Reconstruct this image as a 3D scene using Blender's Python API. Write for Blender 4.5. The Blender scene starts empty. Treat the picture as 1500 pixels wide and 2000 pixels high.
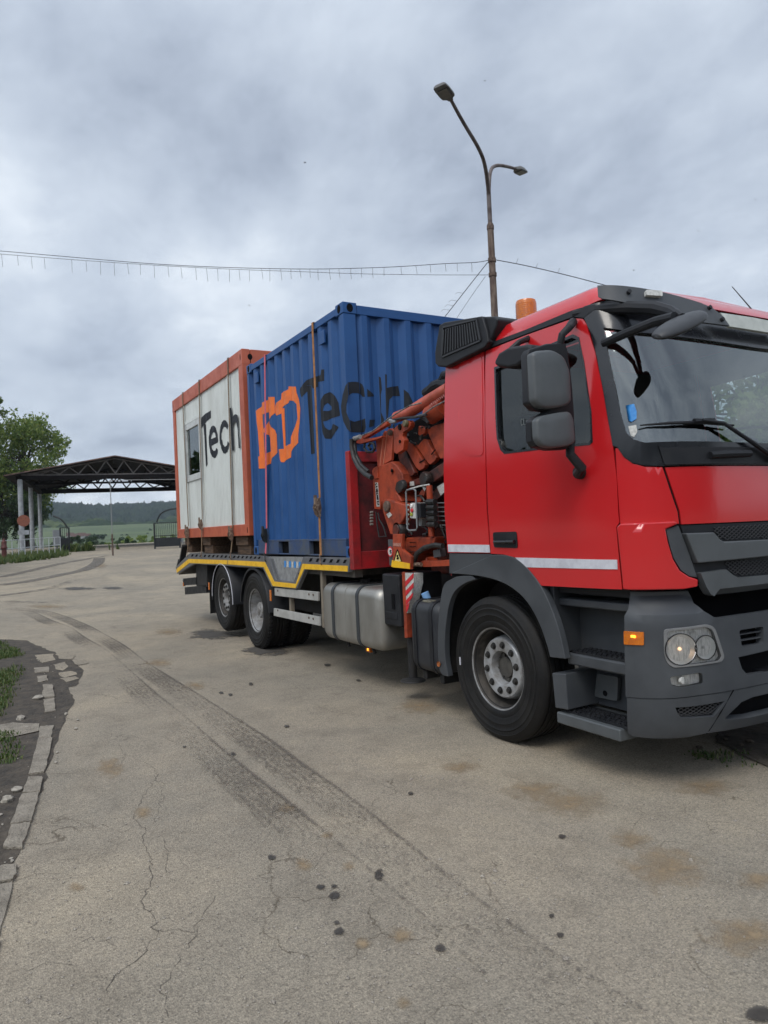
import bpy, bmesh, math, random
import numpy as np
from mathutils import Vector, Matrix, noise
from mathutils.geometry import delaunay_2d_cdt
random.seed(7)
R = math.radians
scene = bpy.context.scene
# ------------------------------------------------------------------ camera
F_PX, YAW, PIT, ROL = 1380.43, 2.62432266, 0.0204995550, -0.0458234798
CAM = np.array([4.08994321, -4.43444559, 1.58032865])
fw = np.array([math.cos(PIT)*math.cos(YAW), math.cos(PIT)*math.sin(YAW), math.sin(PIT)])
r0 = np.array([math.sin(YAW), -math.cos(YAW), 0.0]); u0 = np.cross(r0, fw)
cr = math.cos(ROL)*r0 + math.sin(ROL)*u0
cu = -math.sin(ROL)*r0 + math.cos(ROL)*u0
cd = bpy.data.cameras.new('camera'); cam = bpy.data.objects.new('camera', cd)
scene.collection.objects.link(cam); scene.camera = cam
cd.sensor_fit = 'VERTICAL'; cd.sensor_height = 36; cd.lens = F_PX/2000*36
cd.clip_start = 0.05; cd.clip_end = 9000
cam.matrix_world = Matrix(((cr[0], cu[0], -fw[0], CAM[0]), (cr[1], cu[1], -fw[1], CAM[1]), (cr[2], cu[2], -fw[2], CAM[2]), (0, 0, 0, 1)))
cd.dof.use_dof = True; cd.dof.focus_distance = 6.5; cd.dof.aperture_fstop = 4.5
scene.render.resolution_x = 768; scene.render.resolution_y = 1024
# ------------------------------------------------------------------ sky, sun, exposure
SUN_EL, SUN_AZ = R(52), R(-52)          # azimuth measured from +X towards +Y
w = bpy.data.worlds.new('World'); scene.world = w; w.use_nodes = True
nt = w.node_tree; nt.nodes.clear(); N = nt.nodes.new; L = nt.links.new
def wmath(op, a, b=None, v=None, clamp=False):
    n = N('ShaderNodeMath'); n.operation = op; n.use_clamp = clamp
    for i, s in enumerate((a, b)):
        if s is None: continue
        if isinstance(s, (int, float)): n.inputs[i].default_value = s
        else: L(s, n.inputs[i])
    return n.outputs[0]
out = N('ShaderNodeOutputWorld'); bg = N('ShaderNodeBackground'); L(bg.outputs[0], out.inputs[0])
sky = N('ShaderNodeTexSky'); sky.sky_type = 'NISHITA'; sky.sun_disc = False
sky.sun_elevation = SUN_EL; sky.sun_rotation = math.pi/2 - SUN_AZ
tc = N('ShaderNodeTexCoord'); sx = N('ShaderNodeSeparateXYZ'); L(tc.outputs['Generated'], sx.inputs[0])
zc = wmath('MAXIMUM', sx.outputs[2], 0.0)
den = wmath('ADD', zc, 0.22)
cx_ = wmath('DIVIDE', sx.outputs[0], den); cy_ = wmath('DIVIDE', sx.outputs[1], den)
cb = N('ShaderNodeCombineXYZ'); L(cx_, cb.inputs[0]); L(cy_, cb.inputs[1]); L(wmath('MULTIPLY', zc, .8), cb.inputs[2])
def wnoise(scale, det, rough, dist, rot=0, sc=(1, 1, 1), off=(0, 0, 0)):
    mp = N('ShaderNodeMapping'); mp.inputs['Rotation'].default_value = (0, 0, rot); mp.inputs['Scale'].default_value = sc
    mp.inputs['Location'].default_value = off
    L(cb.outputs[0], mp.inputs[0]); n = N('ShaderNodeTexNoise')
    n.inputs['Scale'].default_value = scale; n.inputs['Detail'].default_value = det; n.inputs['Roughness'].default_value = rough
    n.inputs['Distortion'].default_value = dist; L(mp.outputs[0], n.inputs['Vector']); return n.outputs['Fac']
n1 = wnoise(0.85, 7, .56, .25, R(35), (1, 1.45, 1), (3.1, 1.2, 0)); n2 = wnoise(2.4, 8, .6, .15, R(20), (1, 1.4, 1), (7.3, 4.1, 2))
n3 = wnoise(0.3, 2, .5, 0)
mix = wmath('ADD', wmath('ADD', wmath('MULTIPLY', n1, .47), wmath('MULTIPLY', n2, .33)), wmath('MULTIPLY', n3, .20))
ramp = N('ShaderNodeValToRGB'); L(mix, ramp.inputs[0])
el = ramp.color_ramp.elements
el[0].position = .39; el[0].color = (.335, .385, .475, 1)
el[1].position = .60; el[1].color = (.76, .82, .89, 1)
e = el.new(.45); e.color = (.445, .505, .60, 1)
e = el.new(.53); e.color = (.585, .65, .74, 1)
# brighter overcast towards the zenith, plain ground colour below
zen = N('ShaderNodeMapRange'); L(zc, zen.inputs[0]); zen.inputs[1].default_value = .55; zen.inputs[2].default_value = 1.0
zen.inputs[3].default_value = 1.0; zen.inputs[4].default_value = 1.25
vm = N('ShaderNodeVectorMath'); vm.operation = 'SCALE'; L(ramp.outputs[0], vm.inputs[0]); L(zen.outputs[0], vm.inputs['Scale'])
ns = N('ShaderNodeVectorMath'); ns.operation = 'SCALE'; L(sky.outputs[0], ns.inputs[0]); ns.inputs['Scale'].default_value = .10
dt = N('ShaderNodeVectorMath'); dt.operation = 'DOT_PRODUCT'; L(tc.outputs['Generated'], dt.inputs[0]); dt.inputs[1].default_value = (math.cos(SUN_AZ)*.8, math.sin(SUN_AZ)*.8, .6)
gl_ = N('ShaderNodeMapRange'); L(dt.outputs['Value'], gl_.inputs[0]); gl_.inputs[1].default_value = -.2; gl_.inputs[2].default_value = 1.0; gl_.inputs[3].default_value = 1.0; gl_.inputs[4].default_value = 1.45; gl_.interpolation_type = 'SMOOTHSTEP'
vm2 = N('ShaderNodeVectorMath'); vm2.operation = 'SCALE'; L(vm.outputs[0], vm2.inputs[0]); L(gl_.outputs[0], vm2.inputs['Scale']); vm = vm2
mx = N('ShaderNodeMix'); mx.data_type = 'RGBA'; mx.inputs[0].default_value = .93
L(ns.outputs[0], mx.inputs[6]); L(vm.outputs[0], mx.inputs[7]); L(mx.outputs[2], bg.inputs[0]); bg.inputs[1].default_value = 1.0
sl = bpy.data.lights.new('sun', 'SUN'); sl.energy = 1.35; sl.angle = R(26); sl.color = (1, .95, .88)
so = bpy.data.objects.new('sun', sl); scene.collection.objects.link(so)
sd = Vector((math.cos(SUN_EL)*math.cos(SUN_AZ), math.cos(SUN_EL)*math.sin(SUN_AZ), math.sin(SUN_EL)))
so.rotation_euler = sd.to_track_quat('Z', 'Y').to_euler()
scene.view_settings.view_transform = 'Standard'; scene.view_settings.look = 'None'
scene.view_settings.exposure = 0.26; scene.view_settings.gamma = 1
scene.cycles.max_bounces = 6; scene.cycles.transparent_max_bounces = 24
# ------------------------------------------------------------------ pixel helpers (photo pixels -> real points)
def ray(x, y): return fw + (x-750)/F_PX*cr - (y-1000)/F_PX*cu
def hit(x, y, ax, v):
    d = ray(x, y); return Vector(CAM + d*((v-CAM[ax])/d[ax]))
def PX(x, y, v): return hit(x, y, 0, v)
def PY(x, y, v): return hit(x, y, 1, v)
def PZ(x, y, v=0.0): return hit(x, y, 2, v)
def PD(x, y, d): return Vector(CAM + ray(x, y)*d)
def proj(P):
    d = np.array(P)-CAM; q = d@fw
    return 750+F_PX*(d@cr)/q, 1000-F_PX*(d@cu)/q
def gz(X):                               # the yard rises gently towards the gate
    t = -11-X
    if t <= 0: return 0.0
    if t < 6: return .031*t*t/12
    if t < 34: return .031*(t-3)
    if t < 40: s = t-34; return .031*31+.031*(s-s*s/12)
    if t < 62: return .031*31+.093
    return .031*31+.093-(t-62)*.03
def PG(x, y, lift=0.0):
    z = 0.0; P = PZ(x, y, z)
    for _ in range(30):
        P = PZ(x, y, z+lift); z += (gz(P.x)-z)*.5
    return P
class Zm:
    def __init__(s, x0, y0, k): s.a = (x0, y0, k)
    def __call__(s, pts): x0, y0, k = s.a; return [(x0+p[0]/k, y0+p[1]/k) for p in pts]
Z1 = Zm(840, 540, 2.2727); Z2 = Zm(840, 980, 2.2727); Z3 = Zm(640, 720, 4.762); Z4 = Zm(600, 960, 5.0)
Z5 = Zm(330, 1040, 2.6316); ZA = Zm(480, 720, 7.5); ZB = Zm(650, 580, 6.667); ZC = Zm(700, 760, 8.333)
ZD = Zm(700, 940, 7.5); ZE = Zm(370, 760, 12.5); ZH = Zm(600, 640, 3.75); ZR = Zm(1180, 980, 4.0); ZK = Zm(0, 1080, 3.0); ZW = Zm(330, 660, 4.545); ZG = Zm(0, 700, 4.1667)
# ------------------------------------------------------------------ materials
MATS = {}
def M(name, c1, c2=None, scale=4, rough=.5, metal=0, bump=0, bscale=60, coat=0, rvar=.12, lo=.42, hi=.62, emit=None, spec=.5, stretch=(1, 1, 1), det=5):
    if name in MATS: return MATS[name]
    m = bpy.data.materials.new(name); m.use_nodes = True; t = m.node_tree; b = t.nodes['Principled BSDF']
    n = t.nodes.new; l = t.links.new
    tcn = n('ShaderNodeTexCoord'); mp = n('ShaderNodeMapping'); mp.inputs['Scale'].default_value = stretch; l(tcn.outputs['Object'], mp.inputs[0])
    b.inputs['Base Color'].default_value = (*c1, 1); b.inputs['Roughness'].default_value = rough; b.inputs['Metallic'].default_value = metal
    b.inputs['Coat Weight'].default_value = coat; b.inputs['Coat Roughness'].default_value = .08; b.inputs['Specular IOR Level'].default_value = spec
    no = n('ShaderNodeTexNoise'); no.inputs['Scale'].default_value = scale; no.inputs['Detail'].default_value = det; no.inputs['Roughness'].default_value = .65
    l(mp.outputs[0], no.inputs['Vector'])
    if c2:
        rp = n('ShaderNodeValToRGB'); l(no.outputs['Fac'], rp.inputs[0]); e = rp.color_ramp.elements
        e[0].position = lo; e[0].color = (*c1, 1); e[1].position = hi; e[1].color = (*c2, 1); l(rp.outputs[0], b.inputs['Base Color'])
    if rvar:
        mr = n('ShaderNodeMapRange'); l(no.outputs['Fac'], mr.inputs[0]); mr.inputs[1].default_value = .3; mr.inputs[2].default_value = .7
        mr.inputs[3].default_value = max(0.02, rough-rvar); mr.inputs[4].default_value = min(1, rough+rvar); l(mr.outputs[0], b.inputs['Roughness'])
    if bump:
        nb = n('ShaderNodeTexNoise'); nb.inputs['Scale'].default_value = bscale; nb.inputs['Detail'].default_value = 4; l(mp.outputs[0], nb.inputs['Vector'])
        bp = n('ShaderNodeBump'); bp.inputs['Strength'].default_value = bump; bp.inputs['Distance'].default_value = .02; l(nb.outputs['Fac'], bp.inputs['Height']); l(bp.outputs[0], b.inputs['Normal'])
    if emit: b.inputs['Emission Color'].default_value = (*emit[:3], 1); b.inputs['Emission Strength'].default_value = emit[3]
    MATS[name] = m; return m
RED = M('cab_red_paint', (.53, .014, .018), None, 1.6, rough=.22, coat=.65, rvar=.05)
REDF = M('faded_red_paint', (.36, .012, .016), (.20, .012, .014), 5, rough=.5, bump=.05, bscale=30)
GREY = M('grey_plastic', (.046, .051, .058), (.060, .066, .073), 3, rough=.52, bump=.03, bscale=300)
GREY2 = M('pale_grey_plastic', (.072, .080, .085), (.088, .097, .104), 3, rough=.5, bump=.03, bscale=300)
BLK = M('black_plastic', (.010, .011, .014), (.016, .017, .020), 6, rough=.55, bump=.03, bscale=250, spec=.35)
BLKG = M('black_gloss_trim', (.008, .009, .012), None, 3, rough=.25, coat=.2)
DARK = M('dark_recess', (.006, .006, .007), None, 3, rough=.9, spec=.1)
RUB = M('tyre_rubber', (.006, .006, .0065), (.014, .013, .012), 7, rough=.66, bump=.12, bscale=50, spec=.3)
STEEL = M('painted_rim_silver', (.36, .37, .38), (.22, .21, .20), 9, rough=.42, metal=.25, bump=.05, bscale=60)
RIMD = M('dirty_rim_recess', (.030, .027, .024), (.075, .065, .055), 9, rough=.7, bump=.1)
CHAS = M('chassis_black', (.008, .008, .009), (.020, .018, .017), 6, rough=.7, bump=.1)
ALU = M('tank_aluminium', (.31, .30, .275), (.40, .39, .36), 3, rough=.46, metal=.7, bump=.05, bscale=20, stretch=(1, 1, .35))
ALUR = M('side_rail_aluminium', (.52, .52, .50), (.42, .42, .40), 5, rough=.45, metal=.35, bump=.04)
DECKG = M('deck_grey_steel', (.10, .105, .115), (.16, .16, .165), 8, rough=.5, bump=.1, metal=.1)
YEL = M('yellow_reflective_tape', (.86, .50, .015), (.74, .41, .02), 9, rough=.4)
WHT = M('white_reflective_tape', (.62, .63, .68), (.5, .5, .55), 12, rough=.35)
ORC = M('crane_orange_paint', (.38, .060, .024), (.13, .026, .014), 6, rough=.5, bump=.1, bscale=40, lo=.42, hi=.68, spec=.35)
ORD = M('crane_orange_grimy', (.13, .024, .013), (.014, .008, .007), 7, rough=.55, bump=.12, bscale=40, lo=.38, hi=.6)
BLU = M('container_blue_paint', (.016, .068, .205), (.022, .086, .245), 2.2, rough=.48, bump=.12, bscale=5, lo=.35, hi=.65, spec=.3)
BLUD = M('container_blue_worn', (.030, .060, .14), (.065, .08, .105), 7, rough=.6, bump=.1)
LOR = M('orange_vinyl_letters', (.78, .165, .020), (.68, .15, .03), 10, rough=.5)
LBK = M('black_vinyl_letters', (.010, .012, .018), (.016, .018, .022), 8, rough=.5, spec=.25)
CORF = M('cabin_orange_frame', (.46, .105, .050), (.38, .085, .045), 4, rough=.5, bump=.04)
CWH = M('cabin_white_panel', (.66, .69, .66), (.56, .58, .55), 2.5, rough=.5, stretch=(1, 1, .4))
WOOD = M('timber', (.12, .070, .040), (.055, .035, .022), 12, rough=.85, bump=.3, bscale=30, stretch=(.3, 3, 3))
STRO = M('ratchet_strap_ochre', (.38, .17, .055), (.25, .11, .04), 15, rough=.8)
STRP = M('ratchet_strap_pink', (.62, .13, .17), (.5, .1, .14), 15, rough=.7)
STRB = M('ratchet_strap_brown', (.19, .125, .07), (.13, .085, .05), 15, rough=.85)
RUST = M('rusty_steel', (.13, .085, .062), (.055, .035, .028), 14, rough=.75, bump=.15)
RUSTF = M('rusty_fittings', (.10, .06, .045), (.30, .22, .16), 30, rough=.6, metal=.3, bump=.2)
POST = M('weathered_post', (.17, .125, .095), (.085, .055, .045), 5, rough=.8, bump=.2, stretch=(3, 3, .6), lo=.4, hi=.6)
POSTU = M('upper_post_grey', (.13, .105, .10), (.075, .055, .05), 5, rough=.7, bump=.1)
LAMPG = M('lamp_head_grey', (.14, .14, .14), (.09, .09, .085), 6, rough=.6)
LAMPL = M('lamp_lens_dull', (.11, .10, .085), (.08, .075, .065), 10, rough=.35)
WIRE = M('cable_black', (.02, .022, .03), None, 3, rough=.6)
HOSE = M('hydraulic_hose', (.010, .010, .011), (.03, .028, .026), 20, rough=.5)
CHROME = M('chrome', (.93, .91, .88), None, 3, rough=.2, metal=.3, rvar=.05)
REFL = M('lamp_reflector', (.95, .93, .90), (.60, .59, .57), 40, rough=.35, metal=.15, rvar=.1, stretch=(1, 2.5, .5))
AMB = M('amber_lens', (.62, .17, .012), (.45, .11, .01), 60, rough=.25, coat=.4)
AMBL = M('amber_lamp_lit', (.9, .35, .03), None, 3, rough=.3, emit=(1, .36, .03, 2.2))
BULB = M('head_bulb_lit', (1, .75, .5), None, 3, rough=.3, emit=(1, .62, .36, 1.4))
STKW = M('white_sticker', (.58, .58, .55), (.40, .40, .38), 60, rough=.5)
STKB = M('blue_sticker', (.03, .22, .60), (.05, .28, .66), 60, rough=.4)
STKR = M('red_print', (.55, .02, .03), None, 3, rough=.5)
WGREY = M('canopy_column_grey', (.30, .32, .34), (.22, .23, .24), 5, rough=.7, bump=.1)
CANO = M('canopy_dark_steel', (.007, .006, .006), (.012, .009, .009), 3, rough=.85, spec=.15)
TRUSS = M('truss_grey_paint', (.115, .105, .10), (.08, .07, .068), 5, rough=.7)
IRON = M('black_iron', (.010, .012, .014), None, 4, rough=.6)
RSIGN = M('faded_red_sign', (.23, .075, .040), (.17, .06, .04), 12, rough=.7)
GREYS = M('grey_box_paint', (.18, .19, .20), None, 4, rough=.6)
CONC = M('kerb_concrete', (.29, .255, .205), (.17, .148, .118), 9, rough=.95, bump=.9, bscale=70, lo=.38, hi=.68)
BARK = M('bark', (.055, .04, .03), (.025, .02, .016), 14, rough=.95, bump=.6, bscale=30)
def leafmat(name, a, b, c):
    m = bpy.data.materials.new(name); m.use_nodes = True; t = m.node_tree; p = t.nodes['Principled BSDF']
    g = t.nodes.new('ShaderNodeNewGeometry'); rp = t.nodes.new('ShaderNodeValToRGB'); t.links.new(g.outputs['Random Per Island'], rp.inputs[0])
    e = rp.color_ramp.elements; e[0].color = (*a, 1); e[1].color = (*c, 1); e[1].position = 1; k = e.new(.5); k.color = (*b, 1)
    t.links.new(rp.outputs[0], p.inputs['Base Color']); p.inputs['Roughness'].default_value = .55
    tr = t.nodes.new('ShaderNodeBsdfTranslucent'); t.links.new(rp.outputs[0], tr.inputs[0])
    mxs = t.nodes.new('ShaderNodeMixShader'); mxs.inputs[0].default_value = .35
    t.links.new(p.outputs[0], mxs.inputs[1]); t.links.new(tr.outputs[0], mxs.inputs[2]); t.links.new(mxs.outputs[0], t.nodes['Material Output'].inputs[0])
    MATS[name] = m; return m
LEAF = leafmat('tree_leaves', (.060, .115, .020), (.14, .21, .035), (.25, .29, .07))
LEAFD = leafmat('dark_leaves', (.018, .040, .014), (.030, .062, .02), (.055, .09, .03))
GRASS = leafmat('grass_blades', (.035, .07, .014), (.07, .12, .022), (.14, .15, .045))
def glassmat(name, tint, tr, gl=.06, grough=.02):
    m = bpy.data.materials.new(name); m.use_nodes = True; t = m.node_tree; t.nodes.clear(); n = t.nodes.new; l = t.links.new
    o = n('ShaderNodeOutputMaterial'); a = n('ShaderNodeBsdfTransparent'); a.inputs[0].default_value = (*tint, 1)
    g = n('ShaderNodeBsdfGlossy'); g.inputs['Roughness'].default_value = grough; g.inputs[0].default_value = (.9, .95, .95, 1)
    fr = n('ShaderNodeFresnel'); fr.inputs[0].default_value = 1.5
    ad = n('ShaderNodeMath'); ad.operation = 'ADD'; l(fr.outputs[0], ad.inputs[0]); ad.inputs[1].default_value = gl; ad.use_clamp = True
    mxx = n('ShaderNodeMixShader'); l(ad.outputs[0], mxx.inputs[0]); l(a.outputs[0], mxx.inputs[1]); l(g.outputs[0], mxx.inputs[2])
    l(mxx.outputs[0], o.inputs[0]); MATS[name] = m; return m
GLS = glassmat('windscreen_glass', (.84, .92, .88), 0, .14)
GLD = glassmat('door_glass', (.42, .48, .48), 0, .02)
GLC = glassmat('clear_lens', (.95, .95, .95), 0, .03)
GLW = glassmat('cabin_window_glass', (.45, .50, .48), 0, .06)
# ------------------------------------------------------------------ object helpers
COL = scene.collection
def parent_to(o, p):
    o.parent = p
    q = p
    while q.parent: q = q.parent
    if p.parent is None: o.matrix_parent_inverse = Matrix.Translation(-p.location)
def tag(o, label=None, cat=None, group=None, kind=None):
    if label: o['label'] = label
    if cat: o['category'] = cat
    if group: o['group'] = group
    if kind: o['kind'] = kind
    return o
def empty(name, loc, label, cat, group=None):
    o = bpy.data.objects.new(name, None); COL.objects.link(o); o.location = loc; o.empty_display_size = .3
    return tag(o, label, cat, group)
def copy_obj(o, parent=None, dl=None):
    c = o.copy(); COL.objects.link(c)
    if parent: c.parent = parent
    if dl: c.location = c.location + Vector(dl)
    return c
class MB:
    def __init__(s): s.v = []; s.f = []; s.uv = []
    def add(s, vs, fs):
        k = len(s.v); s.v += [Vector(v) for v in vs]; s.f += [tuple(i+k for i in f) for f in fs]; return s
    def box(s, a, b):
        x0, y0, z0 = a; x1, y1, z1 = b
        return s.add([(x0, y0, z0), (x1, y0, z0), (x1, y1, z0), (x0, y1, z0), (x0, y0, z1), (x1, y0, z1), (x1, y1, z1), (x0, y1, z1)],
                     [(0, 3, 2, 1), (4, 5, 6, 7), (0, 1, 5, 4), (1, 2, 6, 5), (2, 3, 7, 6), (3, 0, 4, 7)])
    def bar(s, p, q, wd, ht=None, up=(0, 0, 1)):
        ht = ht or wd; p = Vector(p); q = Vector(q); d = (q-p).normalized(); up = Vector(up)
        if abs(d.dot(up)) > .97: up = Vector((1, 0, 0))
        a = d.cross(up).normalized()*wd/2; b = a.cross(d).normalized()*ht/2
        return s.add([p-a-b, p+a-b, p+a+b, p-a+b, q-a-b, q+a-b, q+a+b, q-a+b], [(0, 1, 2, 3), (4, 7, 6, 5), (0, 4, 5, 1), (1, 5, 6, 2), (2, 6, 7, 3), (3, 7, 4, 0)])
    def tube(s, pts, r, seg=8, cap=True):
        pts = [Vector(p) for p in pts]; n = len(pts); rr = r if isinstance(r, (list, tuple)) else [r]*n
        rings = []; prev = None
        for i, p in enumerate(pts):
            d = (pts[min(i+1, n-1)]-pts[max(i-1, 0)]).normalized()
            if prev is None: a = d.orthogonal().normalized()
            else: a = (prev-d*prev.dot(d)).normalized()
            prev = a; b = d.cross(a)
            rings.append([p+(a*math.cos(2*math.pi*k/seg)+b*math.sin(2*math.pi*k/seg))*rr[i] for k in range(seg)])
        k0 = len(s.v); vs = [v for rg in rings for v in rg]; fs = []
        for i in range(n-1):
            for k in range(seg): fs.append((i*seg+k, i*seg+(k+1) % seg, (i+1)*seg+(k+1) % seg, (i+1)*seg+k))
        if cap: fs += [tuple(range(seg))[::-1], tuple((n-1)*seg+k for k in range(seg))]
        return s.add(vs, fs)
    def lathe(s, prof, c, axis='Y', seg=40, sgn=1):
        # prof: list of (radius, offset along axis)
        vs = []; n = len(prof)
        for r_, h in prof:
            for k in range(seg):
                a = 2*math.pi*k/seg; ca, sa = r_*math.cos(a), r_*math.sin(a)
                v = {'Y': (ca, h*sgn, sa), 'Z': (ca, sa, h*sgn), 'X': (h*sgn, ca, sa)}[axis]
                vs.append(Vector(v)+Vector(c))
        fs = [(i*seg+k, i*seg+(k+1) % seg, (i+1)*seg+(k+1) % seg, (i+1)*seg+k) for i in range(n-1) for k in range(seg)]
        return s.add(vs, fs)
    def prism(s, front, vec):
        # closed prism: front outline (3D points, any concave polygon) swept along vec
        n = len(front); f = [Vector(p) for p in front]; v = Vector(vec); k = len(s.v)
        tri = tess(f)
        return s.add(f+[p+v for p in f], tri+[tuple(i+n for i in t[::-1]) for t in tri]+[(i, (i+1) % n, (i+1) % n+n, i+n) for i in range(n)])
    def build(s, name, mat, parent=None, bevel=0, seg=2, sharp=35, label=None, fix=True):
        me = bpy.data.meshes.new(name); me.from_pydata([tuple(v) for v in s.v], [], s.f); me.materials.append(mat)
        if fix:
            bm = bmesh.new(); bm.from_mesh(me); bmesh.ops.recalc_face_normals(bm, faces=bm.faces); bm.to_mesh(me); bm.free()
        me.shade_smooth(); me.set_sharp_from_angle(angle=R(sharp))
        o = bpy.data.objects.new(name, me); COL.objects.link(o)
        if parent: parent_to(o, parent)
        if bevel:
            b = o.modifiers.new('bevel', 'BEVEL'); b.width = bevel; b.segments = seg; b.limit_method = 'ANGLE'; b.angle_limit = R(40); b.harden_normals = True
        if label: o['label'] = label
        return o
def tess(f):
    nrm = Vector((0, 0, 0)); n = len(f)
    for i in range(n): nrm += f[i].cross(f[(i+1) % n])
    nrm.normalize(); a = nrm.orthogonal().normalized(); b = nrm.cross(a)
    P = [Vector((p.dot(a), p.dot(b))) for p in f]
    r = delaunay_2d_cdt(P, [], [list(range(n))], 1, 1e-7)
    if len(r[0]) != n: return [tuple(range(n))]
    return [tuple(t) for t in r[2]]
def chaikin(p, it=1, closed=True):
    for _ in range(it):
        q = []; n = len(p)
        for i in range(n if closed else n-1):
            a, b = p[i], p[(i+1) % n]
            q.append(tuple(a[k]*.75+b[k]*.25 for k in range(len(a)))); q.append(tuple(a[k]*.25+b[k]*.75 for k in range(len(a))))
        if not closed: q = [p[0]]+q+[p[-1]]
        p = q
    return p
def rnd(p, r, seg=4):
    # round corners of a 2D polygon, r: radius or list
    out = []; n = len(p)
    for i in range(n):
        P = Vector(p[i][:2]); A = Vector(p[i-1][:2]); B = Vector(p[(i+1) % n][:2]); rr = r[i] if isinstance(r, (list, tuple)) else r
        la, lb = (A-P).length, (B-P).length; d = min(rr, la*.45, lb*.45)
        if d < 1e-6: out.append(tuple(P)); continue
        a = P+(A-P)*d/la; b = P+(B-P)*d/lb
        for k in range(seg+1):
            t = k/seg; out.append(tuple(a*(1-t)**2+P*2*t*(1-t)+b*t*t))
    return out
def pip(x, y, poly):
    c = False; n = len(poly); j = n-1
    for i in range(n):
        xi, yi = poly[i]; xj, yj = poly[j]
        if (yi > y) != (yj > y) and x < (xj-xi)*(y-yi)/(yj-yi)+xi: c = not c
        j = i
    return c
def densify(poly, g):
    o = []; n = len(poly)
    for i in range(n):
        a = poly[i]; b = poly[(i+1) % n]; L_ = math.hypot(b[0]-a[0], b[1]-a[1]); k = max(1, int(math.ceil(L_/g)))
        for t in range(k): o.append((a[0]+(b[0]-a[0])*t/k, a[1]+(b[1]-a[1])*t/k))
    return o
def nrm_of(S, u, v):
    e_ = 2e-3; a = S(u+e_, v)-S(u-e_, v); b = S(u, v+e_)-S(u, v-e_); return a.cross(b).normalized()
def skin(name, S, poly, mat, off=0, thick=.02, holes=(), g=.08, parent=None, bevel=0, mirror=None, lines=None, label=None, sharp=35, mb=None):
    """panel cut to a 2D outline and laid on surface S(u, v), with real thickness"""
    holes = list(holes); poly = densify(poly, g); hs = [densify(h, g) for h in holes]
    V2 = []; E = []
    for pl in [poly]+hs:
        k = len(V2); V2 += [Vector(p) for p in pl]; E += [(k+i, k+(i+1) % len(pl)) for i in range(len(pl))]
    x0, x1 = min(p[0] for p in poly), max(p[0] for p in poly); y0, y1 = min(p[1] for p in poly), max(p[1] for p in poly)
    bpts = [(p.x, p.y) for p in V2]
    if lines is None:
        nx, ny = int((x1-x0)/g)+1, int((y1-y0)/g)+1
        B_ = np.array(bpts)
        for i in range(nx+1):
            for j in range(ny+1):
                x = x0+(i+.5)*g; y = y0+(j+.5)*g
                if not pip(x, y, poly) or any(pip(x, y, h) for h in hs): continue
                if np.min((B_[:, 0]-x)**2+(B_[:, 1]-y)**2) < (g*.35)**2: continue
                V2.append(Vector((x, y)))
    else:
        for lx in lines:
            if x0 < lx < x1: k = len(V2); V2 += [Vector((lx, y0-.01)), Vector((lx, y1+.01))]; E.append((k, k+1))
    r = delaunay_2d_cdt(V2, E, [], 0, 1e-6)
    vs, fs = r[0], r[2]; keep = []
    for f in fs:
        cx = sum(vs[i].x for i in f)/3; cy = sum(vs[i].y for i in f)/3
        if pip(cx, cy, poly) and not any(pip(cx, cy, h) for h in hs): keep.append(tuple(f))
    used = sorted({i for f in keep for i in f}); mp = {k: i for i, k in enumerate(used)}
    P = []; NN = []
    for k in used:
        u, v = vs[k]; nn = nrm_of(S, u, v); NN.append(nn); P.append(S(u, v)+nn*off)
    fs = []
    for f in keep:
        t = tuple(mp[i] for i in f); nn = (P[t[1]]-P[t[0]]).cross(P[t[2]]-P[t[0]])
        if nn.dot(NN[t[0]]) < 0: t = t[::-1]
        fs.append(t)
    n = len(P)
    if thick:
        ec = {}
        for f in fs:
            for a, b in ((f[0], f[1]), (f[1], f[2]), (f[2], f[0])): ec[(a, b)] = 1
        rim = [e_ for e_ in ec if (e_[1], e_[0]) not in ec]
        bi = sorted({i for e_ in rim for i in e_}); bm_ = {k: n+i for i, k in enumerate(bi)}
        P += [P[k]-NN[k]*thick for k in bi]
        for a, b in rim: fs.append((b, a, bm_[a], bm_[b]))
    m_ = mb or MB(); m_.add(P, fs)
    if mirror: m_.add([(p.x, -p.y, p.z) for p in P], [f[::-1] for f in fs])
    if mb is not None: return m_
    o = m_.build(name, mat, parent, bevel=bevel, label=label, fix=False, sharp=sharp)
    return o
def mirrored(o):
    me = o.data.copy()
    for v in me.vertices: v.co.y = -v.co.y
    me.flip_normals(); c = o.copy(); c.data = me; COL.objects.link(c)
    if 'label' in c: del c['label']
    return c
# cab skin surface -----------------------------------------------------------
XS = .9; NE = 4.0
_t = np.linspace(0, math.pi/2, 900)
_x = .6*np.sin(_t)**(2/NE); _y = -1.25*np.cos(_t)**(2/NE)
_s = np.concatenate([[0], np.cumsum(np.hypot(np.diff(_x), np.diff(_y)))]); UC = float(_s[-1])
def interp(tab, v):
    if v <= tab[0][0]: return tab[0][1:]
    for a, b in zip(tab, tab[1:]):
        if v <= b[0]:
            t = (v-a[0])/(b[0]-a[0]); return tuple(a[k]+(b[k]-a[k])*t for k in range(1, len(a)))
    return tab[-1][1:]
CABT = [(1.10, 1.10, 1.25, 1.50), (2.0, 2.0, 1.25, 1.50), (2.3, 2.3, 1.237, 1.43), (2.7, 2.7, 1.20, 1.27), (2.85, 2.85, 1.18, 1.20), (2.92, 2.92, 1.165, 1.165), (2.97, 2.968, 1.135, 1.12), (3.02, 2.998, 1.09, 1.07),
        (3.12, 3.025, .98, 1.0), (3.4, 3.05, .70, .97), (4.1, 3.07, .02, .95)]
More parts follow.
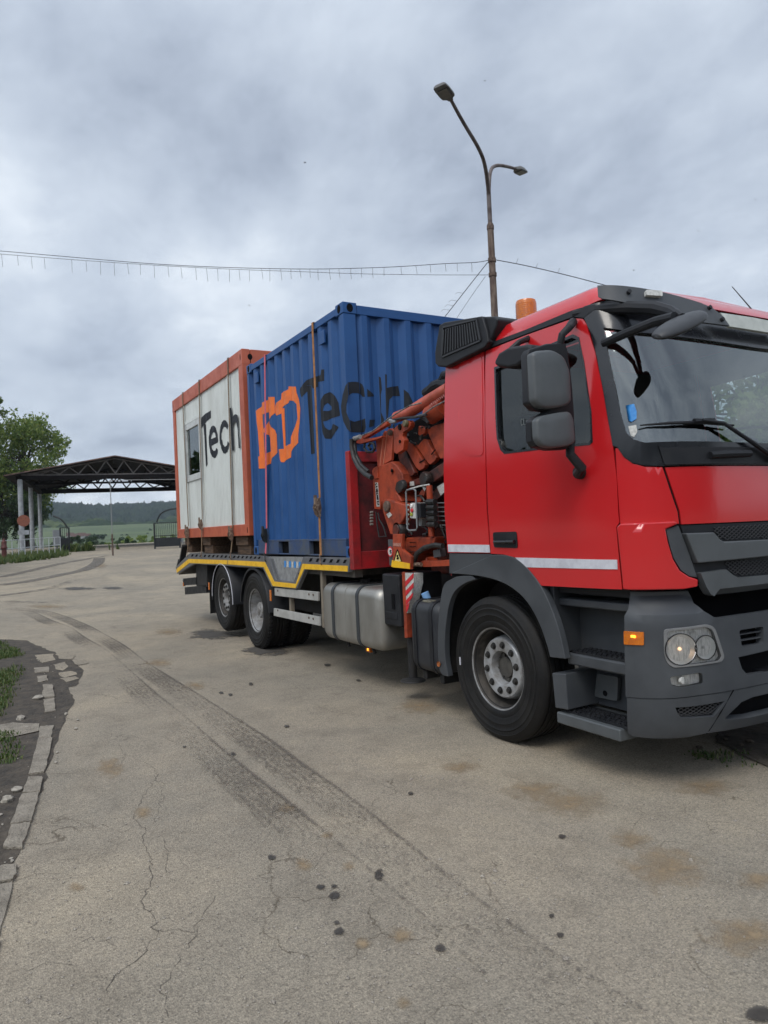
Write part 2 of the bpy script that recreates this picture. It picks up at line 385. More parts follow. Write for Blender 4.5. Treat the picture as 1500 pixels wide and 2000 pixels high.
BUMT = [(.26, .26, 1.20, 1.44), (.29, .29, 1.225, 1.48), (.33, .33, 1.245, 1.525), (.45, .45, 1.255, 1.555), (.60, .60, 1.26, 1.565), (.98, .98, 1.262, 1.56), (1.02, 1.02, 1.255, 1.545), (1.045, 1.045, 1.235, 1.52), (1.07, 1.07, 1.21, 1.48), (1.09, 1.09, 1.195, 1.455), (1.2, 1.2, 1.19, 1.45)]
def surf(tab):
    def S(u, v):
        z, wd, xf = interp(tab, v); m = False
        if u > UC: u = 2*UC-u; m = True
        if u <= 0: x, y = XS+u, -wd
        else:
            t = float(np.interp(u, _s, _t)); x = XS+(xf-XS)*math.sin(t)**(2/NE); y = -wd*max(0, math.cos(t))**(2/NE)
        return Vector((x, -y if m else y, z))
    S.cache = None; return S
CAB = surf(CABT); BUM = surf(BUMT)
def onsurf(S, pts, off=0.0, vr=(1.1, 3.05)):
    if S.cache is None:
        S.cache = []
        for u in np.arange(-1.42, UC+.3, .04):
            for v in np.arange(vr[0]-.9 if S is BUM else vr[0], vr[1], .05):
                p = S(u, v); n = nrm_of(S, u, v)
                if n.dot(Vector(CAM)-p) > 0: S.cache.append((u, v, *proj(p)))
        S.cache = np.array(S.cache)
    out = []
    for (px, py) in pts:
        c = S.cache; i = np.argmin((c[:, 2]-px)**2+(c[:, 3]-py)**2); u, v = c[i, 0], c[i, 1]
        def f(u, v):
            p = S(u, v)
            if off: p = p+nrm_of(S, u, v)*off
            q = proj(p); return np.array([q[0]-px, q[1]-py])
        for _ in range(12):
            r_ = f(u, v)
            if abs(r_).max() < .05: break
            h = 1e-4; J = np.array([(f(u+h, v)-r_)/h, (f(u, v+h)-r_)/h]).T
            try: st = np.linalg.solve(J, -r_)
            except Exception: break
            m_ = max(abs(st)); st = st*min(1, .1/m_) if m_ > 0 else st
            u += st[0]; v += st[1]
        out.append((float(u), float(v)))
    return out
def mid(poly, i0, i1):
    """poly points i0 (upper) and i1 (lower) lie on the centre line: snap u to UC"""
    p = list(poly); 
    for i in (i0, i1): p[i] = (UC, p[i][1])
    return p
def symm(poly):
    """outline given for the near half, from top centre round to bottom centre (u = UC at both ends)"""
    return poly + [(2*UC-u, v) for (u, v) in poly[::-1] if abs(u-UC) > 1e-4]
def plane_y(Y, n=-1): return lambda u, v: Vector((u, Y, v))
def onY(pts, Y): return [(PY(x, y, Y).x, PY(x, y, Y).z) for x, y in pts]
def onX(pts, X): return [(PX(x, y, X).y, PX(x, y, X).z) for x, y in pts]
def pane_x(X): return lambda u, v: Vector((X, u, v))
# =================================================================== TRUCK
truck = empty('truck', (-3.5, 0, 0), 'red three-axle lorry with folded orange crane and flat deck loaded with two containers', 'truck')
T = truck
# ---- cab shell (dark carrier under the painted panels)
WSL = onsurf(CAB, Z1([(690, 188), (722, 260), (745, 360), (772, 500), (795, 640), (815, 752), (835, 758), (862, 800), (900, 828), (950, 840), (1030, 843), (1500, 836)]))
GL = onsurf(CAB, Z1([(772, 232), (900, 254), (1100, 273), (1500, 330), (1500, 744), (950, 738), (905, 725), (872, 695), (845, 600), (800, 380)]))
GL = mid(GL, 3, 4)
glass_poly = symm([GL[4]]+GL[5:]+GL[:4])
DW = onsurf(CAB, Z1([(290, 405), (460, 335), (640, 258), (668, 272), (690, 380), (722, 600), (728, 735), (715, 748), (520, 766), (335, 788), (318, 770), (302, 720)]))
far = lambda poly: [(2*UC-u, v) for u, v in poly][::-1]
shell = symm([(UC, 1.17), (-1.38, 1.17), (-1.38, 2.95), (UC, 2.95)])
skin('cab', CAB, shell, DARK, 0, .01, holes=[glass_poly, DW, far(DW)], g=.12, parent=T)
RE = onsurf(CAB, Z1([(262, 300), (430, 238), (625, 157), (700, 135)]))
roof = [(UC, 4.1), (-1.38, 4.1), (-1.38, RE[0][1]+.01)]+RE+[(RE[-1][0]+.25, 2.90), (UC, 2.90)]
skin('roof_panel', CAB, roof, RED, .010, .02, g=.07, parent=T, mirror=True)
strip = onsurf(CAB, Z1([(262, 302), (430, 240), (625, 159), (735, 130), (735, 150), (690, 186), (640, 182), (430, 258), (262, 322)]))
o = skin('drip_rail', CAB, strip, BLK, .016, .02, g=.06, parent=T); mirrored(o)
# rear wall + floor
prof = [(-interp(CABT, v)[1]+.004, interp(CABT, v)[0]) for v in (1.17, 1.6, 2.0, 2.3, 2.7, 2.85, 2.92, 2.97, 3.02, 3.12, 3.4, 4.0)]
pts = [(-.478, y, z) for y, z in prof]+[(-.478, -y, z) for y, z in prof[::-1]]
MB().prism(pts, (-.02, 0, 0)).build('rear_wall', REDF, T)
MB().box((-.47, -1.1, 1.14), (1.22, 1.1, 1.2)).build('cab_floor', CHAS, T)
MB().box((-.455, -1.17, 1.2), (-.44, 1.17, 2.9)).build('inner_lining', M('cab_lining', (.10, .10, .10), None, 3, rough=.9), T)
# ---- painted side panels
sp = onsurf(CAB, Z1([(74, 390), (160, 362), (243, 332), (247, 560), (250, 800), (255, 1045)])+Z2([(262, 120), (268, 228), (82, 226)])+Z1([(68, 1045), (66, 700)]))
side = skin('side_panel', CAB, sp, RED, .008, .012, g=.07, parent=T); mirrored(side)
rec = onsurf(CAB, Z1([(136, 384), (236, 350), (239, 560), (242, 796), (185, 796), (152, 785), (135, 740), (128, 560)]))
skin('pressed_field', CAB, rnd(rec, .05), RED, .0125, .006, g=.06, parent=side)
dp = onsurf(CAB, Z1([(252, 332), (430, 262), (640, 188), (683, 190), (700, 215), (737, 340), (765, 480), (795, 650), (815, 755), (832, 900), (838, 1045)])
            + Z2([(843, 92), (830, 112), (842, 250), (856, 388), (700, 382), (500, 372), (480, 350), (436, 292), (385, 247), (330, 233), (274, 230), (268, 120)])+Z1([(262, 1045), (255, 800), (250, 560)]))
door = skin('door', CAB, dp, RED, .010, .014, holes=[DW], g=.065, parent=T)
skin('window_seal', CAB, DW, BLKG, .013, .03, holes=[[(u*(1-.035)+.035*sum(p[0] for p in DW)/len(DW), v*(1-.05)+.05*sum(p[1] for p in DW)/len(DW)) for u, v in DW]], g=.08, parent=door)
gdo = skin('window_pane', CAB, DW, GLD, -.012, .0, g=.15, parent=door)
hz = onsurf(CAB, Z2([(286, 135), (390, 132), (396, 205), (290, 202)]))
hb = skin('door_handle', CAB, rnd(hz, .02), BLK, .016, .02, g=.05, parent=door, bevel=.004)
hp = onsurf(CAB, Z2([(300, 165), (388, 163), (389, 182), (302, 184)]))
st2 = onsurf(CAB, Z2([(384, 247), (835, 257), (837, 299), (430, 290), (410, 270)]))
skin('reflective_strip', CAB, st2, WHT, .014, .004, g=.08, parent=door)
st1 = onsurf(CAB, Z2([(84, 189), (268, 191), (271, 225), (86, 222)]))
skin('reflective_strip', CAB, st1, WHT, .012, .004, g=.08, parent=side)
fd = mirrored(door)
gfd = mirrored(gdo)
parent_to(gfd, fd); gfd.matrix_parent_inverse = Matrix()
# door handle lever
a, b = onsurf(CAB, Z2([(300, 178), (388, 176)])); n_ = Vector((0, -1, 0))
MB().tube([CAB(*a)+n_*.03, CAB(*b)+n_*.03], .013).build('handle_lever', BLKG, hb)
# ---- corner and front panels
cp = onsurf(CAB, Z1([(824, 762), (836, 762), (862, 802), (900, 830), (950, 844), (1030, 846), (1062, 945), (1096, 1045)])+Z2([(1103, 98), (960, 100), (846, 104)])+Z1([(842, 1045), (832, 900)]))
o = skin('corner_panel', CAB, cp, RED, .008, .014, g=.05, parent=T, bevel=.004); mirrored(o)
hd = onsurf(CAB, Z1([(1500, 842), (1040, 848), (1072, 945), (1104, 1040)])+Z2([(1112, 100), (1500, 84)]))
hd = mid(hd, 0, 5)
skin('front_flap', CAB, symm(hd), RED, .010, .016, g=.07, parent=T, bevel=.005)
cl = onsurf(CAB, Z2([(845, 96), (960, 92), (1090, 86), (1103, 98), (1046, 122), (1060, 190), (1078, 250), (1110, 305), (1150, 332), (1192, 345), (1190, 377), (1130, 388), (1040, 391), (880, 392), (856, 390), (842, 250), (828, 112)]), .03)
o = skin('corner_deflector', CAB, cl, RED, .032, .04, g=.05, parent=T, bevel=.010, sharp=30)
mirrored(o)
cv = onsurf(CAB, Z2([(1046, 122), (1100, 106), (1142, 215), (1184, 335), (1150, 330), (1112, 303), (1080, 250), (1062, 190)]), .012)
o = skin('corner_vent', CAB, cv, GREY, .016, .02, g=.05, parent=T, bevel=.003); mirrored(o)
# ---- windscreen surround, glass, cowl
tr = [(UC, 2.87), (WSL[0][0], 2.87)]+WSL[:-1]+[(UC, WSL[-1][1])]
skin('windscreen_surround', CAB, symm(tr), BLKG, .014, .02, holes=[glass_poly], g=.07, parent=T, bevel=.004)
ws = skin('windscreen', CAB, glass_poly, GLS, -.004, 0, g=.10, parent=T)
cw = onsurf(CAB, Z1([(1500, 762), (1024, 762), (1008, 752), (1034, 838), (1500, 833)])); cw = mid(cw, 0, 4)
skin('cowl_panel', CAB, symm(cw), BLK, .024, .012, g=.08, parent=T, bevel=.003)
bs = onsurf(CAB, Z1([(868, 573), (905, 565), (917, 600), (916, 632), (895, 645), (880, 640)])); skin('toll_sticker', CAB, bs, STKB, .001, .002, g=.05, parent=ws, label='blue printed sticker')
bs = onsurf(CAB, Z1([(880, 665), (915, 658), (920, 690), (905, 714), (890, 705)])); skin('inspection_sticker', CAB, bs, STKW, .001, .002, g=.05, parent=ws, label='white rounded sticker')
def on_cab(z, off=0.0):
    u, v = onsurf(CAB, [z])[0]; return CAB(u, v)+nrm_of(CAB, u, v)*off
def z1(x, y): return Z1([(x, y)])[0]
def z2(x, y): return Z2([(x, y)])[0]
wp = MB(); wp.tube([on_cab(z1(*q), .035) for q in ((930, 668), (1050, 660), (1180, 657), (1325, 671))], [.004, .009, .011, .006])
wp.tube([on_cab(z1(*q), .05) for q in ((1180, 652), (1270, 664), (1380, 730), (1490, 805))], [.009, .011, .013, .018])
wp.tube([on_cab(z1(*q), .04) for q in ((1150, 652), (1235, 650))], .015, seg=6); wp.tube([on_cab(z1(1492, 805), .01), on_cab(z1(1492, 805), .07)], .028)
wiper = wp.build('wiper', BLK, T); w2 = wiper.copy(); COL.objects.link(w2); w2.location.y += .78
wv = MB(); wv.tube([on_cab(z1(*q), .03) for q in ((1225, 795), (1300, 790), (1400, 788))], [.02, .024, .02]); wv.build('spare_wiper_hub', BLK, T)
# ---- sun visor and white roof sign
VIS = surf([(2.55, 2.55, 1.245, 1.40), (2.8, 2.8, 1.23, 1.33), (3.15, 3.15, 1.20, 1.22)])
vz = onsurf(VIS, Z1([(742, 40), (800, 38), (900, 46), (1000, 62), (1100, 86), (1200, 116), (1255, 140), (1300, 176), (1330, 218), (1210, 203), (1120, 168), (1000, 128), (880, 118), (765, 98), (746, 90)]), vr=(2.5, 3.15))
vis = skin('sun_visor', VIS, vz, GREY, .0, .014, g=.05, parent=T, bevel=.004)
mirrored(vis)
for q in ((880, 72), (1236, 142), (1292, 194)):
    u, v = onsurf(VIS, [z1(*q)], vr=(2.5, 3.15))[0]; P = VIS(u, v); nn = nrm_of(VIS, u, v)
    MB().tube([P, P+nn*.02], .013, seg=10).build('visor_bolt', BLK, vis)
ml = onsurf(VIS, Z1([(950, 68), (1020, 72), (1022, 96), (952, 92)]), vr=(2.5, 3.15))
skin('marker_lamp', VIS, rnd(ml, .008), STKW, .022, .024, g=.05, parent=vis, bevel=.004)
rs = onsurf(VIS, Z1([(1500, 187), (1296, 155), (1336, 217), (1500, 243)]), vr=(2.5, 3.15)); rs = mid(rs, 0, 3)
skin('roof_sign', VIS, symm(rs), M('roof_sign_plastic', (.46, .48, .44), (.38, .40, .37), 6, rough=.4), -.012, .02, g=.06, parent=T, bevel=.004)
# ---- grille
GB = lambda pts, off=.02: onsurf(CAB, pts, off)
s1 = GB(Z2([(1500, 172), (1290, 177), (1270, 165), (1247, 136), (1125, 140), (1150, 205), (1177, 272), (1330, 258), (1500, 240)])); s1 = mid(s1, 0, 8)
s2 = GB(Z2([(1500, 331), (1355, 337), (1330, 325), (1300, 300), (1188, 316), (1212, 375), (1232, 410), (1262, 428), (1300, 430), (1500, 414)])); s2 = mid(s2, 0, 9)
gr = skin('grille', CAB, symm([(UC, 1.50)]+GB(Z2([(1112, 105), (1190, 345), (1230, 420)]), .004)+[(UC, 1.12)]), BLK, .004, .004, g=.08, parent=T)
for sp_ in (s1, s2):
    skin('grille_bar', CAB, symm(sp_), GREY2, .045, .06, g=.05, parent=gr, bevel=.016, sharp=30)
# honeycomb wire inside the two openings
def honey(S, reg, name, par, off, cell=.022, r_=.0022, mat=BLKG):
    m_ = MB(); x0, x1 = min(p[0] for p in reg), max(p[0] for p in reg); y0, y1 = min(p[1] for p in reg), max(p[1] for p in reg)
    j = 0; y = y0
    while y < y1:
        i = 0; x = x0+(cell*.9 if j % 2 else 0)
        while x < x1:
            a_ = (x, y); b_ = (x+cell*.9, y+cell*.5); c_ = (x+cell*.9, y-cell*.5)
            for q in (b_, c_):
                if pip(*a_, reg) and pip(*q, reg):
                    m_.bar(S(*a_)+nrm_of(S, *a_)*off, S(*q)+nrm_of(S, *q)*off, r_*2)
            x += cell*1.8
        y += cell*.5; j += 1
    return m_.build(name, mat, par)
HM = M('grille_mesh', (.035, .036, .04), None, 3, rough=.5)
honey(CAB, symm([(UC, s1[0][1]+.10)]+GB(Z2([(1255, 105), (1262, 130), (1290, 170)]))+[(UC, s1[0][1])]), 'grille_mesh', gr, .01, mat=HM)
honey(CAB, symm([(UC, s2[0][1]+.09)]+GB(Z2([(1305, 262), (1325, 300), (1350, 330)]))+[(UC, s2[0][1])]), 'grille_mesh', gr, .01, mat=HM)
# ---- bumper
ob = lambda pts, off=0.0: onsurf(BUM, pts, off, vr=(.28, 1.18))
bp = ob(Z2([(1500, 488), (1400, 502), (1300, 516), (1265, 515), (1215, 485), (1170, 450), (1160, 425), (1145, 395), (888, 398), (885, 440), (880, 475), (862, 508), (864, 700), (868, 866), (1050, 873), (1200, 858), (1345, 836), (1500, 802)]))
bp = mid(bp, 0, 17)
HL = ob(rnd(Z2([(1036, 566), (1230, 543), (1262, 557), (1305, 690), (1290, 712), (1080, 738), (1050, 715), (1038, 670)]), 7))
FG = ob(rnd(Z2([(1066, 778), (1200, 758), (1211, 768), (1212, 806), (1110, 825), (1072, 815)]), 4))
LO = ob(Z2([(1500, 648), (1368, 690), (1385, 742), (1410, 770), (1500, 772)])); LO = mid(LO, 0, 4)
UP = ob(rnd(Z2([(1372, 570), (1480, 553), (1481, 630), (1385, 645)]), 5))
bumper = skin('bumper', BUM, symm(bp), GREY, 0, .05, holes=[HL, far(HL), FG, far(FG), symm(LO), UP, far(UP)], g=.05, parent=T, bevel=.006, sharp=30)
bl = ob(Z2([(1500, 806), (1345, 839), (1200, 862), (1050, 877), (872, 869), (873, 960), (876, 1030), (900, 1044), (1050, 1054), (1140, 1048), (1230, 1030), (1500, 984)])); bl = mid(bl, 0, 11)
MG = ob(Z2([(1090, 915), (1200, 905), (1312, 885), (1262, 955), (1120, 962), (1104, 948)]))
LG = ob(Z2([(1500, 852), (1435, 868), (1385, 890), (1345, 930), (1312, 962), (1325, 968), (1420, 960), (1500, 945)])); LG = mid(LG, 0, 7)
apron = skin('bumper_apron', BUM, symm(bl), GREY, -.004, .05, holes=[MG, far(MG), symm(LG)], g=.05, parent=T, bevel=.005, sharp=30)
seam = ob(Z2([(1346, 836), (1352, 836), (1290, 935), (1232, 1032), (1226, 1032)])); skin('apron_seam', BUM, seam, DARK, -.002, .003, g=.05, parent=apron)
honey(BUM, MG, 'apron_mesh', apron, -.02, cell=.02, mat=HM)
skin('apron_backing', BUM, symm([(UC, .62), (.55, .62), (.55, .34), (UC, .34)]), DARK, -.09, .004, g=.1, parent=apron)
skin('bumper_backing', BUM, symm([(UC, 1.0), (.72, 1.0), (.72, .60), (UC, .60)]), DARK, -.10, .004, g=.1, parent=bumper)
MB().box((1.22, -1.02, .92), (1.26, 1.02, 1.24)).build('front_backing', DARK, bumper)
stp = MB().box((1.36, -.45, .60), (1.54, .45, .625)).box((1.38, -.3, .30), (1.52, .3, .33)); stp.build('front_step', BLK, bumper, bevel=.005)
for k in range(3): pass
lv = MB()
for t in (.35, .7):
    pa = UP[0]; v0 = min(p[1] for p in UP); v1 = max(p[1] for p in UP); u0_ = min(p[0] for p in UP); u1_ = max(p[0] for p in UP)
    vv = v0+(v1-v0)*t; lv.bar(BUM(u0_, vv)-Vector((.03, 0, 0)), BUM(u1_, vv)-Vector((.03, 0, 0)), .03, .006)
lv.build('intake_louvre', GREY, bumper)
# raised field round the upper intake
rf = ob(rnd(Z2([(1352, 560), (1500, 528), (1500, 662), (1366, 690)]), 6))
# headlight
def lamp_unit(HL, FG, mir=False):
    Sx = BUM
    cu_ = sum(p[0] for p in HL)/len(HL); cv_ = sum(p[1] for p in HL)/len(HL)
    sc = lambda k: [(cu_+(u-cu_)*k, cv_+(v-cv_)*k) for u, v in HL]
    hl = skin('headlight', Sx, sc(1.0), M('lamp_bezel', (.16, .165, .17), (.2, .2, .2), 4, rough=.3), .006, .03, holes=[sc(.88)], g=.05, parent=T, bevel=.004)
    skin('reflector_bowl', Sx, sc(.98), REFL, -.018, .0, g=.025, parent=hl)
    P = lambda fu, fv, off: (lambda u, v: Sx(u, v)+nrm_of(Sx, u, v)*off)(cu_+fu, cv_+fv)
    us = [p[0] for p in HL]; vs_ = [p[1] for p in HL]; W_, H_ = max(us)-min(us), max(vs_)-min(vs_)
    for fx, r_ in ((-.21*W_, .085), (.20*W_, .066)):
        c = P(fx, 0, -.034); nn = nrm_of(Sx, cu_+fx, cv_)
        q = Matrix.Translation(c) @ nn.to_track_quat('Z', 'Y').to_matrix().to_4x4()
        bmm = MB().lathe([(.012, -.004), (r_*.5, .002), (r_*.8, .014), (r_, .036), (r_*1.03, .038), (r_*1.04, .0)], (0, 0, 0), 'Z', 28)
        bmm.v = [q @ v for v in bmm.v]; bmm.build('reflector', CHROME, hl, fix=False)
        rg = MB().lathe([(r_, .036), (r_*1.0, .040), (r_*1.06, .040), (r_*1.06, .034)], (0, 0, 0), 'Z', 28); rg.v = [q @ v for v in rg.v]; rg.build('reflector_ring', BLKG, hl, fix=False)
        bb = MB().lathe([(.0005, .03), (.008, .026), (.010, .01), (.010, -.02)], (0, 0, 0), 'Z', 12); bb.v = [q @ v for v in bb.v]
        bb.build('bulb', BULB if fx < 0 else REFL, hl, fix=False)
    ad = P(.1*W_, .34*H_, -.03); MB().box(tuple(ad-Vector((.012, .05, .014))), tuple(ad+Vector((.012, .05, .014)))).build('indicator_bulb_cover', REFL, hl, bevel=.004)
    skin('lamp_glass', Sx, sc(.88), GLC, .005, 0, g=.04, parent=hl)
    fc = (sum(p[0] for p in FG)/len(FG), sum(p[1] for p in FG)/len(FG)); fs = lambda k: [(fc[0]+(u-fc[0])*k, fc[1]+(v-fc[1])*k) for u, v in FG]
    fo = skin('fog_light', Sx, fs(.98), REFL, -.03, 0, g=.025, parent=T)
    skin('lamp_glass', Sx, fs(.98), GLC, -.004, 0, g=.04, parent=fo)
    c = Sx(fc[0]-.03, fc[1])-Vector((.02, 0, 0)); MB().tube([c, c+Vector((.02, 0, 0))], .02, seg=12).build('fog_bulb', STKW, fo)
    return hl, fo
hl, fo = lamp_unit(HL, FG)
for o in (hl, fo):
    m_ = mirrored(o)
    for ch in list(o.children): c = mirrored(ch); c.parent = m_
sm = ob(Z2([(862, 573), (950, 578), (950, 636), (863, 633)]))
mk = skin('side_marker', BUM, rnd(sm, .006), AMB, .008, .01, g=.05, parent=T, bevel=.003)
c = sm[0]; uu = (sm[0][0]+sm[1][0])/2; vv = (sm[0][1]+sm[2][1])/2
q = BUM(uu, vv); MB().box(tuple(q+Vector((-.018, -.013, .002))), tuple(q+Vector((.018, -.006, .018)))).build('marker_bulb', AMBL, mk, bevel=.003)
# ---- wheel arch, steps
arch_out = [(274, 236), (330, 235), (380, 250), (432, 295), (490, 370), (530, 450), (572, 565), (600, 698)]
arch_in = [(532, 690), (520, 640), (482, 530), (425, 432), (352, 372), (280, 342), (190, 325), (84, 318)]
arch_out = chaikin(arch_out, 2, False); arch_in = chaikin(arch_in, 2, False)
pl = onY(Z2([(84, 230), (272, 233), (275, 308), (84, 318)]), -1.262)
fe = MB().prism([(x, -1.262, z) for x, z in pl], (0, .10, 0)).build('fender', GREY, T, bevel=.006)
pl = onY(chaikin(Z2([(275, 236)]+arch_out[1:]+arch_in[:-1]), 0), -1.268)
ar = MB().prism([(x, -1.268, z) for x, z in pl], (0, .05, 0)).build('wheel_arch', GREY, fe, bevel=.010)
# inner lip of the arch, swept inwards
lip = onY(Z2(arch_in[::-1]), -1.225)
m_ = MB(); k = len(lip)
m_.add([(x, -1.24, z) for x, z in lip]+[(x, -.80, z+.0) for x, z in lip], [(i, i+1, k+i+1, k+i) for i in range(k-1)]); m_.build('arch_liner', CHAS, fe)
rg_o = [(182, 328), (120, 330), (90, 345), (60, 362), (47, 420), (36, 520), (32, 640), (38, 740), (52, 770), (80, 776)]
rg_o = chaikin([(182, 328), (120, 330), (90, 345), (60, 362), (47, 420), (36, 520), (32, 640), (38, 740), (52, 770), (80, 776)], 2, False)
rg_i = [(78, 760), (66, 700), (64, 600), (72, 520), (84, 450), (105, 398), (150, 362), (200, 345)]; rg_i = chaikin(rg_i, 2, False)
pl = onY(Z2(rg_o+rg_i), -1.262); rm = MB().prism([(x, -1.262, z) for x, z in pl], (0, .05, 0)).build('rear_mudguard', GREY, T, bevel=.008)
gi = onY(Z2(rg_i), -1.24); k = len(gi); m_ = MB().add([(x, -1.24, z) for x, z in gi]+[(x, -.85, z) for x, z in gi], [(i, i+1, k+i+1, k+i) for i in range(k-1)]); m_.build('mudguard_liner', RUB, rm)
q = PY(*z2(40, 720), -1.27); MB().lathe([(.001, 0), (.02, 0), (.022, .008)], q, 'Y', 14, -1).build('amber_reflector', M('orange_reflector', (.35, .12, .04), None, 3, rough=.4), rm)
# step well (recess between arch and bumper)
A_ = PY(*z2(560, 940), -1.25); lowz = A_.z
stw = MB()
stw.box((.56, -.98, .36), (1.26, -.94, 1.19)); stw.box((.56, -1.20, .70), (.60, -.94, 1.19))
sw = stw.build('step_well', GREY, T, bevel=.006)
def poly_box(z2pts, Y0, Y1, name, mat, par, bev=.006):
    pl_ = onY(Z2(z2pts), Y0); return MB().prism([(x, Y0, z) for x, z in pl_], (0, Y1-Y0, 0)).build(name, mat, par, bevel=bev)
poly_box([(541, 760), (600, 765), (612, 925), (556, 915)], -1.255, -.95, 'well_cheek', GREY, sw)
lower = [(556, 915), (562, 940), (620, 980), (872, 1028), (874, 985), (830, 985), (612, 932)]
L0 = PY(*z2(560, 930), -1.255); L1 = PY(*z2(872, 1000), -1.255)
MB().box((L0.x, -1.256, L0.z-.075), (L1.x-.05, -.95, L0.z+.0)).build('lower_step', GREY2, sw, bevel=.012)
def tread(x0, x1, y0, y1, z, par):
    m_ = MB().box((x0, y0, z), (x1, y1, z+.012))
    random.seed(3)
    for i in range(int((x1-x0)/.04)):
        for j in range(int((y1-y0)/.04)):
            cx = x0+.02+i*.04+(.01 if j % 2 else 0); cy = y0+.02+j*.04; m_.box((cx-.011, cy-.007, z+.01), (cx+.011, cy+.007, z+.02))
    return m_.build('step_tread', BLK, par)
tread(L0.x+.05, 1.2, -1.22, -1.03, L0.z, sw)
M0 = PY(*z2(612, 668), -1.19); 
MB().box((M0.x, -1.20, M0.z-.075), (1.24, -.95, M0.z)).build('upper_step', GREY, sw, bevel=.014)
tread(M0.x+.03, 1.2, -1.185, -1.02, M0.z, sw)
U0 = PY(*z2(575, 425), -1.15); MB().box((U0.x, -1.16, U0.z-.05), (1.24, -.95, U0.z)).build('sill_ledge', GREY, sw, bevel=.012)
MB().box((U0.x+.02, -1.17, 1.10), (1.20, -1.0, 1.19)).build('sill_shadow_panel', BLK, sw)
pl = onY(rnd(Z2([(740, 762), (835, 778), (830, 886), (728, 865)]), 5), -1.02)
fp = MB().prism([(x, -1.02, z) for x, z in pl], (0, .03, 0)).build('access_flap', GREY2, sw, bevel=.004)
q = PY(*z2(777, 850), -1.022); MB().lathe([(.0005, .002), (.018, .002), (.018, 0)], q, 'Y', 16, -1).build('flap_hole', DARK, fp)
# ---- interior
dsh = MB().prism([(.62, -1.0, 1.22), (1.26, -1.0, 1.22), (1.26, -1.0, 1.86), (1.1, -1.0, 1.90), (.85, -1.0, 1.85), (.72, -1.0, 1.6)], (0, 2.0, 0)).build('dashboard', M('dash_plastic', (.03, .032, .034), None, 4, rough=.6), T, bevel=.02)
MB().lathe([(.21, -.012), (.225, 0), (.21, .012), (.198, 0), (.21, -.012)], (0, 0, 0), 'Z', 28).build('steering_wheel', BLK, dsh, fix=False)
sw_ = bpy.data.objects['steering_wheel']; sw_.location = (.72+0, .62, 1.95); sw_.rotation_euler = (0, R(-55), 0)
for y in (-.62, .62):
    s_ = MB().box((.0, y-.25, 1.55), (.5, y+.25, 1.72)).build('seat', M('seat_cloth', (.05, .052, .06), (.035, .035, .04), 30, rough=.9), T, bevel=.04)
    MB().prism([(-.02, y-.24, 1.7), (.1, y-.24, 1.7), (-.03, y-.24, 2.38), (-.15, y-.24, 2.38)], (0, .48, 0)).build('seat_back', MATS['seat_cloth'], s_, bevel=.04)
    MB().box((-.17, y-.13, 2.40), (-.07, y+.13, 2.58)).build('headrest', MATS['seat_cloth'], s_, bevel=.03)
# ---- mirrors
MX = 1.02
body = Z1([(430, 345), (442, 322), (520, 297), (602, 292), (615, 335), (635, 500), (650, 735), (640, 752), (600, 768), (530, 770), (470, 755), (454, 730), (450, 640), (470, 622), (520, 598), (470, 592), (438, 560)])
P3 = [(PX(x, y, MX)) for x, y in body]
mir = MB().prism(P3, (-.06, 0, 0)).build('mirror', BLK, T, bevel=.012, seg=3)
def shellp(z, name, dx):
    pts_ = rnd(Z1(z), 9); f0 = [PX(x, y, MX) for x, y in pts_]; c = sum(f0, Vector())/len(f0)
    m_ = MB(); n_ = len(f0); rings = [(1, 0), (1.0, .05), (.97, .066), (.90, .074), (.5, .080)]
    vs = []
    for k_, d_ in rings: vs += [Vector((MX+d_*dx, c.y+(p.y-c.y)*k_, c.z+(p.z-c.z)*k_)) for p in f0]
    vs.append(Vector((MX+.081*dx, c.y, c.z))); fs = []
    for j in range(len(rings)-1):
        for i in range(n_): fs.append((j*n_+i, j*n_+(i+1) % n_, (j+1)*n_+(i+1) % n_, (j+1)*n_+i))
    for i in range(n_): fs.append(((len(rings)-1)*n_+i, (len(rings)-1)*n_+(i+1) % n_, len(vs)-1))
    m_.add(vs, fs); return m_.build(name, GREY2, mir, sharp=50)
shellp([(430, 350), (448, 338), (520, 332), (570, 362), (597, 430), (603, 562), (585, 578), (530, 590), (470, 588), (440, 560)], 'mirror_shell', .7)
shellp([(452, 640), (470, 624), (560, 606), (600, 602), (618, 640), (625, 738), (600, 755), (520, 765), (475, 754), (455, 725)], 'mirror_shell', .6)
MB().tube([PX(*z1(578, 300), MX-.02), PX(*z1(586, 258), MX), PX(*z1(605, 226), MX+.02)+Vector((0, .02, 0)), on_cab(z1(650, 208), .03)], [.022, .022, .024, .028], seg=10).build('mirror_arm', BLK, mir)
ma = MB(); ma.tube([PX(*z1(622, 740), MX-.02), PX(*z1(622, 790), MX-.01), PX(*z1(640, 850), MX)+Vector((0, .06, 0)), on_cab(z1(672, 878), .03)], [.026, .028, .030, .032], seg=10)
cpt = on_cab(z1(675, 870), 0); ma.lathe([(.001, .05), (.035, .045), (.045, 0)], cpt, 'Y', 20, -1); ma.build('mirror_arm', BLK, mir)
km = Z1([(278, 385), (300, 340), (345, 312), (430, 300), (450, 312), (440, 345), (415, 375), (385, 398), (340, 408), (300, 403)])
K3 = [PY(x, y, -1.40) for x, y in km]; kmo = MB().prism(K3, (0, .13, 0)).build('kerb_mirror', BLK, T, bevel=.025, seg=3)
MB().tube([PY(*z1(360, 325), -1.34), PY(*z1(395, 292), -1.30), on_cab(z1(438, 275), .0)], [.022, .020, .022]).build('mirror_bracket', BLK, kmo)
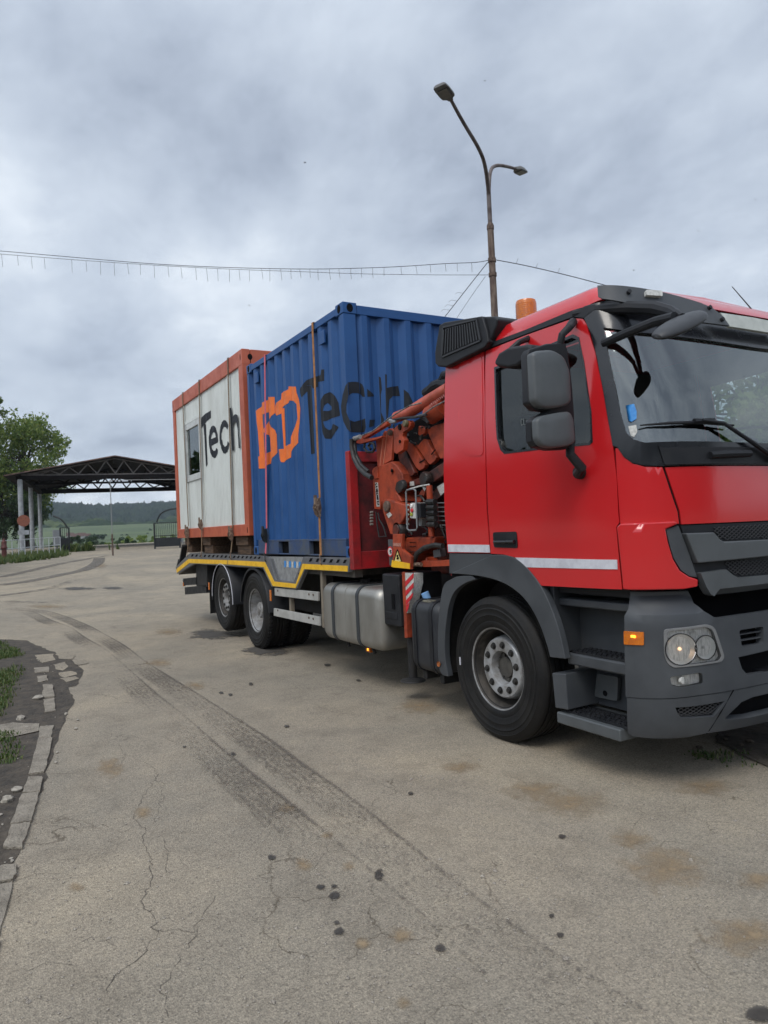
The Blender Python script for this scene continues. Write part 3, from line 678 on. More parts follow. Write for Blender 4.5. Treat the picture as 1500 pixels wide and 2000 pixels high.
# front mirror with long curved arm
def dep(P): return float((np.array(P)-CAM)@fw)
Pa = on_cab(z1(640, 168), .01); tip = PX(*z1(1122, 180), 1.60); da, dt = dep(Pa), dep(tip)
path = [(640, 168), (740, 147), (880, 138), (1000, 142), (1070, 158), (1118, 182)]
fa = MB(); fa.tube([PD(*z1(*q), da+(dt-da)*i/5) for i, q in enumerate(path)], [.026, .034, .040, .042, .036, .024], seg=10)
Pb = on_cab(z1(768, 298), .01); db = dep(Pb)
fa.tube([PD(*z1(*q), db+(dt-db)*i/3) for i, q in enumerate([(768, 298), (870, 252), (1000, 200), (1085, 180)])], [.024, .026, .028, .030], seg=10)
fmr = fa.build('front_mirror_arm', BLK, T)
e0 = PX(*z1(1003, 272), 1.62); e1 = PX(*z1(1214, 165), 1.62); c = (e0+e1)/2; ax = (e1-e0)/2; sh = Vector((.35, .0, .94)).normalized(); sh = (sh-ax.normalized()*sh.dot(ax.normalized())).normalized(); th = ax.normalized().cross(sh)
m_ = MB(); vs = []; S1, S2 = 24, 12
for j in range(S2+1):
    ph = math.pi*j/S2
    for i in range(S1):
        a_ = 2*math.pi*i/S1; vs.append(c+ax*(math.cos(ph))+(sh*(.042 if math.sin(a_) > 0 else .032)*math.sin(a_)+th*.075*math.cos(a_))*math.sin(ph)**.7)
m_.add(vs, [(j*S1+i, j*S1+(i+1) % S1, (j+1)*S1+(i+1) % S1, (j+1)*S1+i) for j in range(S2) for i in range(S1)])
m_.build('front_mirror_head', M('mirror_head_grey', (.032, .034, .038), None, 4, rough=.5), fmr)
# ---- air intake
ai = Z1([(22, 385), (20, 340), (40, 215), (62, 203), (225, 176), (232, 180), (250, 240), (258, 290), (240, 315), (70, 402), (35, 400)])
A3 = [PY(x, y, -1.25) for x, y in ai]; intk = MB().prism(A3, (0, .50, 0)).build('air_intake', BLK, T, bevel=.02, seg=3)
A4 = [PY(x, y, -1.225) for x, y in Z1([(228, 178), (285, 176), (300, 188), (296, 212), (266, 292), (248, 312), (256, 240)])]; MB().prism(A4, (0, .45, 0)).build('intake_duct', BLK, intk, bevel=.015)
lo = MB()
for k in range(15):
    t = k/14; a_ = (62+t*143, 232-t*38+4); b_ = (55+t*165, 352-t*68-6)
    lo.bar(PY(*z1(*a_), -1.256), PY(*z1(*b_), -1.256), .008, .012)
fr_ = [PY(*z1(*q), -1.256) for q in ((58, 226), (206, 190), (224, 284), (52, 358))]
for i in range(4): lo.bar(fr_[i], fr_[(i+1) % 4], .010, .012)
lo.build('intake_louvre', M('louvre_grey', (.022, .023, .026), None, 4, rough=.45), intk)
# ---- beacon, aerial, roof lamp
bc = PY(*(1028, 612), -.62); bz = 3.06
be = MB().lathe([(.001, 0), (.085, 0), (.085, .035), (.07, .06)], (bc.x, -.62, bz), 'Z', 24).build('beacon', BLK, T)
MB().lathe([(.080, .06), (.082, .09), (.082, .245), (.076, .262), (.05, .27), (.001, .272)], (bc.x, -.62, bz), 'Z', 28).build('beacon_dome', AMB, be)
bri = MB()
for k in range(10): bri.lathe([(.0825, .09+k*.015), (.0838, .095+k*.015), (.0825, .10+k*.015)], (bc.x, -.62, bz), 'Z', 28)
bri.build('dome_ribs', AMB, be, fix=False)
MB().lathe([(.001, .08), (.035, .08), (.04, .14), (.035, .2), (.001, .2)], (bc.x, -.62, bz), 'Z', 12).build('beacon_reflector', M('beacon_core', (.22, .06, .015), None, 4, rough=.4), be)
an0 = PX(1468, 604, 1.05); an1 = PX(1430, 560, .95); MB().tube([an0-Vector((0, 0, .06)), an0, an1], [.008, .005, .003], seg=6).build('aerial', BLK, T)
# ---- wheels
NUT = M('lug_nut_dark', (.012, .012, .012), (.03, .028, .025), 20, rough=.6)
def wheel(x, z, y, kind, sgn=-1, name='wheel', inner=False, steer=0):
    prof = [(.275, .118), (.30, .142), (.335, .152), (.345, .149), (.36, .156), (.385, .158), (.389, .161), (.395, .158), (.43, .160), (.434, .163), (.442, .157), (.465, .158), (.468, .161), (.473, .156), (.49, .148), (.506, .136), (.516, .122)]
    tread_ = []
    for g_ in (.095, .045, 0, -.045, -.095): tread_ += [(.520, g_+.018), (.520, g_+.007), (.507, g_+.005), (.507, g_-.005), (.520, g_-.007), (.520, g_-.018)]
    prof = prof+tread_+[(r_, -h) for r_, h in prof[::-1]]
    m_ = MB().lathe(prof, (x, y, z), 'Y', 72, sgn)
    if kind == 'drive':
        for k in range(60):
            a_ = 2*math.pi*k/60; ca, sa = math.cos(a_), math.sin(a_)
            for s_ in (1, -1):
                m_.bar((x+.512*ca, y+s_*.135, z+.512*sa), (x+.522*ca, y+s_*.09, z+.522*sa), .022, .020)
    tyre = m_.build(name, RUB, T, fix=False)
    if inner: return tyre
    c = (x, y, z)
    MB().lathe([(.283, .130), (.290, .137), (.297, .139), (.301, .135), (.30, .126), (.295, .10)], c, 'Y', 64, sgn).build('rim_flange', M('rim_edge', (.27, .27, .27), (.17, .165, .16), 12, rough=.4, metal=.3), tyre, fix=False)
    if kind == 'drive':
        MB().lathe([(.284, .135), (.276, .10), (.268, .02), (.255, -.06), (.240, -.09)], c, 'Y', 64, sgn).build('rim', STEEL, tyre, fix=False)
        MB().lathe([(.240, -.09), (.225, -.105), (.20, -.115), (.14, -.12), (.10, -.12)], c, 'Y', 64, sgn).build('rim_disc', RIMD, tyre, fix=False)
        hb_ = MB().lathe([(.150, -.12), (.150, -.05), (.115, -.03), (.108, .075), (.096, .090), (.05, .094), (.046, .104), (.001, .105)], c, 'Y', 32, sgn)
        hb_.build('hub', M('hub_grey', (.26, .26, .26), (.13, .12, .11), 12, rough=.55, bump=.1), tyre, fix=False)
        nr, no_, nb = .185, -.115, 10
    else:
        MB().lathe([(.284, .135), (.274, .10), (.268, .03), (.262, -.03), (.245, -.055), (.235, -.04), (.225, .03)], c, 'Y', 64, sgn).build('rim', RIMD, tyre, fix=False)
        MB().lathe([(.232, .02), (.226, .06), (.217, .088), (.208, .095), (.130, .095), (.122, .090), (.116, .06), (.112, .02)], c, 'Y', 64, sgn).build('rim_disc', STEEL, tyre, fix=False)
        hb_ = MB().lathe([(.118, .03), (.10, .035), (.075, .038), (.072, .055), (.001, .058)], c, 'Y', 32, sgn)
        for k in range(8):
            a_ = 2*math.pi*k/8+.2; q = Vector(c)+Vector((.088*math.cos(a_), sgn*.03, .088*math.sin(a_))); hb_.tube([q, q+Vector((0, sgn*.022, 0))], .010, seg=6)
        hb_.build('hub', M('hub_dark', (.045, .042, .038), (.08, .075, .065), 12, rough=.6, bump=.2), tyre, fix=False)
        nr, no_, nb = .168, .093, 10
    nt_ = MB(); hc = MB()
    for k in range(nb):
        a_ = 2*math.pi*k/nb+.17; q = Vector(c)+Vector((nr*math.cos(a_), sgn*no_, nr*math.sin(a_)))
        MB().lathe([(.027, .0), (.027, .004), (.016, .004), (.016, .020), (.0005, .021)], q, 'Y', 12, sgn).build('lug_nut', NUT, tyre, fix=False)
    return tyre
fw_ = wheel(0, .515, -1.09, 'steer')
tg = PY(899, 1291, -1.252); MB().box((tg.x-.006, -1.256, tg.z-.03), (tg.x+.004, -1.248, tg.z+.03)).build('tyre_tag', WHT, fw_)
wheel(0, .515, 1.09, 'steer', 1)
XD, XL = -5.22, -6.68
wheel(XD, .515, -1.08, 'drive'); wheel(XD, .515, -.74, 'drive', inner=True); wheel(XD, .515, 1.08, 'drive', 1); wheel(XD, .515, .74, 'drive', 1, inner=True)
wheel(XL, .60, -1.08, 'steer'); wheel(XL, .60, 1.08, 'steer', 1)
# ---- chassis
ch = MB()
for s_ in (-1, 1): ch.box((-9.3, s_*.42-.04, .80), (1.25, s_*.42+.04, 1.08))
for x in (-9.2, -8, -6.68, -5.9, -5.22, -4.3, -3.2, -2.2, -.9, .0): ch.box((x-.06, -.42, .84), (x+.06, .42, 1.0))
ch.build('chassis_frame', CHAS, T)
ax_ = MB()
for x, z in ((0, .515), (XD, .515), (XL, .60)): ax_.tube([(x, -1.0, z), (x, 1.0, z)], .075, seg=12)
ax_.lathe([(.001, .25), (.2, .18), (.25, 0), (.2, -.18), (.001, -.25)], (XD, 0, .515), 'X', 20); ax_.build('axles', CHAS, T, fix=False)
MB().box((-4.6, -.9, .55), (-3.4, -.5, 1.1)).build('battery_box', CHAS, T, bevel=.01)
en = MB().box((-.3, -.42, .45), (1.2, .42, 1.14)); en; en.box((-1.9, -.36, .47), (-.25, .36, .83)); MB().box((-4.4, .5, .5), (-2.6, 1.15, 1.1)).build('far_tank', CHAS, T, bevel=.02); MB().box((-8.6, -.4, .5), (-7.6, .4, .8)).build('spare_carrier', CHAS, T); en.build('engine_and_gearbox', CHAS, T)
MB().box((-.55, .80, .40), (1.1, .86, 1.15)).build('far_wing_light_blocker', CHAS, T); MB().box((-2.35, .95, .38), (-.65, 1.2, 1.08)).build('far_light_blocker', CHAS, T, bevel=.02); MB().box((.72, -.85, .36), (.80, .95, 1.1)).build('radiator_light_blocker', CHAS, T)  # unseen boxes and shroud added to keep light from under the truck
iw = MB().box((-.72, -.86, .62), (.62, -.80, 1.2)).build('inner_wing', CHAS, T)
# rear axle mudguards
def guard(x, z, a0, a1, rad, y0, y1, trim):
    m_ = MB(); n_ = 22; vs = []
    for k in range(n_+1):
        a_ = R(a0+(a1-a0)*k/n_)
        for y, r_ in ((y0, rad), (y0, rad+.028), (y0+.015, rad+.036), (y1, rad+.036), (y1, rad+.028), (y0+.02, rad+.026)): vs.append((x+r_*math.cos(a_), y, z+r_*math.sin(a_)))
    m_.add(vs, [(k*6+j, k*6+(j+1) % 6, (k+1)*6+(j+1) % 6, (k+1)*6+j) for k in range(n_) for j in range(6)])
    g_ = m_.build('mudguard', BLK, T)
    if trim:
        MB().tube([(x+(rad+.004)*math.cos(R(t)), y0-.004, z+(rad+.004)*math.sin(R(t))) for t in range(int(a0), int(a1), 6)], .006, seg=6).build('guard_trim', WHT, g_)
    return g_
g1 = guard(XL, .585, -6, 186, .530, -1.247, -.85, True); g2 = guard(XD, .515, 2, 172, .56, -1.247, -.55, False)
g3 = guard(XL, .585, -6, 186, .530, .85, 1.247, False); g4 = guard(XD, .515, 2, 172, .56, .55, 1.247, False)
MB().box((XL-.66, -1.26, .30), (XL-.64, -.86, .72)).build('mud_flap', RUB, g1)
q = PY(*(528, 1163), -1.28); MB().box((q.x-.02, -1.285, q.z-.07), (q.x+.02, -1.27, q.z+.07)).build('amber_reflector', AMB, g2, bevel=.004)
q = PY(*(408, 1145), -1.28); MB().box((q.x-.02, -1.285, q.z-.06), (q.x+.02, -1.27, q.z+.06)).build('amber_reflector', AMB, g1, bevel=.004)
# ---- deck
dk = MB().box((-8.72, -1.20, 1.19), (-2.25, 1.20, 1.262)); dk.box((-8.72, -1.19, 1.08), (-2.26, -1.10, 1.19)); dk.box((-8.72, 1.10, 1.08), (-2.26, 1.25, 1.262))
for x in np.arange(-8.5, -2.3, .5): dk.box((x-.04, -1.15, 1.08), (x+.04, 1.15, 1.19))
dk.prism([(-8.72, -1.2, 1.262), (-9.62, -1.2, .93), (-9.62, -1.2, .84), (-8.72, -1.2, 1.1)], (0, 2.4, 0))
deck = dk.build('deck', M('deck_floor', (.055, .05, .045), (.11, .095, .08), 6, rough=.8, bump=.2), T)
be_ = Z5([(104, 108), (480, 121), (516, 126), (546, 240), (640, 254), (690, 125), (930, 131), (922, 205), (700, 190), (656, 291), (526, 278), (482, 183), (128, 162), (42, 212), (34, 178)])
pl = onY(be_, -1.25); eb = MB().prism([(x, -1.25, z) for x, z in pl], (0, .05, 0)).build('deck_edge', DECKG, T, bevel=.004)
yl = [[(40, 208), (38, 188), (100, 136), (300, 142), (300, 164), (104, 157)], [(304, 142), (492, 151), (540, 252), (652, 264), (686, 161), (918, 172), (917, 201), (694, 188), (650, 286), (533, 275), (487, 178), (304, 164)]]
for y_ in yl:
    pl = onY(Z5(y_), -1.254); MB().prism([(x, -1.254, z) for x, z in pl], (0, .004, 0)).build('yellow_strip', YEL, eb)
sl_ = MB()
def slot(cx, cy, w_, h_, sk): 
    pl_ = onY(Z5([(cx-w_-sk, cy+h_), (cx+w_-sk, cy+h_), (cx+w_+sk, cy-h_), (cx-w_+sk, cy-h_)]), -1.2525); sl_.prism([(x, -1.2525, z) for x, z in pl_], (0, .002, 0))
for k in range(17): slot(120+k*21.5, 117+k*.72+1, 4.5, 6, 3)
for k in range(6): slot(728+k*35, 141+k*1.6, 6, 8.5, 4)
for cx, cy in ((508, 212), (560, 264), (615, 270), (668, 213)): slot(cx, cy, 3, 6, 0)
sl_.build('edge_slots', DARK, eb)
pl = onY(Z5([(516, 124), (690, 126), (650, 262), (545, 245)]), -1.225); MB().prism([(x, -1.225, z) for x, z in pl], (0, .03, 0)).build('side_plate', M('zinc_plate', (.36, .37, .38), (.25, .255, .26), 9, rough=.45, metal=.4, bump=.05), eb)
pl = onY(Z5([(520, 135), (535, 135), (566, 238), (552, 240)]), -1.235); MB().prism([(x, -1.235, z) for x, z in pl], (0, .015, 0)).build('plate_rib', DECKG, eb)
sk_ = MB(); sk2 = MB()
for k in range(7):
    pl = onY(Z5([(592+k*12.5, 146+k*.8), (601+k*12.5, 146+k*.8), (601+k*12.5, 178+k*.8), (592+k*12.5, 178+k*.8)]), -1.229)
    MB().prism([(x, -1.229, z) for x, z in pl], (0, .003, 0)).build('info_sticker', STKB if k % 2 == 0 else STKW, eb)
# rear ramps and lamps
rr = MB()
for y in (-1.18, -.75, .75, 1.18): rr.bar((-9.5, y, 1.00), (-9.15, y, 1.40), .10, .05); rr.bar((-9.62, y, .95), (-9.45, y, 1.12), .12, .06)
rr.build('ramp_hinges', CHAS, T)
for nm, pts_, mt in (('light_box', [(138, 166), (196, 166), (196, 280), (140, 275)], CHAS), ('underrun_bar', [(72, 237), (145, 229), (145, 268), (72, 272)], BLK), ('underrun_beam', [(80, 282), (190, 270), (192, 311), (82, 319)], BLK)):
    pl = onY(Z5(pts_), -1.15); MB().prism([(x, -1.15, z) for x, z in pl], (0, .15 if nm == 'light_box' else 2.3, 0)).build(nm, mt, T, bevel=.006)
q = PY(*Z5([(74, 243)])[0], -1.15); MB().lathe([(.001, .02), (.018, .018), (.02, 0)], q+Vector((0, -.005, 0)), 'Y', 12, -1).build('marker_lamp', STKW, T)
MB().box((q.x-.02, -1.16, q.z-.12), (q.x+.02, -1.12, q.z-.05)).build('marker_lamp', AMB, T)
# side guards
for k, pts_ in enumerate(([(542, 284), (765, 306), (765, 352), (543, 324)], [(538, 389), (772, 434), (774, 480), (538, 428)])):
    pl = onY(Z5(pts_), -1.235); g_ = MB().prism([(x, -1.235, z) for x, z in pl], (0, .025, 0)).build('side_guard_rail', ALUR, T, bevel=.004)
    b_ = MB(); y_ = (307, 330) if k == 0 else (408, 453)
    for fx in (560, 720, 742):
        q = PY(*Z5([(fx, y_[0]-8+(fx-560)/180*(y_[1]-y_[0]-2))])[0], -1.236); b_.lathe([(.0005, .006), (.012, .006), (.014, 0)], q, 'Y', 10, -1)
    b_.build('rail_bolts', RUST, g_)
gp = MB()
for x, zb_ in ((-4.0, .50), (-3.05, .50)): MB().box((x-.03, -1.205, zb_), (x+.03, -1.16, 1.2)).build('guard_post', M('zinc_post', (.20, .17, .13), (.14, .12, .1), 9, rough=.6), T)
# fuel tank: rounded box
def rtank(x0, x1, yc, zc, hy, hz, r_, mat, name, rend=.07):
    def ring(x, k):
        o_ = []; a, b = hy-k, hz-k; rr_ = max(.02, r_-k*.5)
        for cx, cz, s0 in ((a-rr_, b-rr_, 0), (-(a-rr_), b-rr_, 90), (-(a-rr_), -(b-rr_), 180), (a-rr_, -(b-rr_), 270)):
            for j in range(7):
                t = R(s0+15*j); o_.append((x, yc+cx+rr_*math.cos(t), zc+cz+rr_*math.sin(t)))
        return o_
    xs = [(x0, rend*1.0), (x0+rend*.12, rend*.45), (x0+rend*.4, rend*.15), (x0+rend, 0)]
    sq = [ring(x, k) for x, k in xs]+[ring(x1-(x-x0), k) for x, k in xs[::-1]]; n_ = 28; vs = [p for s_ in sq for p in s_]
    fs = [(i*n_+k, i*n_+(k+1) % n_, (i+1)*n_+(k+1) % n_, (i+1)*n_+k) for i in range(len(sq)-1) for k in range(n_)]
    fs += [tuple(range(n_))[::-1], tuple((len(sq)-1)*n_+k for k in range(n_))]
    return MB().add(vs, fs).build(name, mat, T, sharp=40)
TZ = .70; tk = rtank(-2.99, -1.70, -.93, TZ, .32, .30, .10, ALU, 'fuel_tank', .10)
seam_ = MB(); 
def band(x, w_, yc, zc, hy, hz, r_, mat, name, par, t=.008):
    vs = []
    for xx in (x-w_/2, x+w_/2):
        for cx, cz, s0 in ((hy-r_, hz-r_, 0), (-(hy-r_), hz-r_, 90), (-(hy-r_), -(hz-r_), 180), (hy-r_, -(hz-r_), 270)):
            for j in range(7): a_ = R(s0+15*j); vs.append((xx, yc+cx+(r_+t)*math.cos(a_), zc+cz+(r_+t)*math.sin(a_)))
    return MB().add(vs, [(k, (k+1) % 28, (k+1) % 28+28, k+28) for k in range(28)]+[tuple(range(28)), tuple(range(28, 56))[::-1]]).build(name, mat, par, sharp=50)
for x in (-2.68, -2.12): band(x, .055, -.93, TZ, .32, .30, .10, M('tank_band', (.035, .04, .045), None, 4, rough=.55), 'tank_strap', tk, .009)
band(-2.40, .012, -.93, TZ, .32, .30, .10, ALU, 'tank_weld', tk, .004)
MB().lathe([(.001, .05), (.05, .05), (.055, .03), (.045, 0)], (-2.44, -.98, TZ+.295), 'Z', 20).build('filler_cap', CHAS, tk)
for x in (-2.66, -2.10): MB().tube([(x, -1.12, TZ-.28), (x+.02, -1.10, TZ-.37)], .018).build('strap_bolt', CHAS, tk)
sm_ = PY(*(722, 1268), -1.05); s_ = MB().box((sm_.x-.05, -1.07, sm_.z-.028), (sm_.x+.045, -1.04, sm_.z+.028)).build('side_marker', AMB, T, bevel=.004); MB().box((sm_.x-.01, -1.075, sm_.z-.012), (sm_.x+.012, -1.066, sm_.z+.012)).build('marker_bulb', AMBL, s_)
# black tool box beside the outrigger
a_ = PY(745, 1120, -1.18); b_ = PY(782, 1222, -1.18)
tb = MB().box((a_.x, -1.18, b_.z-.02), (b_.x, -.70, a_.z)).build('tool_box', BLK, T, bevel=.02)
MB().box((a_.x+.18, -1.19, (a_.z+b_.z)/2-.09), (b_.x-.08, -1.178, (a_.z+b_.z)/2+.05)).build('box_latch', DARK, tb, bevel=.004)
MB().box((a_.x+.06, -1.187, b_.z+.05), (b_.x-.04, -1.178, (a_.z+b_.z)/2-.12)).build('box_panel', BLK, tb, bevel=.006)
# second tank (black with blue cap)
a_ = PY(798, 1180, -1.2); b_ = PY(858, 1306, -1.2)
t2 = rtank(-1.22, -.74, -.95, .63, .27, .30, .09, M('tank_black', (.018, .020, .025), (.03, .032, .036), 5, rough=.5), 'additive_tank', .09)
for x in (-1.11, -.86): band(x, .05, -.95, .63, .27, .30, .09, BLK, 'tank_strap', t2, .008)
q = Vector((-1.14, -1.06, .925)); MB().tube([q, q+Vector((-.01, -.02, .06))], .035, seg=14).build('filler_cap', M('cap_blue', (.22, .42, .72), None, 4, rough=.4), t2)
MB().box((-1.06, -1.17, .88), (-.93, -1.10, .935)).build('filler_plate', M('plate_worn', (.16, .15, .11), (.08, .075, .06), 20, rough=.6), t2, bevel=.01)
for x in (-1.1, -.84): MB().box((x-.03, -1.15, .25), (x+.03, -.98, .35)).build('tank_bracket', CHAS, t2, bevel=.01)
# ---- red bulkhead behind the crane
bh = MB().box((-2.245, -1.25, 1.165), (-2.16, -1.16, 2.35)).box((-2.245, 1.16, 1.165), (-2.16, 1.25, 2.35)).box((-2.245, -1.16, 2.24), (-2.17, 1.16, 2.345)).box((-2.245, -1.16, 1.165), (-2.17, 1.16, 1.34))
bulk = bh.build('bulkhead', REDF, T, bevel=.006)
MB().box((-2.245, -1.16, 1.34), (-2.20, 1.16, 2.24)).build('bulkhead_panel', M('shaded_red', (.16, .010, .012), (.06, .008, .009), 4, rough=.7, bump=.05), bulk)  # darker mottled copy of the bulkhead red: recess shade painted in
# =================================================================== CRANE (part of the truck)
def plate(zt, Y, th, name, mat, par, bev=.006, it=0):
    pts_ = zt if not it else chaikin(zt, it)
    return MB().prism([PY(x, y, Y) for x, y in pts_], (0, th, 0)).build(name, mat, par, bevel=bev)
cb_ = MB().box((-2.0, -.45, 1.08), (-.62, .45, 1.55)); cb_.box((-1.75, -.5, 1.5), (-.75, .5, 2.1))
crane = cb_.build('crane', ORD, T, bevel=.02)
plate(Z3([(412, 950), (425, 925), (460, 905), (520, 890), (590, 862), (640, 900), (690, 980), (700, 1060), (640, 1150), (690, 1235), (600, 1250), (500, 1245), (484, 1312), (428, 1306)]), -1.08, .30, 'crane_column', ORC, crane, .012)
plate(Z3([(412, 950), (425, 925), (460, 905), (466, 1020), (440, 1028), (420, 1000)]), -1.095, .02, 'column_flange', ORC, crane, .004)
kn = plate(Z3([(504, 1250), (515, 1222), (545, 1212), (600, 1225), (735, 1270), (735, 1340), (690, 1420), (640, 1490), (625, 1540), (580, 1540), (545, 1440), (508, 1320)]), -1.12, .10, 'knuckle_plate', ORC, crane, .012)
def pin(z, Y, r_, par, mat=None, h=.03, hole=False):
    q = PY(z[0], z[1], Y); m_ = MB().lathe([(.0005, h), (r_*.85, h), (r_, h*.7), (r_, 0)], q, 'Y', 24, -1); return m_.build('pin', mat or RUST, par, fix=False)
pin(Z3([(562, 1281)])[0], -1.12, .052, kn); pin(Z3([(600, 948)])[0], -1.08, .030, crane, ORC, .012); pin(Z3([(602, 950)])[0], -1.09, .016, crane, DARK, .012)
pin(Z3([(712, 1085)])[0], -1.09, .050, crane, HOSE, .04); pin(Z3([(930, 1030)])[0], -1.01, .070, crane, M('greasy_pin', (.03, .014, .01), (.012, .010, .009), 9, rough=.5), .05); pin(Z3([(932, 1030)])[0], -1.05, .030, crane, HOSE, .03); plate(Z3([(640, 1060), (668, 1040), (690, 1050), (690, 1140), (655, 1160), (625, 1120)]), -1.085, .006, 'grease_smear', M('greasy_pin', (.03, .014, .01)), crane, 0)
pin(Z3([(700, 1500)])[0], -1.05, .085, crane, HOSE, .07); pin(Z3([(690, 1500)])[0], -1.06, .06, crane, ORD, .07)
plate(Z3([(545, 1355), (575, 1332), (597, 1362), (567, 1390)]), -1.123, .004, 'white_mark', STKW, kn, 0)
plate(Z3([(440, 1060), (465, 1060), (482, 1282), (455, 1284)]), -1.084, .004, 'name_plate', STKW, crane, 0)
# links and bracket
for q in ([(446, 665), (496, 640), (500, 655), (486, 905), (462, 905)], [(515, 600), (528, 578), (542, 585), (505, 900), (484, 902)], [(552, 580), (562, 562), (585, 556), (608, 580), (602, 700), (590, 852), (516, 892)]):
    lk = plate(Z3(q), -1.06, .03, 'crane_link', M('crane_link_paint', (.46, .085, .04), (.30, .05, .025), 6, rough=.45), crane, .004)
for q in ([(548, 582), (554, 580), (518, 893), (512, 893)], [(514, 600), (519, 598), (487, 902), (482, 902)], [(446, 665), (496, 640), (498, 646), (448, 671)]): plate(Z3(q), -1.066, .01, 'link_highlight', M('crane_highlight', (.55, .19, .12), None, 4, rough=.4), lk, 0)  # pale strips paint highlights along the link edges
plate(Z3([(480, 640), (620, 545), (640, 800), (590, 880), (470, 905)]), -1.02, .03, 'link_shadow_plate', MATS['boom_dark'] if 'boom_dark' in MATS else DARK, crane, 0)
pin(Z3([(592, 598)])[0], -1.065, .026, lk)
br = plate(Z3([(612, 560), (640, 530), (690, 510), (722, 485), (755, 482), (770, 505), (765, 540), (745, 565), (700, 592), (694, 632), (712, 665), (700, 755), (640, 795), (612, 780)]), -1.12, .05, 'crane_bracket', ORC, crane, .006)
pin(Z3([(736, 510)])[0], -1.122, .032, br, M('brass_pin', (.12, .10, .05), None, 4, rough=.5)); pin(Z3([(672, 542)])[0], -1.122, .028, br, DARK, .01); pin(Z3([(674, 678)])[0], -1.122, .015, br, DARK, .01)
plate(Z3([(845, 530), (905, 560), (900, 600), (860, 630), (840, 612)]), -1.0, .05, 'crane_bracket', ORC, crane, .006)
# boom cylinder
def tubeY(pts_, Y, r_, name, mat, par, seg=10, dY=0):
    n_ = len(pts_); return MB().tube([PY(x, y, Y+dY*i/max(1, n_-1)) for i, (x, y) in enumerate(pts_)], r_, seg).build(name, mat, par)
bc_ = tubeY(Z3([(640, 452), (760, 408), (880, 330), (1000, 258), (1130, 180)]), -1.02, .052, 'boom_cylinder', M('crane_pale_red', (.50, .105, .065), (.34, .07, .04), 6, rough=.42), crane, 18)
tubeY(Z3([(560, 500), (700, 438), (800, 370), (900, 296), (1000, 230)]), -.98, .020, 'boom_rail', RUST, crane)
plate(Z3([(250, 690), (290, 640), (420, 570), (545, 490), (550, 520), (420, 600), (330, 655), (445, 640), (500, 625), (500, 640), (430, 665), (300, 700)]), -1.14, .05, 'boom_tip', ORC, crane, .005)
# folded boom sections
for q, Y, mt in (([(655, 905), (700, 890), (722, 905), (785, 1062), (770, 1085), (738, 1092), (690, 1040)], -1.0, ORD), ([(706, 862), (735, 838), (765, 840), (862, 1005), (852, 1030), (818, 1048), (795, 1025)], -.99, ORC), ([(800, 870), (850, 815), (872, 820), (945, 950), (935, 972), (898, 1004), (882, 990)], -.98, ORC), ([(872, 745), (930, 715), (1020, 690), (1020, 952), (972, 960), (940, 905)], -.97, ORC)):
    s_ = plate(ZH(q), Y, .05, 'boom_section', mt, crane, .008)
for q in ([(818, 985), (858, 962), (862, 970), (824, 992)], [(905, 925), (935, 890), (940, 896), (910, 932)]): plate(ZH(q), -.995, .004, 'section_seam', DARK, crane, 0)
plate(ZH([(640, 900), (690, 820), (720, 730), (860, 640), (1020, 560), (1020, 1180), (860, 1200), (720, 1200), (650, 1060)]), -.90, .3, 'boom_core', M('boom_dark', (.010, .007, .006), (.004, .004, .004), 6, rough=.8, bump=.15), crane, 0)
tubeY(ZH([(905, 640), (950, 610), (1015, 575)]), -.99, .085, 'jib_cylinder', ORC, crane, 20)
plate(ZH([(955, 590), (1005, 560), (1015, 640), (990, 620)]), -1.02, .03, 'jib_bracket', ORC, crane, .004)
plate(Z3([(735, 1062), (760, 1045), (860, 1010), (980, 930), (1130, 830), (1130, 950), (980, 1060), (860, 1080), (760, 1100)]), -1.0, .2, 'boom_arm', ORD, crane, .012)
plate(Z3([(762, 1052), (800, 1048), (803, 1088), (765, 1092)]), -1.004, .004, 'white_mark', STKW, crane, 0)
# lower struts, label plates
plate(Z3([(800, 1250), (870, 1130), (930, 1090), (920, 1130), (860, 1240)]), -1.0, .05, 'strut', ORC, crane, .006)
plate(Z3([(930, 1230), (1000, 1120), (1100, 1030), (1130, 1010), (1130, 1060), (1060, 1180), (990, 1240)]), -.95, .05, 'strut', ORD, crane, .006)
plate(Z3([(1015, 1100), (1110, 1040), (1110, 1130), (1050, 1180)]), -.965, .004, 'rating_plate', STKW, crane, 0)
plate(Z3([(880, 1105), (925, 1090), (900, 1140)]), -1.01, .004, 'rating_plate', STKW, crane, 0)
# outrigger beam housing
for q, Y, th, mt in (([(690, 1570), (760, 1572), (1000, 1568), (990, 1620), (960, 1650), (860, 1680), (790, 1730), (775, 1800), (700, 1700)], -1.05, .25, ORC), ([(860, 1790), (905, 1780), (910, 1750), (920, 1785), (1150, 1778), (1150, 1835), (880, 1845)], -1.08, .12, ORC)):
    plate(Z3(q), Y, th, 'outrigger_housing', mt, crane, .01)
for y in (1612, 1650, 1700): plate(Z3([(760, y), (820, y-3), (820, y+4), (760, y+8)]), -1.055, .01, 'housing_rib', ORD, crane, .003)
tubeY(Z3([(795, 1810), (830, 1720), (900, 1665), (1000, 1640), (1070, 1650)]), -1.12, .022, 'hydraulic_hose', HOSE, crane)
tubeY(Z3([(795, 1820), (870, 1822)]), -1.12, .018, 'beam_pin', RUSTF, crane); plate(Z3([(975, 1690), (1040, 1675), (1050, 1750), (985, 1760)]), -1.1, .06, 'valve_box', M('valve_grey', (.06, .06, .065), None, 5, rough=.6), crane, .006)
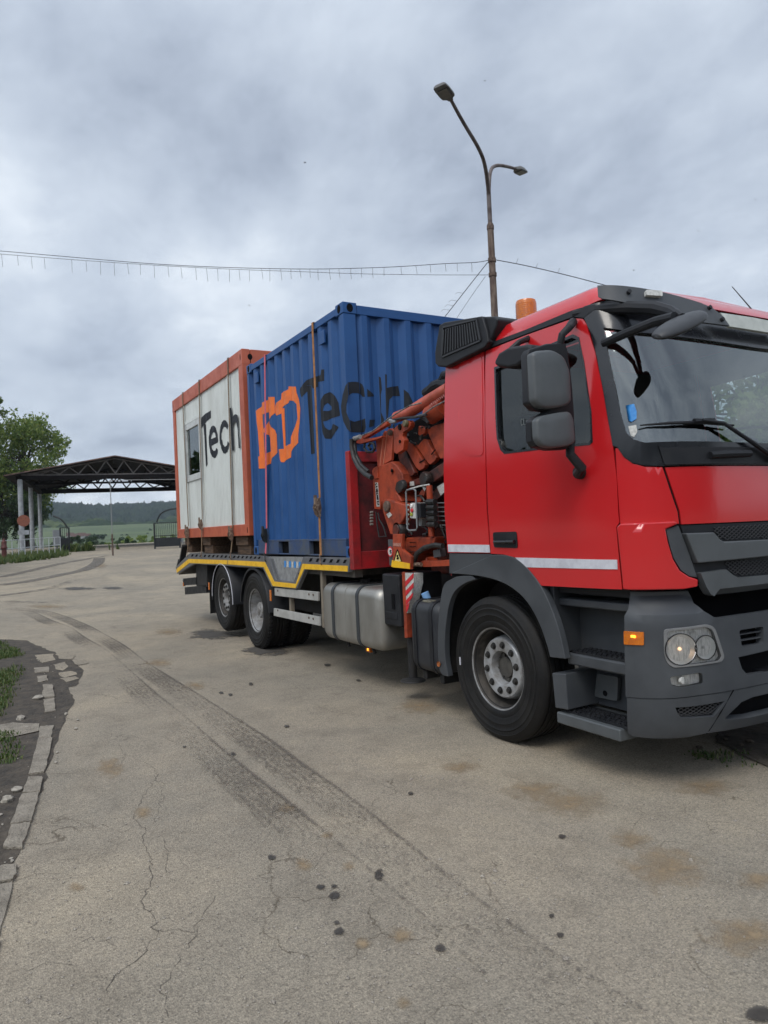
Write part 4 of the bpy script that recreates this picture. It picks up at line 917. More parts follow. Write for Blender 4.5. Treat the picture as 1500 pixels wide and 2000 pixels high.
# warning plate and outrigger leg
wpn = plate(Z3([(604, 1538), (694, 1538), (690, 1680), (775, 1750), (770, 1868), (604, 1850)]), -1.17, .03, 'warning_plate', ORC, crane, .004)
plate(Z3([(615, 1792), (648, 1682), (686, 1792)]), -1.174, .003, 'warning_triangle', M('warning_yellow', (.72, .58, .22), None, 4, rough=.5), wpn, 0)
for a_, b_ in (((615, 1792), (648, 1682)), ((648, 1682), (686, 1792))):
    MB().bar(PY(*Z3([a_])[0], -1.177), PY(*Z3([b_])[0], -1.177), .008, .003).build('triangle_border', DARK, wpn)
plate(Z3([(640, 1735), (656, 1730), (652, 1748), (662, 1760), (652, 1776), (638, 1770), (646, 1756), (638, 1745)]), -1.178, .003, 'triangle_symbol', DARK, wpn, 0)
plate(Z3([(598, 1780), (612, 1784), (762, 1812), (762, 1862), (614, 1848), (590, 1842)]), -1.178, .004, 'yellow_strip', YEL, wpn, 0)
plate(Z3([(610, 1620), (680, 1622), (680, 1655), (610, 1650)]), -1.174, .003, 'printed_label', M('label_faded', (.45, .22, .17), (.30, .09, .06), 90, rough=.6), wpn, 0)
plate(Z3([(560, 1590), (606, 1590), (604, 1840), (575, 1830)]), -1.13, .02, 'side_sheet', M('sheet_grey', (.07, .07, .075), None, 5, rough=.6), wpn, .003)
q = PY(*Z3([(584, 1702)])[0], -1.135); MB().lathe([(.0005, .004), (.048, .004), (.048, 0)], q, 'Y', 24, -1).build('speed_disc', STKR, wpn); MB().lathe([(.0005, .006), (.036, .006), (.036, 0)], q, 'Y', 24, -1).build('speed_disc_face', STKW, wpn)
plate([(q2[0], q2[1]) for q2 in Z3([(576, 1688), (592, 1688), (592, 1700), (580, 1700), (580, 1704), (592, 1706), (592, 1718), (576, 1718), (576, 1712), (586, 1712), (586, 1708), (576, 1706)])], -1.143, .002, 'disc_digits', DARK, wpn, 0)
lg = plate(Z4([(922, 785), (950, 785), (978, 1430), (950, 1430)]), -1.16, .12, 'outrigger_leg', ORC, crane, .005)
plate(Z4([(952, 792), (1038, 800), (1040, 900), (975, 1190), (962, 1190)]), -1.155, .10, 'leg_face', STKW, lg, .004)
for k in range(4):
    y = 830+k*95; plate(Z4([(956, y+50), (1036, y-35), (1036-(10 if k > 1 else 0), y+12), (958, y+100)]) if k < 3 else Z4([(962, 1120), (1000, 1080), (985, 1150), (964, 1190)]), -1.159, .003, 'leg_stripe', STKR, lg, 0)
fc_ = PY(*Z4([(962, 1430)])[0], -1.12); MB().tube([fc_+Vector((.03, .04, .05)), (fc_.x+.03, fc_.y+.04, .20)], .04, 14).build('leg_ram', CHAS, lg)
MB().lathe([(.001, .03), (.05, .03), (.11, .012), (.115, 0), (.001, 0)], (fc_.x+.03, fc_.y+.04, .17), 'Z', 24).build('foot_plate', CHAS, lg)
# control box, loop, levers, hoses
lp = Z3([(765, 1122), (800, 1118), (818, 1135), (822, 1230), (832, 1480), (822, 1502), (760, 1505), (742, 1490), (735, 1300), (728, 1150), (738, 1130), (765, 1122)])
MB().tube([PY(x, y, -1.17) for x, y in lp], .008, 8).build('lever_guard', GREYS, crane)
tubeY(Z3([(765, 1120), (850, 1095), (945, 1078)]), -1.17, .007, 'lever_rod', STKW, crane, 6)
cbx = plate(Z3([(764, 1255), (780, 1248), (852, 1248), (858, 1388), (830, 1398), (768, 1392)]), -1.16, .07, 'control_box', STKW, crane, .006)
plate(Z3([(828, 1250), (860, 1250), (866, 1385), (830, 1395)]), -1.165, .06, 'box_side', BLK, cbx, .003)
for (x, y), mt in (((782, 1275), REFL), ((788, 1318), STKR), ((783, 1355), M('button_green', (.30, .32, .04), None, 4, rough=.4))): pin(Z3([(x, y)])[0], -1.162, .017, cbx, mt, .012)
plate(Z3([(840, 1385), (880, 1395), (870, 1465), (845, 1465)]), -1.1, .05, 'switch_box', GREYS, crane, .004)
for k in range(5): pin(Z3([(752, 1270+k*44)])[0], -1.15, .010, crane, STKW, .02)
for k in range(5): pin(Z3([(420, 1335+k*28)])[0], -1.10, .012, crane, M('knob_grey', (.20, .18, .16), None, 4, rough=.5), .03)
for k in range(6): tubeY(Z3([(862, 1257+k*38), (1120, 1247+k*42)]), -1.0, .005, 'control_rod', GREYS, crane, 6)
vp = tubeY(Z3([(945, 1085), (955, 1300), (968, 1560)]), -1.06, .028, 'valve_column', ORC, crane, 14)
for k in range(5): tubeY(Z3([(930+k*2, 1240+k*52), (1000+k*2, 1238+k*52)]), -1.09, .026, 'valve_block', HOSE, crane, 8)
tubeY(Z3([(222, 650), (240, 638), (300, 630), (420, 580), (560, 470), (650, 410), (760, 345), (870, 320)]), -1.17, .0065, 'steel_pipe', M('pipe_worn', (.24, .23, .22), (.03, .03, .03), 28, rough=.5), crane, 7)
tubeY(Z3([(650, 470), (780, 455), (900, 420), (980, 360), (1110, 290)]), -1.10, .0065, 'steel_pipe', M('pipe_worn', (.24, .23, .22), (.03, .03, .03), 28, rough=.5), crane, 7)
tubeY(Z3([(560, 470), (600, 480), (700, 460), (820, 452), (920, 430)]), -1.12, .011, 'hydraulic_hose', HOSE, crane, 7)
tubeY(Z3([(225, 655), (222, 720), (245, 830), (290, 920), (350, 980), (410, 1015)]), -1.27, .024, 'hydraulic_hose', HOSE, crane)
tubeY(Z3([(262, 640), (248, 680), (262, 800), (310, 900), (380, 960)]), -1.24, .020, 'hydraulic_hose', HOSE, crane)
tubeY(Z3([(250, 650), (285, 640), (300, 632)]), -1.26, .022, 'hose_coupling', STEEL, crane)
tubeY(Z3([(345, 690), (340, 740), (370, 775), (420, 775), (440, 740), (430, 700), (400, 690), (380, 720), (400, 750)]), -1.12, .013, 'hydraulic_hose', HOSE, crane, 8)
random.seed(5)
hs = MB()
for k in range(60):
    x, y = random.choice([(random.uniform(700, 900), random.uniform(540, 700)), (random.uniform(780, 1100), random.uniform(1180, 1300)), (random.uniform(640, 760), random.uniform(1440, 1560)), (random.uniform(830, 1120), random.uniform(1230, 1640)), (random.uniform(840, 960), random.uniform(430, 560)), (random.uniform(540, 620), random.uniform(480, 560)), (random.uniform(860, 1110), random.uniform(1240, 1540))])
    dx, dy = random.uniform(-80, 80), random.uniform(-60, 110); Y = random.uniform(-1.05, -.9); s_ = .35 if y < 600 else 1
    pts_ = [PY(*Z3([(x+dx*s_*t+random.uniform(-14, 14)*s_, y+dy*s_*t+random.uniform(-10, 10)*s_)])[0], Y) for t in (0, .25, .5, .75, 1)]
    hs.tube([tuple(p) for p in chaikin([tuple(p) for p in pts_], 2, False)], random.uniform(.006, .014), 7)
hs.build('hose_bundle', HOSE, crane)
tubeY(Z3([(915, 230), (960, 200), (990, 165), (1050, 140), (1120, 150)]), -.85, .05, 'fabric_sleeve', BLK, crane); tubeY(Z3([(1060, 120), (1085, 60), (1130, 50)]), -.85, .04, 'fabric_sleeve', BLK, crane)
for k in range(4): tubeY(Z3([(560+k*14, 470+k*6), (590+k*14, 505-k*3)]), -1.14, .012, 'hose_coupling', STEEL, crane, 7)
for k in range(4): tubeY(Z3([(850+k*18, 440+k*5), (900+k*12, 470+k*12)]), -1.08, .013, 'hose_coupling', HOSE, crane, 7)
ch_ = Z3([(450, 1330), (460, 1450), (480, 1565), (545, 1560), (520, 1470), (480, 1400), (470, 1340)])
MB().tube([PY(x, y, -1.1) for x, y in ch_], .008, 7).build('lever_loop', CHAS, crane)
# lettering strip on the boom cylinder (worn and unreadable in the photo) and on the name plate
for k in range(9):
    a_ = Z3([(948+k*16, 330-k*11)])[0]; b_ = Z3([(956+k*16, 352-k*11)])[0]
    MB().bar(PY(*a_, -1.076), PY(*b_, -1.076), .010, .003).build('worn_lettering', M('letter_pale', (.50, .22, .20), (.10, .03, .03), 60, rough=.6), bc_)
# =================================================================== small stroke lettering (sticker text)
GLY = {'L': [[(0, 1), (0, 0), (.6, 0)]], 'A': [[(0, 0), (.35, 1), (.7, 0)], [(.15, .4), (.55, .4)]], 'M': [[(0, 0), (0, 1), (.35, .4), (.7, 1), (.7, 0)]], 'E': [[(.6, 0), (0, 0), (0, 1), (.6, 1)], [(0, .5), (.5, .5)]], 'C': [[(.6, .85), (.4, 1), (.15, 1), (0, .8), (0, .2), (.15, 0), (.4, 0), (.6, .15)]],
       'N': [[(0, 0), (0, 1), (.6, 0), (.6, 1)]], 'I': [[(.1, 0), (.1, 1)]], 'l': [[(.1, 0), (.1, 1)]], 'a': [[(.5, .6), (.1, .6), (0, .3), (.1, 0), (.5, .1)], [(.5, .65), (.5, 0)]], 's': [[(.5, .55), (.3, .65), (.05, .5), (.45, .2), (.3, 0), (0, .1)]], 'G': [[(.6, .85), (.4, 1), (.15, 1), (0, .8), (0, .2), (.15, 0), (.6, 0), (.6, .45), (.35, .45)]]}
def strokes(text, p0, ux, uy, wd, name, mat, par, off):
    m_ = MB(); x = 0
    for c in text:
        if c == ' ': x += .5; continue
        for pl_ in GLY[c]:
            for a_, b_ in zip(pl_, pl_[1:]):
                A2 = Vector(p0)+Vector(ux)*(x+a_[0])+Vector(uy)*a_[1]+Vector(off); B2 = Vector(p0)+Vector(ux)*(x+b_[0])+Vector(uy)*b_[1]+Vector(off); m_.bar(A2, B2, wd, .002, up=off)
        x += .95
    return m_.build(name, mat, par)
a_ = PY(*Z3([(446, 1072)])[0], -1.086); b_ = PY(*Z3([(465, 1275)])[0], -1.086); L_ = (b_-a_)/9.6; side_ = Vector((.032, 0, 0))
strokes('LA MECANICA', a_+Vector((-.002, 0, 0)), L_*.95, side_, .007, 'name_lettering', DARK, crane, (0, -.001, 0))
a_ = PY(*z1(405, 655), -1.24); strokes('CLass', PY(*z1(405, 661), -1.232), (.028, 0, 0), (0, 0, .042), .004, 'window_lettering', M('etched_letters', (.16, .18, .18), None, 4, rough=.5), door, (0, -.001, 0))
# =================================================================== BLUE CONTAINER
CX1, CL, CW, CH, CZ = -2.213, 2.991, 2.438, 2.591, 1.276
CX0 = CX1-CL; YN = -CW/2
blue = empty('shipping_container', (CX1-CL/2, 0, CZ), 'short blue corrugated steel container with orange and black lettering, right behind the red bulkhead', 'shipping container')
fr = MB(); P_ = .10
for x0, x1 in ((CX0, CX0+.09), (CX1-.09, CX1)):
    for y0, y1 in ((YN, YN+.15), (-YN-.15, -YN)): fr.box((x0+.004, y0+.004, CZ+.12), (x1-.004, y1-.004, CZ+CH-.12))
for y0, y1 in ((YN+.004, YN+.06), (-YN-.06, -YN-.004)): fr.box((CX0+.18, y0, CZ+CH-.10), (CX1-.17, y1, CZ+CH-.025)); 
for x0, x1 in ((CX0+.01, CX0+.07), (CX1-.07, CX1-.008)): fr.box((x0, YN+.165, CZ+CH-.115), (x1, -YN-.165, CZ+CH-.02)); fr.box((x0, YN+.165, CZ+.01), (x1, -YN-.165, CZ+.15))
fr.build('frame', BLU, blue, bevel=.006)
# bottom rails with fork pockets
fk = [CX1-.98, CX1-1.90]
for y0, y1 in ((YN+.004, YN+.06), (-YN-.06, -YN-.004)):
    m_ = MB(); segs = [CX1-.17, fk[0]+.17, fk[0]-.13, fk[1]+.13+.04, fk[1]-.17, CX0+.18]
    for i in (0, 2, 4): m_.box((segs[i+1], y0, CZ+.02), (segs[i], y1, CZ+.175))
    m_.box((CX0+.18, y0+.001, CZ+.176), (CX1-.17, y1-.001, CZ+.20)); m_.box((CX0+.18, y0+.003, CZ+.015), (CX1-.17, y1-.003, CZ+.03))
    m_.build('bottom_rail', BLUD, blue, bevel=.004)
m_ = MB()
for c in fk: m_.box((c-.2, YN+.065, CZ+.03), (c+.2, -YN-.065, CZ+.17))
m_.build('fork_pocket', DARK, blue)
# corner castings with oval holes
for x in (CX0, CX1):
    for s_ in (-1, 1):
        for zb_, zt_ in ((CZ, CZ+.118), (CZ+CH-.118, CZ+CH)):
            xx0, xx1 = (x, x+.178) if x == CX0 else (x-.178, x); y0, y1 = (YN, YN+.162) if s_ < 0 else (-YN-.162, -YN)
            cc = MB().box((xx0, y0, zb_), (xx1, y1, zt_)).build('corner_casting', BLU, blue, bevel=.010)
            yy = y0 if s_ < 0 else y1; ov = [(.038*math.cos(t), .052*math.sin(t)) if False else ((xx0+xx1)/2+.036*math.cos(t), yy+s_*.001, (zb_+zt_)/2+.044*math.sin(t)) for t in np.linspace(0, 2*math.pi, 20)[:-1]]
            h_ = MB().prism(ov, (0, -s_*.002, 0)); xf_ = xx0 if x == CX0 else xx1; sg = -1 if x == CX0 else 1
            h_.prism([(xf_+sg*.001, (y0+y1)/2+.036*math.cos(t), (zb_+zt_)/2+.044*math.sin(t)) for t in np.linspace(0, 2*math.pi, 20)[:-1]], (-sg*.002, 0, 0)); h_.build('casting_hole', DARK, cc)
# corrugated walls: s runs along the wall, depth 36 mm
def corr(s, pitch, flat, dep_, ph=0.0):
    t = ((s+ph) % pitch)/pitch; f = flat/pitch; r_ = .5-f
    if t < f: return 0.0
    if t < f+r_: return dep_*(t-f)/r_
    if t < 2*f+r_: return dep_
    return dep_*(1-(t-2*f-r_)/r_)
def folds(s0, s1, pitch, flat, ph=0.0):
    f = flat/pitch; r_ = .5-f; o_ = []
    k = math.floor((s0+ph)/pitch)-1
    while True:
        b_ = k*pitch-ph
        if b_ > s1: break
        for q in (0, f, f+r_, 2*f+r_):
            v_ = b_+q*pitch
            if s0+1e-4 < v_ < s1-1e-4: o_.append(v_)
        k += 1
    return o_
PI_S, FL_S, PH_S = .262, .075, .02; PI_F, FL_F, PH_F = .262, .06, .045
def Sside(u, v): return Vector((CX0+u, YN+.014+corr(u, PI_S, FL_S, .044, PH_S)*(1 if .09 < u < CL-.09 else 0), v))
def Sfront(u, v): return Vector((CX1-.012-corr(u, PI_F, FL_F, .048, PH_F), YN+u, v))
zb_, zt_ = CZ+.20, CZ+CH-.10
def wall(Sf, s0, s1, z0, z1_, lines, name, par, flip=False, mat=BLU):
    xs = [s0]+lines+[s1]; m_ = MB(); vs = [Sf(s, z) for s in xs for z in (z0, z1_)]
    m_.add(vs, [(2*i, 2*i+2, 2*i+3, 2*i+1) for i in range(len(xs)-1)]); return m_.build(name, mat, par, fix=False, sharp=20)
LS = folds(.09, CL-.09, PI_S, FL_S, PH_S); LF = folds(.15, CW-.15, PI_F, FL_F, PH_F)
near = wall(Sside, .09, CL-.09, zb_, zt_, LS, 'side_wall', blue)
fw2 = wall(Sfront, .15, CW-.15, CZ+.15, CZ+CH-.115, LF, 'end_wall', blue)
farw = wall(lambda u, v: Vector((CX0+u, -(YN+.014+corr(u, PI_S, FL_S, .044, PH_S)), v)), .09, CL-.09, zb_, zt_, LS, 'side_wall', blue)
MB().box((CX0+.02, YN+.15, CZ+.15), (CX0+.05, -YN-.15, CZ+CH-.115)).build('container_door', BLU, blue)
m_ = MB(); xs = np.arange(CX0+.08, CX1-.07, .105); vs = []
for i, x in enumerate(xs):
    for y in (YN+.06, -YN-.06): vs.append((x, y, CZ+CH-.05+(0.018 if i % 2 else 0)))
m_.add(vs, [(2*i, 2*i+1, 2*i+3, 2*i+2) for i in range(len(xs)-1)]); m_.build('roof', BLU, blue, sharp=10)
MB().box((CX0+.05, YN+.07, CZ+.16), (CX1-.08, -YN-.07, CZ+.2)).build('floor', WOOD, blue)
# small vents under the top rail
for px in (519, 806): 
    q = PY(px, 712 if px < 600 else 650, YN)
for x in (CX0+.16+.12, CX1-.62): MB().box((x, YN+.008, zt_-.20), (x+.14, YN+.03, zt_-.06)).build('vent_cover', BLU, near, bevel=.006)
# lettering on the corrugations
def on_side(z, flat=None):
    o_ = []
    for x, y in densify(z, 2.0):
        d = ray(x, y); t0_ = (YN-.002-CAM[1])/d[1]; t1_ = (YN+.06-CAM[1])/d[1]; P = None
        for k in range(400):
            q = CAM+d*(t0_+(t1_-t0_)*k/400); u = q[0]-CX0
            ys_ = flat if flat is not None else YN+.014+(corr(u, PI_S, FL_S, .044, PH_S) if .09 < u < CL-.09 else 0)
            if q[1] >= ys_: break
        o_.append((q[0]-CX0, q[2]))
    return clean(o_)
def on_front(z, flat=None):
    o_ = []
    for x, y in densify(z, 2.0):
        d = ray(x, y); t0_ = (CX1+.002-CAM[0])/d[0]; t1_ = (CX1-.07-CAM[0])/d[0]
        for k in range(400):
            q = CAM+d*(t0_+(t1_-t0_)*k/400); u = q[1]-YN
            if q[0] <= (flat if flat is not None else CX1-.012-corr(u, PI_F, FL_F, .048, PH_F)): break
        o_.append((q[1]-YN, q[2]))
    return clean(o_)
def clean(p):
    o_ = [p[0]]
    for q in p[1:]:
        if math.hypot(q[0]-o_[-1][0], q[1]-o_[-1][1]) > .002: o_.append(q)
    return o_
B_out = ZA([(150, 620), (185, 590), (240, 555), (240, 500), (285, 475), (332, 458), (335, 415), (425, 415), (430, 650), (380, 690), (352, 735), (345, 790), (370, 850), (430, 900), (455, 965), (465, 1230), (430, 1270), (385, 1310), (370, 1390), (320, 1410), (285, 1460), (195, 1465), (185, 1290), (205, 1280), (178, 900), (162, 790)])
B_h1 = ZA([(250, 672), (290, 652), (343, 637), (350, 760), (318, 805), (285, 850), (265, 885), (255, 800)])
B_h2 = ZA([(265, 930), (300, 962), (345, 972), (360, 1010), (370, 1215), (320, 1235), (282, 1250)])
D_out = ZA([(433, 550), (450, 500), (520, 450), (525, 365), (560, 335), (625, 305), (630, 260), (735, 265), (745, 350), (780, 450), (800, 580), (792, 780), (772, 950), (770, 1085), (740, 1120), (700, 1160), (670, 1215), (665, 1300), (590, 1340), (565, 1372), (522, 1370), (505, 1340), (485, 1180), (560, 1175), (525, 655), (450, 690), (433, 648)])
D_h = ZA([(535, 578), (560, 545), (628, 502), (642, 465), (700, 472), (745, 520), (760, 730), (725, 850), (685, 940), (665, 1000), (660, 1100), (588, 1135), (570, 580)])
T_bar = ZA([(795, 300), (850, 215), (890, 170), (1000, 125), (1098, 95), (1108, 15), (1150, 10), (1150, 178), (1060, 195), (1060, 265), (985, 290), (966, 245), (900, 245), (905, 330), (820, 420), (800, 360)])
T_st = ZA([(897, 250), (965, 248), (1012, 1240), (960, 1255)])
e_o = ZA([(1100, 460), (1150, 375), (1240, 340), (1310, 400), (1360, 500), (1385, 690), (1260, 725), (1190, 765), (1128, 772), (1165, 865), (1225, 905), (1262, 880), (1278, 805), (1365, 855), (1310, 940), (1250, 1030), (1165, 1025), (1130, 950), (1108, 750), (1098, 600)])
e_h = ZA([(1128, 618), (1152, 540), (1200, 500), (1260, 555), (1262, 602), (1212, 622)])
cA = ZB([(110, 1420), (130, 1280), (165, 1160), (196, 1112), (206, 1285), (180, 1400), (176, 1500), (222, 1605), (238, 1760), (190, 1720), (140, 1620), (115, 1500)])
lt = lambda z, **k: skin('letter', Sside, on_side(z), k.get('m', LBK), .0025, 0, holes=[on_side(h) for h in k.get('h', ())], g=1.0, parent=near, lines=LS, sharp=20)
lt(B_out, m=LOR, h=(B_h1, B_h2)); lt(D_out, m=LOR, h=(D_h,)); lt(T_bar); lt(T_st); lt(rnd(e_o, 2.5), h=(rnd(e_h, 1.5),))
skin('letter', lambda u, v: Vector((CX0+u, YN+.004, v)), on_side(cA, YN+.004), LBK, .0025, 0, g=1.0, parent=near, lines=[])
lf = lambda z: skin('letter', Sfront, on_front(z), LBK, .003, 0, g=1.0, parent=fw2, lines=LF, sharp=20)
fpst = lambda u, v: Vector((CX1-.004, YN+u, v))
cB = ZB([(198, 1112), (250, 1105), (300, 1105), (340, 1112), (352, 1262), (310, 1250), (260, 1250), (232, 1262), (208, 1285)]); cB2 = ZB([(222, 1605), (280, 1625), (372, 1600), (372, 1762), (240, 1762)])
skin('letter', fpst, on_front(cB, CX1-.004), LBK, .003, 0, g=1.0, parent=fw2, lines=[]); skin('letter', fpst, on_front(cB2, CX1-.004), LBK, .003, 0, g=1.0, parent=fw2, lines=[])
lf(ZB([(352, 1118), (385, 1140), (405, 1190), (418, 1300), (388, 1300), (358, 1262)])); lf(ZB([(378, 1602), (420, 1580), (430, 1700), (410, 1760), (378, 1762)]))
lf(ZB([(445, 1195), (520, 1260), (535, 1295), (450, 1300)])); lf(ZB([(480, 1600), (545, 1600), (535, 1680), (470, 1700)]))
lf(ZB([(598, 1035), (626, 1050), (640, 1200), (625, 1270), (628, 1500), (672, 1600), (630, 1660)])); lf(ZB([(680, 1005), (702, 1012), (702, 1185), (760, 1170), (850, 1158), (872, 1290), (780, 1290), (735, 1340), (716, 1570), (698, 1590)])); lf(ZB([(925, 1205), (985, 1250), (1040, 1370), (1045, 1400), (928, 1440)]))
# =================================================================== WHITE SITE CABIN on timbers
WX1, WL, WH, WZ = CX0-.165, 4.17, 2.617, 1.538
WX0 = WX1-WL; YW = -1.219
cab2 = empty('site_cabin', (WX1-WL/2, 0, WZ), 'white office cabin with orange steel frame and black lettering, behind the blue container on timbers', 'site cabin')
m_ = MB()
for x0, x1 in ((WX0, WX0+.16), (WX1-.19, WX1)):
    for s_ in (-1, 1): y0, y1 = sorted((s_*1.219, s_*1.02)); m_.box((x0+.003, y0+.003, WZ+.16), (x1-.003, y1-.003, WZ+WH-.2))
for s_ in (-1, 1):
    y0, y1 = sorted((s_*1.219, s_*1.10)); m_.box((WX0, y0, WZ+WH-.22), (WX1, y1, WZ+WH)); m_.box((WX0, y0, WZ), (WX1, y1, WZ+.165))
for x0, x1 in ((WX0, WX0+.12), (WX1-.12, WX1)): m_.box((x0, -1.09, WZ+WH-.22), (x1, 1.09, WZ+WH-.002)); m_.box((x0, -1.09, WZ+.002), (x1, 1.09, WZ+.165))
wf = m_.build('frame', CORF, cab2, bevel=.008)
MB().box((WX0+.1, -1.09, WZ+WH-.10), (WX1-.1, 1.09, WZ+WH-.04)).build('roof', M('cabin_roof_sheet', (.3, .3, .3), None, 4, rough=.6), cab2)
MB().box((WX0+.1, -1.09, WZ+.03), (WX1-.1, 1.09, WZ+.12)).build('floor', CHAS, cab2)
for x in (WX1-.065,): MB().box((x-.04, -1.02, WZ+.165), (x, 1.02, WZ+WH-.22)).build('end_wall', CWH, cab2)
MB().box((WX0+.03, -1.02, WZ+.165), (WX0+.07, 1.02, WZ+WH-.22)).build('end_wall', CWH, cab2)
MB().box((WX0+.16, 1.17, WZ+.165), (WX1-.19, 1.19, WZ+WH-.22)).build('side_wall', CWH, cab2)
wx0 = onY(ZW([(138, 785), (268, 708), (298, 1242), (165, 1282)]), YW+.02)
win = [(wx0[0][0], wx0[2][1]), (wx0[1][0]+.02, wx0[2][1]), (wx0[1][0]+.02, wx0[1][1]+.0), (wx0[0][0], wx0[1][1]+.0)]
def Swh(u, v):
    t = (u/.075) % 1; d = .004*(0 if t < .75 else 1); return Vector((u, YW+.028+d, v))
LW = [x for k in range(int(WX0/.075)-1, 0) for x in (k*.075, k*.075+.056, k*.075+.058) if WX0 < x < WX1][::1]
wwall = skin('side_wall', Swh, [(WX0+.16, WZ+.165), (WX1-.19, WZ+.165), (WX1-.19, WZ+WH-.22), (WX0+.16, WZ+WH-.22)], CWH, 0, .02, holes=[win], g=5, parent=cab2, lines=[x for x in LW], sharp=20)
for px in (262, 522, 118): 
    q = PY(*ZW([(px+15, 1000)])[0], YW); MB().box((q.x-.02, YW+.012, WZ+.165), (q.x+.035, YW+.030, WZ+WH-.22)).build('panel_joint', CWH, wwall, bevel=.004)
x0, z0 = win[0]; x1, z1_ = win[2]
wm = MB()
for a_, b_ in (((x0, z0), (x1, z0+.11)), ((x0, z1_-.10), (x1, z1_)), ((x0, z0+.11), (x0+.12, z1_-.10)), ((x1-.07, z0+.11), (x1, z1_-.10))): wm.box((a_[0], YW+.010, a_[1]), (b_[0], YW+.05, b_[1]))
MB().box((x0-.06, YW+.008, z1_), (x1+.04, YW+.04, z1_+.06)).build('shutter_box', CWH, cab2, bevel=.005)
wo = wm.build('window', M('window_frame_white', (.55, .57, .56), (.45, .46, .45), 8, rough=.5), cab2, bevel=.005)
MB().box((x0+.07, YW+.035, z0+.07), (x1-.07, YW+.038, z1_-.07)).build('pane', GLW, wo)
MB().box((x0+.04, YW+.07, z0+.0), (x1-.04, YW+.08, z1_)).build('blind', M('inner_blind', (.42, .44, .42), (.16, .17, .17), 6, rough=.8, stretch=(6, 1, 1)), wo)
Tb = ZE([(256, 760), (300, 690), (390, 600), (525, 522), (530, 700), (440, 770), (375, 850), (405, 858), (445, 1830), (410, 1900), (345, 885), (330, 912), (265, 1000)])
eo = ZE([(475, 1180), (500, 1000), (540, 910), (590, 885), (640, 930), (680, 1060), (705, 1250), (700, 1300), (540, 1385), (560, 1470), (600, 1515), (640, 1490), (665, 1430), (700, 1480), (690, 1580), (640, 1670), (600, 1685), (550, 1640), (510, 1540), (480, 1350)])
eh = ZE([(525, 1222), (555, 1090), (595, 1045), (630, 1080), (650, 1170)])
co = ZE([(735, 1150), (750, 950), (790, 810), (850, 748), (900, 775), (940, 840), (955, 910), (925, 992), (890, 930), (850, 920), (810, 980), (785, 1080), (790, 1220), (820, 1350), (870, 1410), (910, 1380), (940, 1270), (980, 1330), (960, 1450), (920, 1540), (870, 1580), (820, 1550), (780, 1450), (750, 1320)])
ho = ZE([(985, 465), (1030, 445), (1050, 690), (1090, 630), (1140, 612), (1180, 640), (1240, 1440), (1205, 1440), (1180, 980), (1150, 820), (1120, 800), (1080, 830), (1060, 900), (1088, 1500), (1045, 1500)])
wl = lambda z, h=(): skin('letter', Swh, onY(z, YW+.028), LBK, .004, 0, holes=[onY(q, YW+.028) for q in h], g=5, parent=wwall, lines=LW)
wl(Tb); wl(rnd(eo, 1.2), (rnd(eh, .8),)); wl(rnd(co, 1.2))
skin('letter', lambda u, v: Vector((u, YW+.009, v)), onY(ho, YW+.009), LBK, .003, 0, g=5, parent=wwall, lines=[])
for x in (WX0, WX1):
    for zc in (WZ+.08, WZ+WH-.11):
        xm = x+.07 if x == WX0 else x-.07
        MB().prism([(xm+.014*math.cos(t), YW-.001, zc+.045*math.sin(t)) for t in np.linspace(0, 2*math.pi, 16)[:-1]], (0, .002, 0)).build('lifting_slot', DARK, wf)
q = WX1; MB().prism([(q+.001, -1.10+.036*math.cos(t), WZ+WH-.11+.044*math.sin(t)) for t in np.linspace(0, 2*math.pi, 16)[:-1]], (-.002, 0, 0)).build('lifting_slot', DARK, wf)
# timbers
tl = ['square timber bearer under the rear end of the white cabin', 'square timber bearer under the middle of the white cabin', 'square timber bearer under the white cabin next to the blue container']
for i, (x, wd, h_) in enumerate(((WX0+.45, .35, .27), (WX0+1.75, .5, .27), (WX1-.55, .6, .27))):
    tb_ = MB().box((x-wd/2, -1.12, 1.265), (x+wd/2, 1.12, WZ-.142)); tb_.box((x-wd/2+.02, -1.15, WZ-.140), (x+wd/2-.03, 1.1, WZ-.003)); tb_ = tb_.build('timber_beam', WOOD, None, bevel=.008)
    tag(tb_, tl[i], 'timber beam', 'timber bearers under the cabin')
